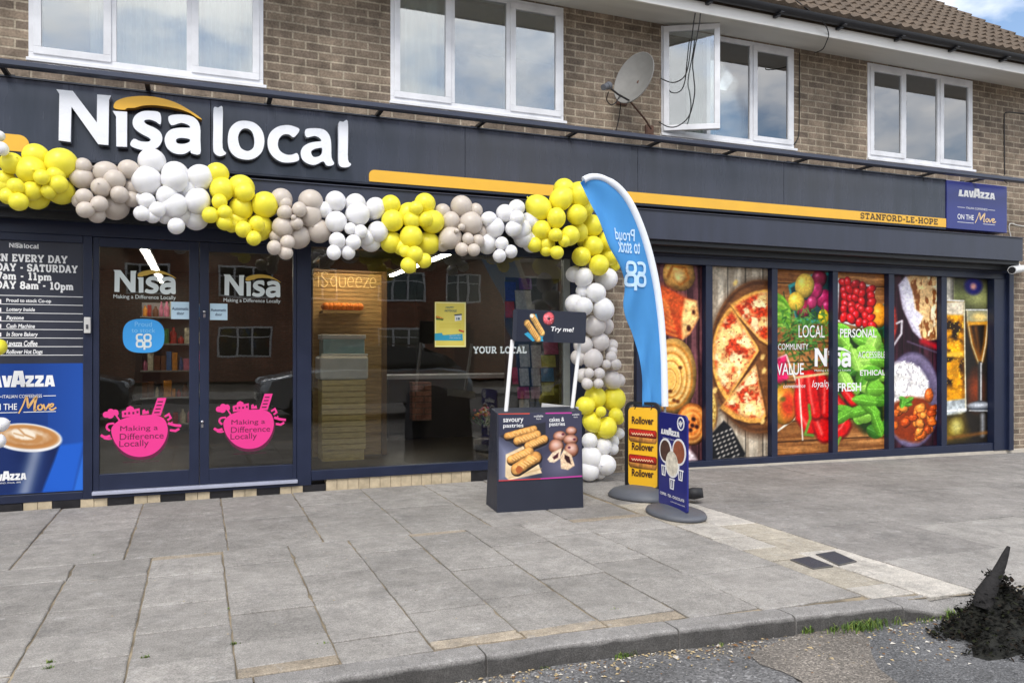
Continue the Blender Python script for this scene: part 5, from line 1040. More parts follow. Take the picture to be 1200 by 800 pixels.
# (colour, where, ox, oy, k, [(x, y, r) ...]) measured cluster by cluster on the photograph, back to front
CL = [
 ('white', 'at the far left end of the sign', 0, 0, 3.75, [(-4, 598, 26), (10, 656, 30)]),
 ('yellow', 'in the cluster over the opening hours board', 0, 160, 3.75, [(25, 225, 55), (20, 195, 52), (160, 268, 56), (265, 240, 64), (158, 88, 60), (50, 118, 50), (270, 118, 72), (138, 150, 70), (140, 240, 46), (243, 172, 40), (215, 240, 35), (258, 210, 42), (35, 262, 40), (68, 218, 38), (185, 180, 37), (82, 287, 44)]),
 ('beige', 'in the cluster below the letter N', 0, 160, 3.75, [(505, 305, 66), (580, 225, 38), (580, 275, 36), (345, 285, 30), (365, 132, 40), (365, 185, 52), (470, 162, 54), (565, 145, 45), (425, 345, 38), (525, 255, 40), (503, 190, 48), (445, 225, 46), (370, 265, 40), (437, 297, 38), (375, 322, 40)]),
 ('white', 'in the cluster below the yellow swoosh', 0, 160, 3.75, [(862, 358, 54), (800, 345, 44), (820, 230, 46), (610, 275, 28), (725, 355, 32), (668, 110, 60), (880, 180, 58), (770, 168, 60), (645, 195, 67), (735, 265, 50), (867, 285, 58), (765, 302, 60), (768, 190, 60), (670, 350, 34), (645, 283, 38), (690, 322, 37), (622, 338, 36), (775, 393, 37)]),
 ('yellow', 'in the cluster above the right door leaf', 0, 160, 3.75, [(1140, 400, 60), (1040, 370, 48), (1020, 392, 32), (1060, 315, 55), (955, 165, 52), (1060, 225, 58), (1165, 300, 60), (975, 233, 56), (1075, 245, 44), (985, 378, 36), (965, 287, 35), (925, 345, 37), (988, 333, 32), (1130, 385, 35), (1070, 408, 37), (1115, 447, 34)]),
 ('beige', 'in the cluster over the post right of the doors', 300, 200, 3.75, [(185, 290, 56), (275, 265, 54), (88, 290, 30), (235, 190, 56), (240, 135, 54), (112, 125, 48), (128, 145, 32), (118, 248, 48), (178, 232, 30), (127, 183, 33), (190, 172, 33), (165, 206, 13), (130, 360, 32), (138, 315, 33), (80, 338, 32)]),
 ('white', 'in the cluster over the juice bar lettering', 300, 200, 3.75, [(505, 315, 44), (487, 295, 40), (300, 172, 36), (525, 165, 47), (437, 145, 46), (350, 135, 46), (535, 268, 46), (447, 192, 53), (352, 225, 47), (380, 335, 24), (415, 255, 27), (460, 268, 31), (405, 360, 32), (357, 307, 36), (428, 315, 34), (342, 360, 33)]),
 ('yellow', 'in the cluster over the middle of the shop window', 300, 200, 3.75, [(755, 320, 52), (640, 335, 38), (592, 315, 48), (592, 150, 44), (742, 145, 48), (672, 185, 47), (775, 225, 54), (685, 218, 40), (600, 220, 50), (682, 290, 52), (745, 215, 34), (702, 165, 32), (655, 355, 27), (740, 395, 34), (670, 415, 36), (698, 367, 36)]),
 ('beige', 'in the cluster left of the last white one', 300, 200, 3.75, [(820, 322, 34), (985, 270, 34), (820, 180, 36), (965, 175, 32), (903, 158, 49), (855, 222, 42), (855, 295, 51), (943, 232, 53), (975, 310, 30), (905, 345, 30), (932, 300, 27), (903, 248, 16), (882, 265, 11), (957, 348, 29)]),
 ('white', 'in the cluster left of the garland corner', 560, 180, 3.75, [(235, 390, 44), (225, 300, 44), (200, 370, 44), (40, 395, 46), (185, 335, 50), (120, 262, 40), (50, 290, 36), (170, 238, 36), (75, 325, 43), (155, 330, 36), (172, 285, 34), (105, 395, 30), (145, 430, 29), (95, 450, 29)]),
 ('yellow', 'in the corner cluster beside the tip of the flag', 560, 180, 3.75, [(440, 345, 44), (470, 240, 40), (300, 400, 40), (250, 400, 34), (300, 425, 28), (268, 240, 56), (378, 155, 46), (280, 335, 44), (445, 180, 56), (365, 200, 51), (435, 268, 46), (345, 282, 43), (405, 360, 43), (348, 435, 30), (380, 385, 27), (342, 357, 30)]),
 ('yellow', 'at the top of the hanging column', 560, 180, 3.75, [(600, 490, 28), (580, 450, 46), (465, 385, 30), (570, 385, 46), (500, 318, 52), (455, 452, 43), (505, 407, 47), (532, 490, 46)]),
 ('white', 'in the upper half of the hanging column', 560, 180, 3.75, [(425, 530, 36), (565, 550, 51), (460, 605, 30), (425, 660, 43), (465, 543, 43), (520, 612, 43), (463, 672, 43), (553, 686, 49)]),
 ('cream', 'in the middle of the hanging column', 540, 320, 5.333, [(905, 330, 52), (945, 450, 38), (940, 490, 40), (735, 525, 50), (985, 670, 44), (765, 450, 61), (765, 640, 46), (872, 430, 59), (838, 328, 68), (945, 665, 59), (825, 535, 66), (940, 525, 37), (910, 570, 31), (967, 570, 37), (865, 627, 36), (800, 625, 33), (790, 692, 36), (860, 690, 33)]),
 ('yellow', 'near the foot of the hanging column', 540, 460, 5.333, [(985, 165, 34), (870, 262, 38), (955, 40, 76), (840, 30, 71), (780, 80, 61), (820, 180, 62), (968, 140, 46), (910, 220, 66), (876, 118, 33)]),
 ('white', 'at the foot of the hanging column', 540, 460, 5.333, [(985, 255, 38), (955, 300, 34), (950, 350, 38), (770, 470, 44), (865, 540, 42), (805, 300, 52), (890, 335, 56), (815, 410, 71), (805, 525, 61), (905, 450, 66)]),
 ('yellow', 'peeping in beside the service list on the board', 0, 260, 5, [(-12, 735, 52)]),
 ('white', 'in the pair in front of the coffee cup picture', 0, 410, 4, [(2, 350, 38), (-4, 428, 32)]),
]
NAME = {'cream': 'off-white'}
for ci, (col, where, ox, oy, k, lst) in enumerate(CL):
    rm = sorted(q[2] for q in lst)[len(lst) // 2]; items = []
    column = ci in (11, 12, 13, 14, 15)
    for i, (x, y, r) in enumerate(lst):
        u, v, rp = ox + x / k, oy + y / k, r / k; fr_ = i / max(1, len(lst) - 1)
        base = -.47 if not column else -.30
        if ci in (16, 17): base = -.22
        rw = rp * dep(u, base) / F; Y = base - .02 - .17 * fr_ - (.0 if r > rm else .03)
        xx, zz = P(u, v, Y); rw = rp * dep(u, Y) / F * cos(atan((u - 600) / F)) ** .5
        if zz - rw < .004: zz = rw + .004
        items.append((xx, Y, zz, rw, u, v, rp))
    ex = {}
    if len(items) > 5:
        for nm, key in (('topmost', lambda q: q[5] - q[6]), ('lowest', lambda q: -(q[5] + q[6])), ('leftmost', lambda q: q[4] - q[6]), ('rightmost', lambda q: -(q[4] + q[6]))):
            cand = [j for j in sorted(range(len(items)), key=lambda j: key(items[j])) if j not in ex]; ex[cand[0]] = nm
    else:
        od = sorted(range(len(items)), key=lambda j: items[j][5]); 
        for q, j in enumerate(od): ex[j] = 'single' if len(od) == 1 else ('upper' if q == 0 else 'lower')
    for j, (xx, Y, zz, rw, u, v, rp) in enumerate(items):
        o = bpy.data.objects.new('balloon', BM[col]); C.objects.link(o); o.location = (xx, Y, zz); o.scale = (rw * R.uniform(.96, 1.02), rw * R.uniform(.96, 1.02), rw * R.uniform(.98, 1.07))
        d = (Vector((R.gauss(0, .5), -1.0, R.gauss(.15, .5))) if R.random() < .7 else Vector((R.gauss(0, 1), R.gauss(.2, .5), R.gauss(0, 1)))).normalized(); o.rotation_euler = d.to_track_quat('Z', 'Y').to_euler()
        nm = NAME.get(col, col); cu = sum(q[4] for q in items) / len(items); cvv = sum(q[5] for q in items) / len(items)
        if j in ex: lab = f'{ex[j]} {nm} balloon {where}'
        else:
            sz = 'large' if rp * k > rm * 1.08 else ('small' if rp * k < rm * .85 else 'middling'); ps = ('upper' if v < cvv else 'lower') + ' ' + ('left' if u < cu else 'right')
            lab = f'{sz} {nm} balloon, {ps} part, {where}'
        tag(o, lab, 'balloon', f'{nm} balloons {where}')

# ================================================================== FEATHER FLAG
fl_ = empty('feather_flag', (3.62, -1.45, .0)); tag(fl_, 'tall blue feather flag with white edge seen from behind, lettering mirrored', 'flag')
FY = -1.40
edge_r = [(684, 211), (692, 207.5), (704, 208), (718, 215), (730, 226), (741, 243), (751, 266), (759, 290), (766, 318), (771, 346), (775, 380), (777.5, 420), (778.5, 450), (779, 476)]
edge_l = [(681.5, 213.5), (686, 226), (692, 244), (698, 258), (705, 275), (713, 293), (722, 309), (730, 326), (732.5, 340), (731, 358), (734, 374), (742, 392), (748, 412), (751, 436), (753, 456), (754, 476)]
er_ = smooth_loop([P(u, v, FY) for u, v in edge_r], 5, False); el_ = smooth_loop([P(u, v, FY) for u, v in edge_l], 5, False)
def resample(p, n):
    d = [0]
    for a, b in zip(p[:-1], p[1:]): d.append(d[-1] + math.hypot(b[0] - a[0], b[1] - a[1]))
    return [(np.interp(t, d, [q[0] for q in p]), np.interp(t, d, [q[1] for q in p])) for t in np.linspace(0, d[-1], n)]
NR, NC = 70, 22; er2, el2 = resample(er_, NR), resample(el_, NR)
def bill(s, t): return .030 * sin(t * 9 + s * 6) * (1 - t * .3) * s + .010 * sin(t * 27 - s * 9) * s + .012 * sin(s * 14 + t * 5) * s * t + .03 * s * s * sin(t * 4)
vs = []; 
for i in range(NR):
    t = i / (NR - 1)
    for j in range(NC):
        s_ = 1 - j / (NC - 1); x = el2[i][0] * s_ + er2[i][0] * (1 - s_); z = el2[i][1] * s_ + er2[i][1] * (1 - s_); vs.append((x, FY - bill(s_, t), z))
mb = MB(); mb.add(vs, [(i * NC + j, (i + 1) * NC + j, (i + 1) * NC + j + 1, i * NC + j + 1) for i in range(NR - 1) for j in range(NC - 1)], 0, True)
FB = trans(mat('flag_blue', (92, 170, 232), .7, spec=.2, var=.06, scale=2), .35); FW = mat('flag_white', (232, 236, 242), .7)
o = mb.build('banner', FB, fl_); sm = o.modifiers.new('cloth', 'SOLIDIFY'); sm.thickness = .002
mb = MB(); pr = [(p[0] - .0, FY - .004, p[1]) for p in er2]
mb.tube([(p[0], FY + .002, p[1]) for p in er2], [.028] * 8 + [.033] * (NR - 8), n=8); mb.build('pole_sleeve', FW, fl_)
mb = MB(); bx, bz = er2[-1]; mb.tube([(bx, FY, bz + .1), (bx + .002, FY, .05)], .012, n=8); mb.build('pole', mat('pole_grey', (150, 152, 156), .4, metal=.5), fl_)
mb = MB(); bx2, bz2 = P(806, 575, FY); mb.lathe((bx, FY, .002), [(.16, 0), (.17, .02), (.16, .045), (.05, .06), (.02, .09), (0, .09)], 24); mb.lathe((bx + .1, FY - .3, .02), [(.0, 0), (.075, .01), (.075, .09), (0, .10)], 20, axis=(0, .2, 1)); mb.build('base', mat('rubber_black', (28, 28, 32), .6), fl_)
# lettering follows the slack of the cloth
mb = MB(); f = FAC(FY - .03)
def fz(x, y, q=FY - .03): return P(660 + x / 5, 190 + y / 5, q)
(a, za), (b, zb) = fz(303, 455), fz(428, 395); mb.text(f, 'Proud', a, za, b, zb + .005, 0, .0, .012, mirror=True); (a, za), (b, zb) = fz(312, 530), fz(460, 450); mb.text(f, 'to stock', a, za, b, zb, 0, .0, .012, mirror=True)
(a, za), (b, zb) = fz(428, 655), fz(490, 540); coop_logo(mb, f, a, za, (b - a) * 2.05, 0, -1, .0); 
CLV = np.array(vs)
def on_cloth(p):
    d2 = (CLV[:, 0] - p[0]) ** 2 + (CLV[:, 2] - p[2]) ** 2; k_ = np.argsort(d2)[:4]; w_ = 1 / (d2[k_] + 1e-6); return (p[0], float((CLV[k_, 1] * w_).sum() / w_.sum()) - .008 + (p[1] - FY + .03), p[2])
mb.v = [on_cloth(p) for p in mb.v]; mb.build('lettering', mat('flag_lettering', (190, 220, 244), .7), fl_)

# ================================================================== PASTRY STAND
st = empty('pastry_stand', (2.53, -1.40, 0)); tag(st, 'black pastry advertising stand with a Try me placard raised on two white poles', 'display stand')
CARD = mat('black_card', (36, 40, 54), .5, var=.08, scale=4); 
gl, gr, gb = G(582.5, 600.5), G(684, 594.5), G(565, 589)
ft = Fr((gl[0], gl[1], .0), (gr[0] - gl[0], gr[1] - gl[1], 0)); bw = math.hypot(gr[0] - gl[0], gr[1] - gl[1])
tilt = .05; f_top = ft(0, 0, 0); HB = .775
bl = Vector((gl[0], gl[1], 0)); br = Vector((gr[0], gr[1], 0)); nn = ft.N; bd = .36
tl = bl - nn * tilt + Vector((.012, 0, HB)); trr = br - nn * tilt + Vector((.0, 0, HB)); btl = bl - nn * (tilt + .16) + Vector((.0, 0, HB + .03)); btr = br - nn * (tilt + .16) + Vector((0, 0, HB + .03)); bbl = bl - nn * bd; bbr = br - nn * bd
mb = MB(); mb.add([bl, br, trr, tl, bbl, bbr, btr, btl], [(0, 1, 2, 3), (1, 5, 6, 2), (5, 4, 7, 6), (4, 0, 3, 7), (3, 2, 6, 7)]); mb.build('body', CARD, st, bevel=.006)
fv = (tl - bl); ff = Fr(tuple(bl + ft.N * .003), tuple(br - bl), tuple(fv.normalized())); FHt = fv.length
c = Cv(245, 118, 785, 548, 300, 11); c.fill((52, 54, 72)); c.mix(np.clip((c.x - 250) / 500, 0, 1) * .3, (80, 80, 104)); c.poly([(245, 300), (400, 380), (400, 548), (245, 548)], (128, 132, 158), 60); c.poly([(520, 118), (785, 118), (785, 548), (520, 548)], (62, 62, 82), 3); c.mix(np.clip(1 - c.er(640, 470, 150, 120), 0, 1) * .8 * (c.x > 520), (110, 108, 132))
c.poly([(250, 262), (400, 205), (546, 180), (546, 330), (440, 372), (330, 310)], (42, 42, 50), 5); c.line([(252, 268), (440, 374), (546, 335)], 5, (78, 78, 88), 3)
c.poly([(290, 380), (400, 330), (500, 450), (520, 508), (310, 545), (286, 520)], (226, 200, 160), 4, .15, 30, 4); c.line([(310, 530), (515, 480)], 5, (190, 156, 110), 6)
for p, q, w in (((300, 262), (470, 222), 44), ((365, 295), (490, 258), 54), ((435, 330), (535, 290), 54), ((325, 415), (440, 365), 56), ((360, 475), (480, 405), 76)):
    c.roll((p[0] + 3, p[1] + 8), (q[0] + 3, q[1] + 8), w + 6, (60, 44, 40), 2, 0); c.roll(p, q, w, (218, 156, 84), int(w), 7, (240, 200, 130))
c.disc(374, 480, 22, 24, (168, 92, 50), 0, 4, .4, 3)
for (x, y, rx, ry) in ((715, 242, 38, 30), (640, 275, 46, 36), (710, 300, 50, 36), (615, 340, 50, 50), (715, 365, 48, 50)):
    c.ball(x, y, rx, ry, (172, 108, 82), 0, .15, .6, .3, int(x)); d = c.er(x, y - ry * .2, rx * .86, ry * .7); c.mix(np.clip(1.1 - d, 0, 1) * .8, (232, 208, 198))
for (x, y) in ((660, 262), (735, 298), (700, 350)): c.disc(x, y, 9, 7, (90, 30, 50), 0, 4)
c.poly([(556, 420), (590, 378), (650, 350), (640, 420), (600, 445), (570, 440)], (232, 206, 176), 4, .2, 10, 3); c.poly([(590, 410), (630, 380), (625, 412), (600, 425)], (70, 30, 40), 4); c.poly([(640, 410), (665, 360), (715, 400), (735, 470), (690, 496), (645, 485)], (226, 196, 162), 4, .25, 8, 5); c.poly([(670, 395), (700, 410), (712, 460), (685, 445), (668, 420)], (48, 22, 26), 4, .3, 8, 4)
c.line([(245, 119), (440, 122)], 8, (206, 74, 54), 2); c.line([(550, 122), (715, 124)], 9, (190, 60, 150), 2); c.line([(245, 546), (515, 546)], 9, (196, 60, 66), 2); c.line([(515, 545), (785, 540)], 9, (190, 60, 150), 2)
y0_ = FHt * .315; c.sheet('food_print', Fr(tuple(ff(0.012, y0_, 0)), tuple(br - bl), tuple(fv.normalized())), bw - .024, FHt - y0_ - .004, .003, PRINT, st)
mb = MB(); sx_ = (bw - .024) / 540; sy_ = (FHt - y0_ - .004) / 430
def bt(s_, xa, ya, xb, yb, bold=.008): mb.text(ff, s_, .012 + (xa - 245) * sx_, y0_ + (548 - yb) * sy_, .012 + (xb - 245) * sx_, y0_ + (548 - ya) * sy_, 0, .006, bold)
bt('savoury', 274, 150, 402, 184); bt('pastries', 274, 184, 402, 216); bt('cakes &', 570, 150, 668, 178); bt('pastries', 570, 182, 672, 214); bt('available', 470, 132, 530, 146, .0); bt('here', 486, 150, 516, 162, 0); bt('available', 722, 128, 768, 140, 0); bt('here', 732, 146, 756, 156, 0); mb.build('lettering', WHT, st)
PLW = mat('pole_white', (232, 232, 232), .4)
def W3(u, v, Y): x, z = P(u, v, Y); return Vector((x, Y, z))
SY = gl[1] + .10
for (ua, va, ub, vb) in ((592.5, 487, 600.5, 398), (669.5, 487, 679.5, 400)):
    q = MB(); q.tube([W3(ua, va, SY), W3(ub, vb, SY + .015)], .0165, n=10); q.build('pole', PLW, st)
a0, a1 = W3(599, 399.5, SY), W3(684.5, 402.5, SY - .05); t0 = W3(600.5, 362, SY)
fp = Fr(tuple(a0), tuple((a1 - a0)), tuple(t0 - a0)); pw, ph = (a1 - a0).length, (t0 - a0).length; fp.N = fp.U.cross(fp.V).normalized()
mb = MB(); mb.shape(fp, plate(0, pw, 0, ph, .02, .02, .02, .02), [], .018, .026, 0); pl = mb.build('placard', CARD, st)
c = Cv(0, 0, 150, 115, 150, 12); c.fill((38, 42, 56)); c.poly([(65, 18), (76, 12), (108, 95), (98, 110), (90, 80)], (54, 154, 190), 2); c.poly([(30, 88), (45, 80), (90, 112), (110, 112), (104, 98), (66, 114)], (54, 154, 190), 2)
c.roll((40, 48), (86, 104), 26, (216, 168, 96), 3, 9, (150, 96, 44)); c.roll((62, 24), (102, 82), 24, (222, 176, 104), 4, 9, (150, 96, 44)); c.disc(58, 20, 8, 7, (240, 230, 214), 30, 3)
c.ball(128, 28, 24, 25, (224, 96, 104), 0, .3, .5, .5, 5, .06); c.disc(128, 27, 6, 6, (60, 30, 36), 0, 2); d = c.er(128, 28, 20, 21); c.mix((d < 1) * (c.noise(4, 6, 2) > .72) * .8, (250, 190, 200))
c.sheet('food_print', Fr(tuple(fp(pw * .055, ph * .0, 0)), tuple(fp.U), tuple(fp.V)), pw * .5, ph * .98, .0275, PRINT, st)
mb = MB(); mb.text(fp, 'Try me!', pw * .515, ph * .31, pw * .83, ph * .50, 0, .0285, .02, .15); mb.build('lettering', WHT, st)
lf = MB(); A3, B3 = W3(640, 476, SY - .02), W3(686, 481, SY - .02); f9 = Fr(tuple(A3 - Vector((0, 0, .09))), tuple(B3 - A3), (0, -.25, 1)); lf.fbox(f9, 0, .34, 0, .085, -.12, -.116); o = lf.build('leaflet', mat('leaflet_paper', (222, 220, 216), .7)); tag(o, 'white leaflet lying on the top edge of the black pastry stand', 'leaflet')

# ================================================================== PAVEMENT SIGNS
GREYP = mat('grey_plastic', (88, 91, 98), .55, var=.10, scale=9, bump=.2, bscale=120)
def swing(u, v, zb): d = (CAM.z - zb) * F / (v - V0); x = (u - 600) / F * d; return Vector((x * cos(YAW) + d * sin(YAW), CAM.y + d * cos(YAW) - x * sin(YAW), zb))
def pav_sign(name, label, A, B, zt, body_m, inset, base_c, brx, bry, bh, frame_m=None):
    """upright panel on a weighted oval base; A,B are the panel's lower corners seen from the left"""
    e = empty(name, (base_c[0], base_c[1], 0)); tag(e, label, 'pavement sign'); ang = math.atan2(B.y - A.y, B.x - A.x)
    q = MB(); q.lathe((base_c[0], base_c[1], .002), [(1.0, 0), (1.02, .012), (.98, .03), (.86, bh * .62), (.6, bh * .86), (.28, bh), (0, bh)], 36, sx=brx, sy=bry, ref=(cos(ang), sin(ang), 0)); q.build('base', GREYP, e)
    f = Fr(tuple(A), (B.x - A.x, B.y - A.y, 0)); w = math.hypot(B.x - A.x, B.y - A.y); return e, f, w, zt - A.z
A, B = swing(734.5, 570, .075), swing(773, 574.5, .075)
rl, f, w, h = pav_sign('swing_sign', 'yellow hot dog pavement sign in a black frame on a grey base', A, B, .825, None, 0, ((A.x + B.x) / 2 - .02, (A.y + B.y) / 2), .30, .205, .10)
mb = MB(); fr_out = plate(-.012, w + .012, -.0, h, .07, .0, .07, .0, 8); fr_in = plate(.014, w - .014, .02, h - .026, .05, .0, .05, .0, 8); mb.shape(f, fr_out, [fr_in], -.014, .014, 0); mb.build('frame', mat('black_frame', (24, 24, 28), .4), rl)
mb = MB(); mb.shape(f, plate(.018, w - .018, .02, h - .05, .04, .03, .04, .03, 6), [], -.006, .006, 0)
mb.build('panel', mat('hotdog_yellow', (246, 188, 40), .35, coat=.3), rl)
for hx in (.08, w - .08):
    q = MB(); q.tube([f(hx, h - .02, 0), f(hx + .012, h - .045, .008), f(hx, h - .065, .004)], .005, n=6); q.build('hook', MATS['black_frame'], rl)
mb = MB(); iw, ih = w - .036, h - .07
def ry(v): return .02 + ih * (1 - v)
for yc in (.165, .50, .835): mb.text(f, 'Rollover', .018 + iw * .13, ry(yc + .045), .018 + iw * .88, ry(yc - .05), 0, .0105, .03)
mb.build('lettering', mat('hotdog_brown', (62, 32, 26), .5), rl)
c = Cv(0, 0, 180, 60, 170, 14)
def hotdog(cv, y):
    cv.roll((18, y + 12), (162, y + 16), 40, (206, 138, 66), 2, 0); cv.roll((12, y), (168, y + 3), 28, (158, 44, 30), 3, 0); cv.line([(14, y - 2)] + [(14 + i * 8, y - 2 + (5 if i % 2 else -5)) for i in range(20)], 4, (206, 30, 30), 2); cv.line([(20 + i * 8, y + 4 + (3 if i % 2 else -3)) for i in range(18)], 3, (250, 226, 180), 2)
for yc in (.335, .665):
    c = Cv(0, 0, 180, 60, 170, 14); c.fill((246, 188, 40)); hotdog(c, 26); c.sheet('hotdog_print', Fr(tuple(f(.022, ry(yc + .115), 0)), tuple(f.U)), iw - .008, ih * .225, .0075, PRINT, rl)
A, B = swing(773, 588.5, .05), swing(806, 601.5, .05)
cf, f, w, h = pav_sign('coffee_pavement_sign', 'dark blue coffee pavement sign with three cups on a low grey base', A, B, .78, None, 0, ((A.x + B.x) / 2 + .015, (A.y + B.y) / 2 - .01), .31, .20, .06)
mb = MB(); mb.shape(f, plate(0, w, 0, h, .05, .02, .05, .02, 6), [], -.008, .008, 0); mb.build('panel', mat('deep_blue', (30, 36, 118), .35, coat=.2), cf)
mb = MB(); cw = lambda a: w * a; ch = lambda b: h * (1 - b)
coffee_logo(mb, f, cw(.10), ch(.235), cw(.66), h * .055, 0, .0115); mb.text(f, 'TORINO, ITALIA, 1895', cw(.16), ch(.285), cw(.72), ch(.268), 0, .011)
for (x, y, r_) in ((.26, .41, .225), (.74, .39, .235), (.50, .53, .25)): mb.shape(f, [(cw(x) + w * r_ * cos(a), ch(y) + w * r_ * .98 * sin(a)) for a in np.linspace(0, 2 * pi, 30)[:-1]], [], .008, .010 + y * .002, 0)
mb.shape(f, [(cw(.80) + w * .12 * cos(a), ch(.09) + w * .12 * sin(a)) for a in np.linspace(0, 2 * pi, 26)[:-1]], [[(cw(.80) + w * .095 * cos(a), ch(.09) + w * .095 * sin(a)) for a in np.linspace(0, 2 * pi, 26)[:-1]]], .008, .011, 0)
mb.ribbon(f, [(cw(.74), ch(.08)), (cw(.80), ch(.115)), (cw(.86), ch(.07))], w * .035, 0, .0105); mb.ribbon(f, [(cw(.80), ch(.115)), (cw(.79), ch(.06))], w * .04, 0, .0105)
mb.text(f, 'COFFEE - TEA - CHOCOLATE', cw(.06), ch(.895), cw(.92), ch(.865), 0, .011, .02); mb.text(f, 'and much more inside', cw(.45), ch(.94), cw(.95), ch(.925), 0, .011)
for (x, y) in ((.2, .63), (.8, .63), (.5, .75)):
    mb.ribbon(f, [(cw(x - .07), ch(y - .05)), (cw(x - .05), ch(y + .045)), (cw(x + .05), ch(y + .045)), (cw(x + .07), ch(y - .05))], w * .03, 0, .0105); mb.ribbon(f, [(cw(x), ch(y - .04)), (cw(x), ch(y + .03))], w * .03, 0, .0105)
    mb.fbox(f, cw(x - .09), cw(x + .09), ch(y - .045), ch(y - .06), .008, .0108, 0)
mb.build('lettering', WHT, cf)
for (x, y, r_, col) in ((.26, .41, .185, (84, 58, 50)), (.74, .39, .195, (150, 84, 58)), (.50, .53, .215, (222, 214, 196))):
    q = MB(); q.shape(f, [(cw(x) + w * r_ * cos(a), ch(y) + w * r_ * sin(a)) for a in np.linspace(0, 2 * pi, 30)[:-1]], [], .0095, .0112 + y * .002, 0); q.build('cup_print', mat('cup_%d' % col[0], col, .5, var=.3, scale=22), cf)

# ================================================================== UTILITY COVERS, MADE-UP HEAP FOR THE DARK SMEAR AT THE KERB
for (pts, lab) in (([(926, 655.2), (948, 651.7), (976.5, 663), (953, 666.2)], 'dark square inspection cover nearer the camera in the pale paving strip'), ([(956, 648.3), (977.5, 645), (1004, 656.7), (983, 661.7)], 'dark square inspection cover farther from the camera in the pale paving strip')):
    w4 = [G(*p) for p in pts]; cx, cy = sum(p[0] for p in w4) / 4, sum(p[1] for p in w4) / 4; z = zg(cx)
    e = empty('inspection_cover', (cx, cy, z - .01)); tag(e, lab, 'drain cover', 'inspection covers in the pavement'); fq = Fr((cx, cy, z), (1, 0, 0), (0, 1, 0)); loc_ = [(p[0] - cx, p[1] - cy) for p in w4]
    q = MB(); q.shape(fq, [(a * .9, b * .9) for a, b in loc_], [], -.008, .006); q.build('lid', mat('iron_lid', (66, 68, 78), .55, metal=.3, var=.3, scale=40, bump=.8, bscale=160), e)
    q = MB(); q.shape(fq, loc_, [[(a * .915, b * .915) for a, b in loc_]], -.008, .0055); q.build('frame', mat('iron_frame', (92, 90, 88), .6, var=.2, scale=30), e)
mo = empty('smear_heap', (3.8, -4.6, ROAD_Z)); tag(mo, 'dark smear at the kerb end, made up as a black leafy heap with an upright stub', 'smudge')  # dark shadow smear at the kerb, given shape as a made-up heap
NA, NB = 40, 16; vs = []
for i in range(NB + 1):
    t = i / NB
    for k in range(NA):
        a = 2 * pi * k / NA; rr = (.44 + .09 * sin(a * 2 + .6) + .10 * sin(a * 5 + 1) + .05 * sin(a * 9)) * t; hh = .25 * (1 - t) ** 1.9 + .03 * sin(a * 4 + t * 7) * (1 - t) * t * 2
        vs.append((3.62 + .08 * t + rr * cos(a) * 1.0, -4.56 - .06 * t + rr * sin(a) * .62, ROAD_Z + .002 + max(0, hh) + R.uniform(0, .006) * (1 - t)))
mb = MB(); mb.add(vs, [(i * NA + k, (i + 1) * NA + k, (i + 1) * NA + (k + 1) % NA, i * NA + (k + 1) % NA) for i in range(NB) for k in range(NA)], 0, True)

lf_ = MB()
for k in range(4600):
    i_, k_ = int(NB * R.random() ** .75), R.randrange(NA); b_ = Vector(vs[min(NB, i_) * NA + k_]) + Vector((R.gauss(0, .022), R.gauss(0, .02), R.uniform(0, .022)))
    a_ = R.uniform(0, 2 * pi); d_ = Vector((cos(a_), sin(a_), R.uniform(-.1, .9))).normalized() * R.uniform(.010, .030); s_ = d_.cross(Vector((0, 0, 1))).normalized() * R.uniform(.003, .011)
    b_.z = max(b_.z, ROAD_Z + .004); lf_.add([b_ - s_ * .4, b_ + s_ * .4, b_ + d_ * .5 + s_, b_ + d_, b_ + d_ * .5 - s_], [(0, 1, 2, 3, 4)], R.choice((0, 0, 0, 0, 1, 2)))
lo_ = lf_.build('leaves', [mat('smear_black', (22, 22, 19), .95, spec=.15, var=.4, scale=40), mat('smear_olive', (34, 37, 22), .95, spec=.15), mat('smear_brown', (40, 33, 27), .95, spec=.15)], mo); lo_['kind'] = 'stuff'  # leaf shapes added to break up the made-up heap
mm = mat('smear_body', (27, 27, 21), .95, var=.7, scale=16, bump=1, bscale=60); mb.build('body', mm, mo)
mb = MB(); mb.tube([W3(1152, 712, -4.58), W3(1156, 694, -4.58), W3(1162, 682, -4.58), W3(1169, 671, -4.58), W3(1174, 660, -4.58), W3(1178, 650, -4.58), W3(1182, 640, -4.58)], [.05, .045, .034, .026, .021, .016, .008], n=12); mb.build('stub', mat('smear_stub', (30, 28, 28), .9, var=.5, scale=30, bump=1, bscale=50), mo)

# ================================================================== DISH, CAMERA, CABLES ON THE WALL
sdsh = empty('satellite_dish', (4.35, -.02, 3.62)); tag(sdsh, 'grey oval satellite dish on a bracket between two upstairs windows', 'satellite dish')
cen = W3(742.5, 91, -.42); axis = Vector((-.90, -.36, .30)).normalized(); up = (Vector((0, 0, 1)) - axis * axis.z).normalized(); sd_ = axis.cross(up)
RX, RY = .235, .275; prof = [(r_, .085 * r_ * r_ - .085) for r_ in np.linspace(0, 1, 10)]
mb = MB(); mb.lathe(cen, [(r_, h) for r_, h in prof] + [(1.02, .004), (1.02, -.008)] + [(r_, h - .012) for r_, h in reversed(prof)][0:], 40, axis=tuple(axis), sx=RX, sy=RY, ref=tuple(sd_))
mb.build('reflector', mat('dish_grey', (122, 121, 118), .6, var=.10, scale=12), sdsh)
lnb = W3(712, 101, -.72); foot = cen - up * RY * .93
mb = MB(); mb.tube([foot, foot + (lnb - foot) * .5 - up * .012, lnb], .010, n=6); mb.build('feed_arm', mat('black_arm', (40, 38, 38), .5), sdsh)
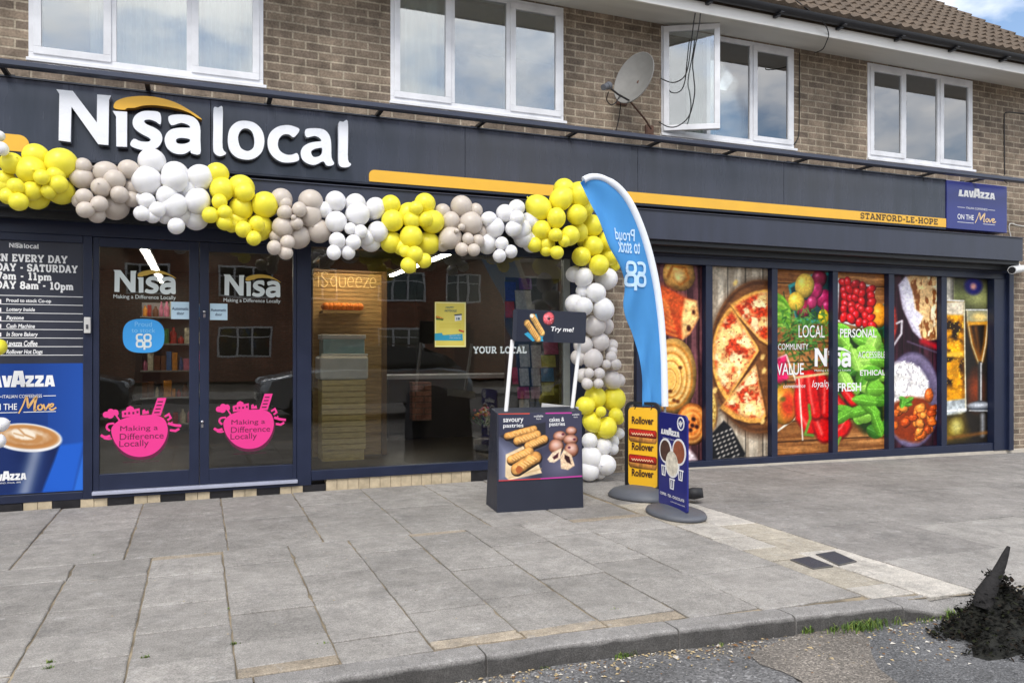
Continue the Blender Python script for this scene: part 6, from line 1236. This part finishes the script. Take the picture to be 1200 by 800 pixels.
mb = MB(); dirn = (cen - lnb).normalized(); mb.tube([lnb - dirn * .09, lnb - dirn * .02], .028, n=12); mb.tube([lnb - dirn * .02, lnb + dirn * .02, lnb + dirn * .035], [.032, .038, .036], n=12); mb.build('receiver', mat('lnb_grey', (88, 90, 96), .5), sdsh)
mb = MB(); br0 = Vector((4.52, -.02, 3.63)); bk = cen - axis * .085
mb.tube([foot + axis * -.02, W3(756, 140, -.18), W3(763, 151, -.06)], .011, n=6); mb.tube([bk, Vector((bk.x + .06, -.22, bk.z - .02)), Vector((bk.x + .02, -.04, bk.z - .05))], .017, n=8); q4 = W3(762, 152, -.03); mb.box(q4.x - .05, q4.x + .05, -.02, -.001, q4.z - .05, q4.z + .05); mb.box(bk.x - .04, bk.x + .08, -.03, -.001, bk.z - .12, bk.z + .06); mb.build('bracket', mat('rusty_bracket', (92, 66, 54), .8, var=.4, scale=30), sdsh)
CABM = mat('black_cable', (32, 30, 32), .6)
def cable(pts, r, label, m=CABM, n=6, grp=None):
    q = MB(); q.tube(smooth_loop([tuple(W3(u, v, y)) for u, v, y in pts], 5, False), r, n=n); return tag(q.build('cable', m), label, 'cable', grp)
cable([(713, 108, -.70), (711, 117, -.5), (716, 123, -.35), (722, 120, -.3), (727, 112, -.3), (727, 125, -.12), (725, 140, -.05), (722, 153, -.02)], .0055, 'thin black cable looping from the satellite dish receiver down to the sign')
cable([(819, -6, -.50), (814, 20, -.48), (810, 50, -.40), (806, 80, -.33), (800, 92, -.3), (788, 97, -.2), (774, 92, -.02)], .006, 'black cable from the eaves curling left above the handle of the open window')
cable([(821, -4, -.50), (820, 25, -.50), (812, 70, -.44), (813, 90, -.40), (814, 110, -.38), (808, 135, -.32), (796, 147, -.24), (784, 149, -.14), (772, 143, -.02)], .006, 'longest black cable hanging in front of the open window')
cable([(937, 62, -.02), (937, 100, -.012), (936.5, 150, -.012), (935, 162, -.012), (930, 170, -.012)], .006, 'thin black cable down the bricks right of the open window')
cable([(928, -3, -.60), (950, 14, -.62), (966, 28, -.60), (971, 40, -.53), (969, 48, -.49), (964, 58, -.3), (955, 62, -.05)], .006, 'dark cable draped from the roof tiles over the gutter')
cable([(1206, 134, -.01), (1192, 132.5, -.012), (1179, 132, -.012), (1177, 138, -.012), (1177, 160, -.012), (1177.5, 205, -.012)], .007, 'black cable bending down the brick wall at the right edge')
cable([(1205, 266, -.01), (1192, 264, -.012), (1184, 262, -.02), (1182.5, 268, -.02), (1184.5, 277, -.02)], .007, 'white cable stub on the brick beside the coffee sign', mat('white_cable', (214, 212, 206), .5))
cable([(1176, 211, -.37), (1181, 215, -.30), (1185, 212, -.2), (1184, 208, -.1)], .005, 'short black loop of cable at the right end of the lighting trough')
cc = empty('security_camera', (10.1, -.05, 2.2)); tag(cc, 'white bullet security camera on the brick wall right of the printed windows', 'security camera')
p0 = W3(1196, 315, -.12); p1 = W3(1186, 316.5, -.34)
mb = MB(); mb.tube([p0 + (p0 - p1) * .3, p0, p1], [.045, .05, .05], n=18); mb.build('housing', mat('camera_white', (224, 224, 224), .35), cc, bevel=.004)
mb = MB(); dd = (p1 - p0).normalized(); mb.tube([p1 + dd * .001, p1 + dd * .008], .042, n=18); mb.build('lens', mat('lens_black', (18, 18, 22), .1), cc)
mb = MB(); mb.tube([p0 + Vector((0, .01, .04)), p0 + Vector((.03, .07, .09)), Vector((p0.x + .05, -.002, p0.z + .09))], .014, n=8); mb.lathe((p0.x + .05, -.001, p0.z + .09), [(.0, .012), (.045, .012), (.05, .0)][::-1], 18, axis=(0, -1, 0)); mb.build('bracket', MATS['camera_white'], cc)

# ================================================================== INSIDE THE SHOP
LAMP = mat('lamp_white', (255, 250, 235), .5, emit=24)
def strip(x, y0, y1, z, lab):
    e = empty('strip_light', (x, (y0 + y1) / 2, z)); tag(e, lab, 'strip light', 'fluorescent strip lights inside the shop'); q = MB(); q.box(x - .06, x + .06, y0, y1, z + .025, z + .06); q.build('fitting', WHITE, e); q = MB(); q.box(x - .022, x + .022, y0 + .02, y1 - .02, z, z + .024); q.build('tube', LAMP, e)
strip(-.62, 3.3, 8.6, 2.5, 'long glowing strip light seen through the left door leaf'); strip(3.02, .7, 5.8, 2.5, 'glowing strip light seen high in the large shop window'); pass
SLAT = mat('pine_slat', (242, 212, 142), .6, var=.22, scale=6, stretch=(2, 2, 9)); WOODB = mat('juice_wood', (186, 156, 104), .6, var=.35, scale=4, stretch=(1, 1, 8))
jb = empty('juice_bar', (1.62, 1.4, .105)); tag(jb, 'slatted wooden juice bar with outlined lettering just inside the shop window', 'juice bar')
def IN(u, v, Y): return W3(u, v, Y)
JY = 1.45; a = IN(367, 318, JY); b = IN(447, 318, JY); zt = a.z; mb = MB()
nsl = 40
for i in range(nsl): z = .35 + (zt - .35) * i / nsl; mb.box(a.x, b.x, JY, JY + .03, z + .004, z + (zt - .35) / nsl)
mb.box(a.x, b.x, JY + .028, JY + .06, .10, zt); mb.build('back_panel', WOODB, jb)
q = MB(); q.box(b.x, b.x + .05, JY - .05, JY + .07, .105, zt + .03); q.box(a.x, b.x, JY - .04, JY + .07, zt, zt + .03); q.build('frame', mat('juice_frame', (110, 84, 52), .5, var=.2), jb)
q = MB(); q.box(a.x + .04, b.x - .04, JY - .40, JY - .30, zt + .06, zt + .085); q.build('added_lamp', mat('added_lamp_glow', (255, 234, 196), .5, emit=13), jb); q = MB(); q.box(a.x, b.x, JY - .45, JY - .002, zt + .0855, zt + .12); q.box(a.x, b.x, JY - .47, JY - .451, zt - .02, zt + .12); q.build('lamp_cover', MATS['juice_frame'], jb)  # unseen lamp added to brighten the juice bar; front board added to hide it
NEON = mat('juice_lettering', (236, 206, 140), .4, emit=.12); q = MB(); f = Fr((0, JY - .012, 0)); 
p0, p1 = IN(371, 336, JY), IN(444, 321, JY); kx = (p1.x - p0.x) / 7.6; zb, hh = p0.z, (p1.z - p0.z)
def ol(pts, x, sm_=4): q.ribbon(f, [(p0.x + (x + px) * kx, zb + pz * hh) for px, pz in pts], .011, 0, .002, sm_)
ol([(.2, 0), (.2, .7)], 0, 1); ol([(.2, .9), (.2, 1)], 0, 1); ol([(1.2, .85), (.8, 1), (.45, .8), (.8, .52), (1.2, .25), (.8, 0), (.4, .15)], .1)
ol([(1, .6), (.6, .72), (.3, .4), (.6, .05), (1, .2)], 1.35); ol([(1, .72), (1, -.3)], 1.35, 1); ol([(.2, .7), (.2, .2), (.5, 0), (.9, .15), (.9, .7)], 2.5)
for k in range(3): ol([(.25, .38), (.9, .40), (.75, .68), (.4, .66), (.2, .36), (.4, .05), (.9, .12)], 3.5 + k * 1.0 + (.75 if k == 2 else 0))
ol([(.2, .68), (.85, .68), (.2, .03), (.9, .03)], 5.45, 1); q.build('lettering', NEON, jb)
a, b = IN(377, 445, JY - .35), IN(428, 445, JY - .35); mb = MB(); zc0, zc1 = .22, a.z
for i in range(12): z = zc0 + (zc1 - zc0) * i / 12; mb.box(a.x, b.x, JY - .37, JY - .33, z + .006, z + (zc1 - zc0) / 12 - .004)
mb.box(a.x + .01, b.x - .01, JY - .335, JY, .105, zc1 - .005); mb.build('counter', SLAT, jb)
ju = empty('juice_machine', (1.5, 1.2, zc1)); tag(ju, 'white and teal juice machine standing on the slatted wooden counter', 'juicer')
a2, b2 = IN(374, 444, JY - .36), IN(431, 417, JY - .36); mb = MB(); mb.box(a2.x, b2.x, JY - .40, JY - .05, zc1 + .001, b2.z); mb.build('body', mat('machine_white', (238, 236, 228), .35, var=.1), ju, bevel=.025)
a3, b3 = IN(378, 412, JY - .34), IN(427, 392, JY - .34); mb = MB(); mb.box(a3.x, b3.x, JY - .36, JY - .08, b2.z + .001, b3.z - .05); mb.build('tank', mat('machine_teal', (168, 202, 200), .3, var=.1), ju, bevel=.012); mb = MB(); mb.box(a3.x - .01, b3.x + .01, JY - .37, JY - .07, b3.z - .049, b3.z); mb.box(a3.x - .02, b3.x + .03, JY - .38, JY - .36, b2.z - .0, b2.z + .025); mb.build('lid', MATS['machine_white'], ju, bevel=.006)
ORG = mat('orange_peel', (232, 130, 30), .5, bump=.2, bscale=200); om = MB(); om.ell((0, 0, 0), (.042, .042, .040), 14); oo = om.build('orange', ORG, origin=(0, 0, 0)); ome = oo.data; bpy.data.objects.remove(oo)
a4, b4 = IN(380, 360, JY - .2), IN(424, 346, JY - .2)
mb = MB(); mb.box(a4.x - .02, b4.x + .02, JY - .26, JY - .002, a4.z - .06, a4.z - .03); mb.build('basket_shelf', WOODB, jb)
for i in range(9):
    for k in range(2):
        o = bpy.data.objects.new('orange', ome); C.objects.link(o); o.location = (a4.x + .02 + (b4.x - a4.x - .04) * i / 8, JY - .2 + k * .09, a4.z + .012); tag(o, 'orange lying in the row above the juice machine', 'orange', 'oranges above the juice machine')
# counter, shelving and goods deep in the shop
ct = empty('till_counter', (2.4, 3.0, .105)); tag(ct, 'dark till counter with a pale top edge behind the shop window', 'counter')
a, b = IN(455, 440, 2.8), IN(508, 437, 2.8); mb = MB(); mb.box(a.x, b.x + 1.4, 2.8, 3.4, .105, a.z - .05); mb.build('body', mat('counter_dark', (52, 46, 46), .6, var=.2), ct); mb = MB(); mb.box(a.x - .02, b.x + 1.45, 2.76, 3.44, a.z - .049, a.z); mb.build('top', mat('counter_top', (150, 152, 158), .4), ct)
a, b = IN(483, 448, 2.6), IN(505, 448, 2.6); mb = MB(); mb.box(a.x, b.x, 2.58, 2.74, .36, a.z); pc_ = mb.build('brick_pillar', brick_mat('pink_brick', (158, 112, 96), (134, 92, 80), (120, 96, 86))); tag(pc_, 'narrow pinkish brick pillar standing in front of the dark till counter', 'pillar')
shp = [(-.75, 4.9)]
PRD = [mat('pack_' + n_, c_, .5, var=.3, scale=25) for n_, c_ in (('red', (170, 46, 40)), ('amber', (214, 140, 50)), ('green', (70, 130, 70)), ('blue', (60, 110, 170)), ('cream', (212, 204, 180)), ('brown', (110, 70, 46)), ('pink', (206, 120, 150)))]
for si, (sx0, sy0) in enumerate(shp):
    e = empty('shelf_unit', (sx0 + .5, sy0, .105)); tag(e, 'stocked shop shelf directly behind the blue sticker', 'shelf')
    q = MB(); q.box(sx0, sx0 + .9, sy0 + .32, sy0 + .35, .105, 1.95); q.build('back_panel', mat('shelf_steel', (150, 150, 150), .5), e); 
    for kz in range(5):
        q = MB(); q.box(sx0, sx0 + .9, sy0, sy0 + .319, .2 + kz * .38, .22 + kz * .38); q.build('shelf', MATS['shelf_steel'], e)
        x = sx0 + .02
        while x < sx0 + .82:
            w_ = R.uniform(.05, .11); h__ = R.uniform(.10, .28); q = MB(); zs_ = .2215 + kz * .38
            if R.random() < .55: q.lathe((x + w_ / 2, sy0 + .1, zs_), [(w_ * .42, 0), (w_ * .44, h__ * .1), (w_ * .44, h__ * .62), (w_ * .18, h__ * .82), (w_ * .18, h__)], 12)
            else: q.box(x, min(x + w_ - .01, sx0 + .9), sy0 + .01, sy0 + .2, zs_, zs_ + h__)
            o = q.build('grocery_pack', PRD[R.randrange(7)]); tag(o, 'grocery pack on the shop shelf behind the blue sticker', 'grocery pack', 'grocery packs on the shop shelf'); x += w_
# greetings card rack close behind the right end of the window
rk = empty('card_rack', (3.1, .5, .105)); tag(rk, 'tall greetings card rack behind the right end of the shop window', 'card rack'); RKY = .45
a, b = IN(596, 335, RKY), IN(660, 335, RKY); q = MB(); q.box(a.x, b.x, RKY + .1, RKY + .12, .12, a.z + .1); q.box(a.x, b.x, RKY - .15, RKY + .3, .106, .135); q.build('back_panel', mat('rack_grey', (96, 98, 104), .5), rk)
cards = [(604, 340, 624, 362, (206, 206, 204)), (606, 356, 628, 372, (190, 190, 192)), (592, 353, 604, 372, (176, 54, 44)), (592, 330, 606, 352, (60, 70, 160)), (608, 326, 624, 339, (120, 60, 150)),
 (609, 403, 622, 430, (196, 200, 204)), (623, 404, 636, 431, (202, 190, 196)), (637, 400, 655, 415, (206, 90, 130)), (634, 416, 652, 430, (212, 208, 100)), (609, 431, 621, 452, (190, 194, 200)), (623, 431, 634, 452, (178, 180, 196)), (634, 431, 650, 447, (70, 140, 200)), (606, 453, 621, 467, (170, 70, 130)), (622, 453, 634, 467, (190, 150, 170)), (635, 448, 650, 463, (200, 190, 120)), (608, 468, 621, 482, (190, 192, 196)), (621, 470, 636, 484, (60, 80, 110)), (600, 430, 608, 450, (180, 60, 110))]
for i, (u0, v0, u1, v1, col) in enumerate(cards):
    y = RKY + R.uniform(-.04, .04); A1, B1 = IN(u0 + .6, v1, y), IN(u1 - .6, v0, y); fr9 = Fr((A1.x, y, A1.z), (1, 0, 0), (0, .18, 1)); q = MB(); q.fbox(fr9, 0, B1.x - A1.x, 0, B1.z - A1.z, 0, .004); m_ = mat('card_%d' % i, tuple(min(255, q_ * 1.2) for q_ in col), .5, var=.3, scale=34, det=2)
    o = q.build('greeting_card', m_); tag(o, 'small greetings card standing in the rack behind the shop window', 'greetings card', 'greetings cards in the rack')
fp_ = empty('flower_bucket', (2.42, .3, .12)); tag(fp_, 'bucket of mixed yellow and pink flowers behind the window left of the pastry stand', 'flowers'); cF = IN(567, 488, .28)
q = MB(); q.lathe((cF.x, .28, .12), [(.07, 0), (.10, .24), (.105, .25)], 20); q.build('bucket', mat('bucket_dark', (60, 52, 46), .6), fp_)
fm = [mat('petal_' + n_, c_, .7) for n_, c_ in (('yellow', (236, 200, 60)), ('pink', (214, 96, 120)), ('orange', (230, 140, 60)), ('white', (230, 226, 210)))] + [mat('flower_leaf', (70, 110, 50), .8)]
q = MB()
for k in range(34):
    a_ = R.uniform(0, 2 * pi); rr = R.uniform(0, .11); q.ell((cF.x + rr * cos(a_), .28 + rr * sin(a_) * .8, cF.z + .03 + R.uniform(-.02, .07) - rr * .3), (.018, .018, .014), 8, R.randrange(4))
for k in range(90):
    a_ = R.uniform(0, 2 * pi); rr = R.uniform(.02, .15); z = cF.z - .10 + R.uniform(0, .11); p = Vector((cF.x + rr * cos(a_), .28 + rr * sin(a_) * .7, z)); d = Vector((cos(a_), sin(a_), .7)) * .05; s_ = Vector((-sin(a_), cos(a_), 0)) * .014; q.add([p - s_, p + s_, p + d], [(0, 1, 2)], 4)
q.build('bouquet', fm, fp_)

# ================================================================== ACROSS THE STREET (mirrored in the shop glass)
RBR = brick_mat('red_brick', (150, 92, 70), (122, 74, 58), (150, 134, 118)); SL = mat('slate_tile', (92, 80, 74), .85, var=.2, scale=8); DOORM = mat('painted_door', (84, 40, 36), .4); PANED = glass_mat('house_glass', .06, 1.5, (.35, .4, .45))
HW = 6.2; HY = -25.0
def house(x0):
    e = empty('brick_house', (x0 + HW / 2, HY, 0)); hz = [(x0 + .7, x0 + 2.7, .95, 2.15), (x0 + 4.0, x0 + 4.95, .05, 2.1), (x0 + .7, x0 + 2.7, 3.3, 4.5), (x0 + 3.7, x0 + 5.2, 3.3, 4.5)]
    q = MB(); xs = sorted({x0, x0 + HW} | {h_[0] for h_ in hz} | {h_[1] for h_ in hz}); zs = sorted({0, 5.2} | {h_[2] for h_ in hz} | {h_[3] for h_ in hz})
    for i in range(len(xs) - 1):
        for k in range(len(zs) - 1):
            if not any(h_[0] < (xs[i] + xs[i + 1]) / 2 < h_[1] and h_[2] < (zs[k] + zs[k + 1]) / 2 < h_[3] for h_ in hz): q.quad((xs[i + 1], HY, zs[k]), (xs[i], HY, zs[k]), (xs[i], HY, zs[k + 1]), (xs[i + 1], HY, zs[k + 1]))
    q.box(x0, x0 + HW, HY - 7, HY - .12, 0, 5.19); q.build('wall', RBR, e)
    q = MB(); q.add([(x0, HY + .35, 5.1), (x0 + HW, HY + .35, 5.1), (x0 + HW, HY - 3.5, 7.4), (x0, HY - 3.5, 7.4), (x0 + HW, HY - 7.3, 5.1), (x0, HY - 7.3, 5.1)], [(1, 0, 3, 2), (2, 3, 5, 4), (0, 1, 4, 5)]); q.build('roof', SL, e)
    for n_, (a, b, c_, d) in enumerate(hz):
        if n_ == 1:
            q = MB(); q.box(a, b, HY - .1, HY - .04, c_, d); dd_ = q.build('door', DOORM, e); q = MB(); q.ell((a + .1, HY - .02, 1.05), (.03, .03, .03), 8); q.build('handle', MATS['chrome'], dd_); continue
        q = MB()
        for z0_, z1_ in ((c_, c_ + .07), (d - .07, d)): q.box(a, b, HY - .08, HY + .02, z0_, z1_)
        for t in range(4): xx = a + (b - a - .07) * t / 3; q.box(xx, xx + .07, HY - .079, HY + .019, c_ + .07, d - .07)
        q.box(a + .07, b - .07, HY - .06, HY + .0, d - .42, d - .38); wo_ = q.build('window', WHITE, e); g_ = MB(); g_.box(a + .02, b - .02, HY - .06, HY - .055, c_ + .02, d - .02); g_.build('pane', PANED, wo_)
    return e
h0 = house(-12.4)
tag(h0, 'red brick house across the street mirrored at the left of the door glass', 'house', 'brick houses across the street'); houses = [h0]
for i, lab in enumerate(('red brick house across the street mirrored behind the pink badges', 'red brick house across the street mirrored between juice bar and yellow poster', 'red brick house across the street mirrored above the card rack', 'red brick house across the street mirrored at the far right')):
    hh_ = copy_tree(h0); hh_.location.x += HW * (i + 1); tag(hh_, lab, 'house')
def car(xc, yc, face, paint, label):
    e = empty('parked_car', (xc, yc, ROAD_Z)); tag(e, label, 'car', 'cars parked behind the photographer'); z0 = ROAD_Z; s_ = face
    body = [(-2.05, .34), (-2.08, .62), (-2.0, .78), (-1.55, .88), (-1.0, .97), (1.55, 1.0), (2.0, .92), (2.1, .7), (2.08, .36), (1.75, .24)]
    for wx in (1.28, -1.28):
        arch = [(wx + .36 * cos(a), .31 + .36 * sin(a)) for a in np.linspace(0, pi, 9)]; body += [(p[0], max(.22, p[1])) for p in arch]
    body += [(-1.75, .24)]
    fr = Fr((xc, yc - .86, z0), (s_, 0, 0)); q = MB()
    NL = 5
    def sect(pts, ys, shr):
        n = len(pts); cxm = 0; rows = [[Vector((xc + s_ * p[0] * (1 - k * .02), yc + y, z0 + p[1] - k * .02 * max(0, p[1] - .5))) for p in pts] for y, k in zip(ys, shr)]
        vs = [p for r_ in rows for p in r_]; q.add(vs, [(i * n + k, (i + 1) * n + k, (i + 1) * n + (k + 1) % n, i * n + (k + 1) % n) for i in range(len(rows) - 1) for k in range(n)], 0, True)
        for r_ in (rows[0], rows[-1]): q.add(r_, [tuple(t) for t in tessellate_polygon([[Vector((p.x, p.z, 0)) for p in r_]])], 0)
    sect(body, (-.86, -.82, -.70, .70, .82, .86), (3.2, 1, 0, 0, 1, 3.2))
    cab = [(-1.05, .95), (-.35, 1.40), (.1, 1.48), (1.0, 1.45), (1.55, 1.25), (1.85, .98)]
    n = len(cab); rows = [[Vector((xc + s_ * p[0], yc + sg * (.74 - (p[1] - .95) * .30), z0 + p[1])) for p in cab] for sg in (-1, 1)]; q.add(rows[0] + rows[1], [(k, k + 1, n + k + 1, n + k) for k in range(n - 1)], 0, True)
    bo = q.build('body', paint, e)
    g_ = MB()
    for sg in (-1, 1):
        pts = [(-.86, .99), (-.32, 1.36), (.1, 1.43), (.95, 1.40), (1.5, 1.2), (1.66, 1.0)]; f_ = [Vector((xc + s_ * p[0], yc + sg * (.755 - (p[1] - .95) * .30), z0 + p[1])) for p in pts]; g_.add(f_, [tuple(t) for t in tessellate_polygon([[Vector((p.x, p.z, 0)) for p in f_]])])
    g_.quad(*[(xc + s_ * x, yc + y, z0 + zz_) for x, y, zz_ in ((-1.0, -.66, 1.0), (-1.0, .66, 1.0), (-.38, .56, 1.40), (-.38, -.56, 1.40))]); g_.build('window', mat('car_glass', (22, 26, 30), .05), e)
    for wx in (-1.28, 1.28):
        for sg in (-1, 1):
            w_ = MB(); w_.lathe((xc + s_ * wx, yc + sg * .66, z0 + .31), [(.20, 0), (.29, 0), (.31, .03), (.31, .17), (.29, .2), (.20, .2)], 28, axis=(0, sg, 0)); wo_ = w_.build('wheel', mat('tyre_rubber', (26, 26, 28), .8), e); r_ = MB(); r_.lathe((xc + s_ * wx, yc + sg * .66, z0 + .31), [(0, .18), (.06, .19), (.19, .16), (.2, .0)], 10, axis=(0, sg, 0)); r_.build('rim', mat('alloy_rim', (160, 162, 168), .3, metal=.8), wo_)
    for sg in (-1, 1):
        q = MB(); q.ell((xc - s_ * 1.93, yc + sg * .62, z0 + .72), (.14, .2, .085), 14); q.build('headlight', mat('headlight_lens', (200, 206, 214), .1), e)
    q = MB(); q.box(xc - s_ * 2.09 - .012, xc - s_ * 2.09 + .012, yc - .26, yc + .26, z0 + .42, z0 + .53); q.build('number_plate', MATS['machine_white'], e)
car(3.15, -8.75, 1, mat('silver_paint', (172, 178, 186), .25, metal=.6, coat=.6), 'silver car mirrored in the right door leaf and shop window'); car(-3.2, -8.9, -1, mat('grey_paint', (66, 70, 78), .25, metal=.5, coat=.6), 'dark grey car mirrored in the left door leaf')
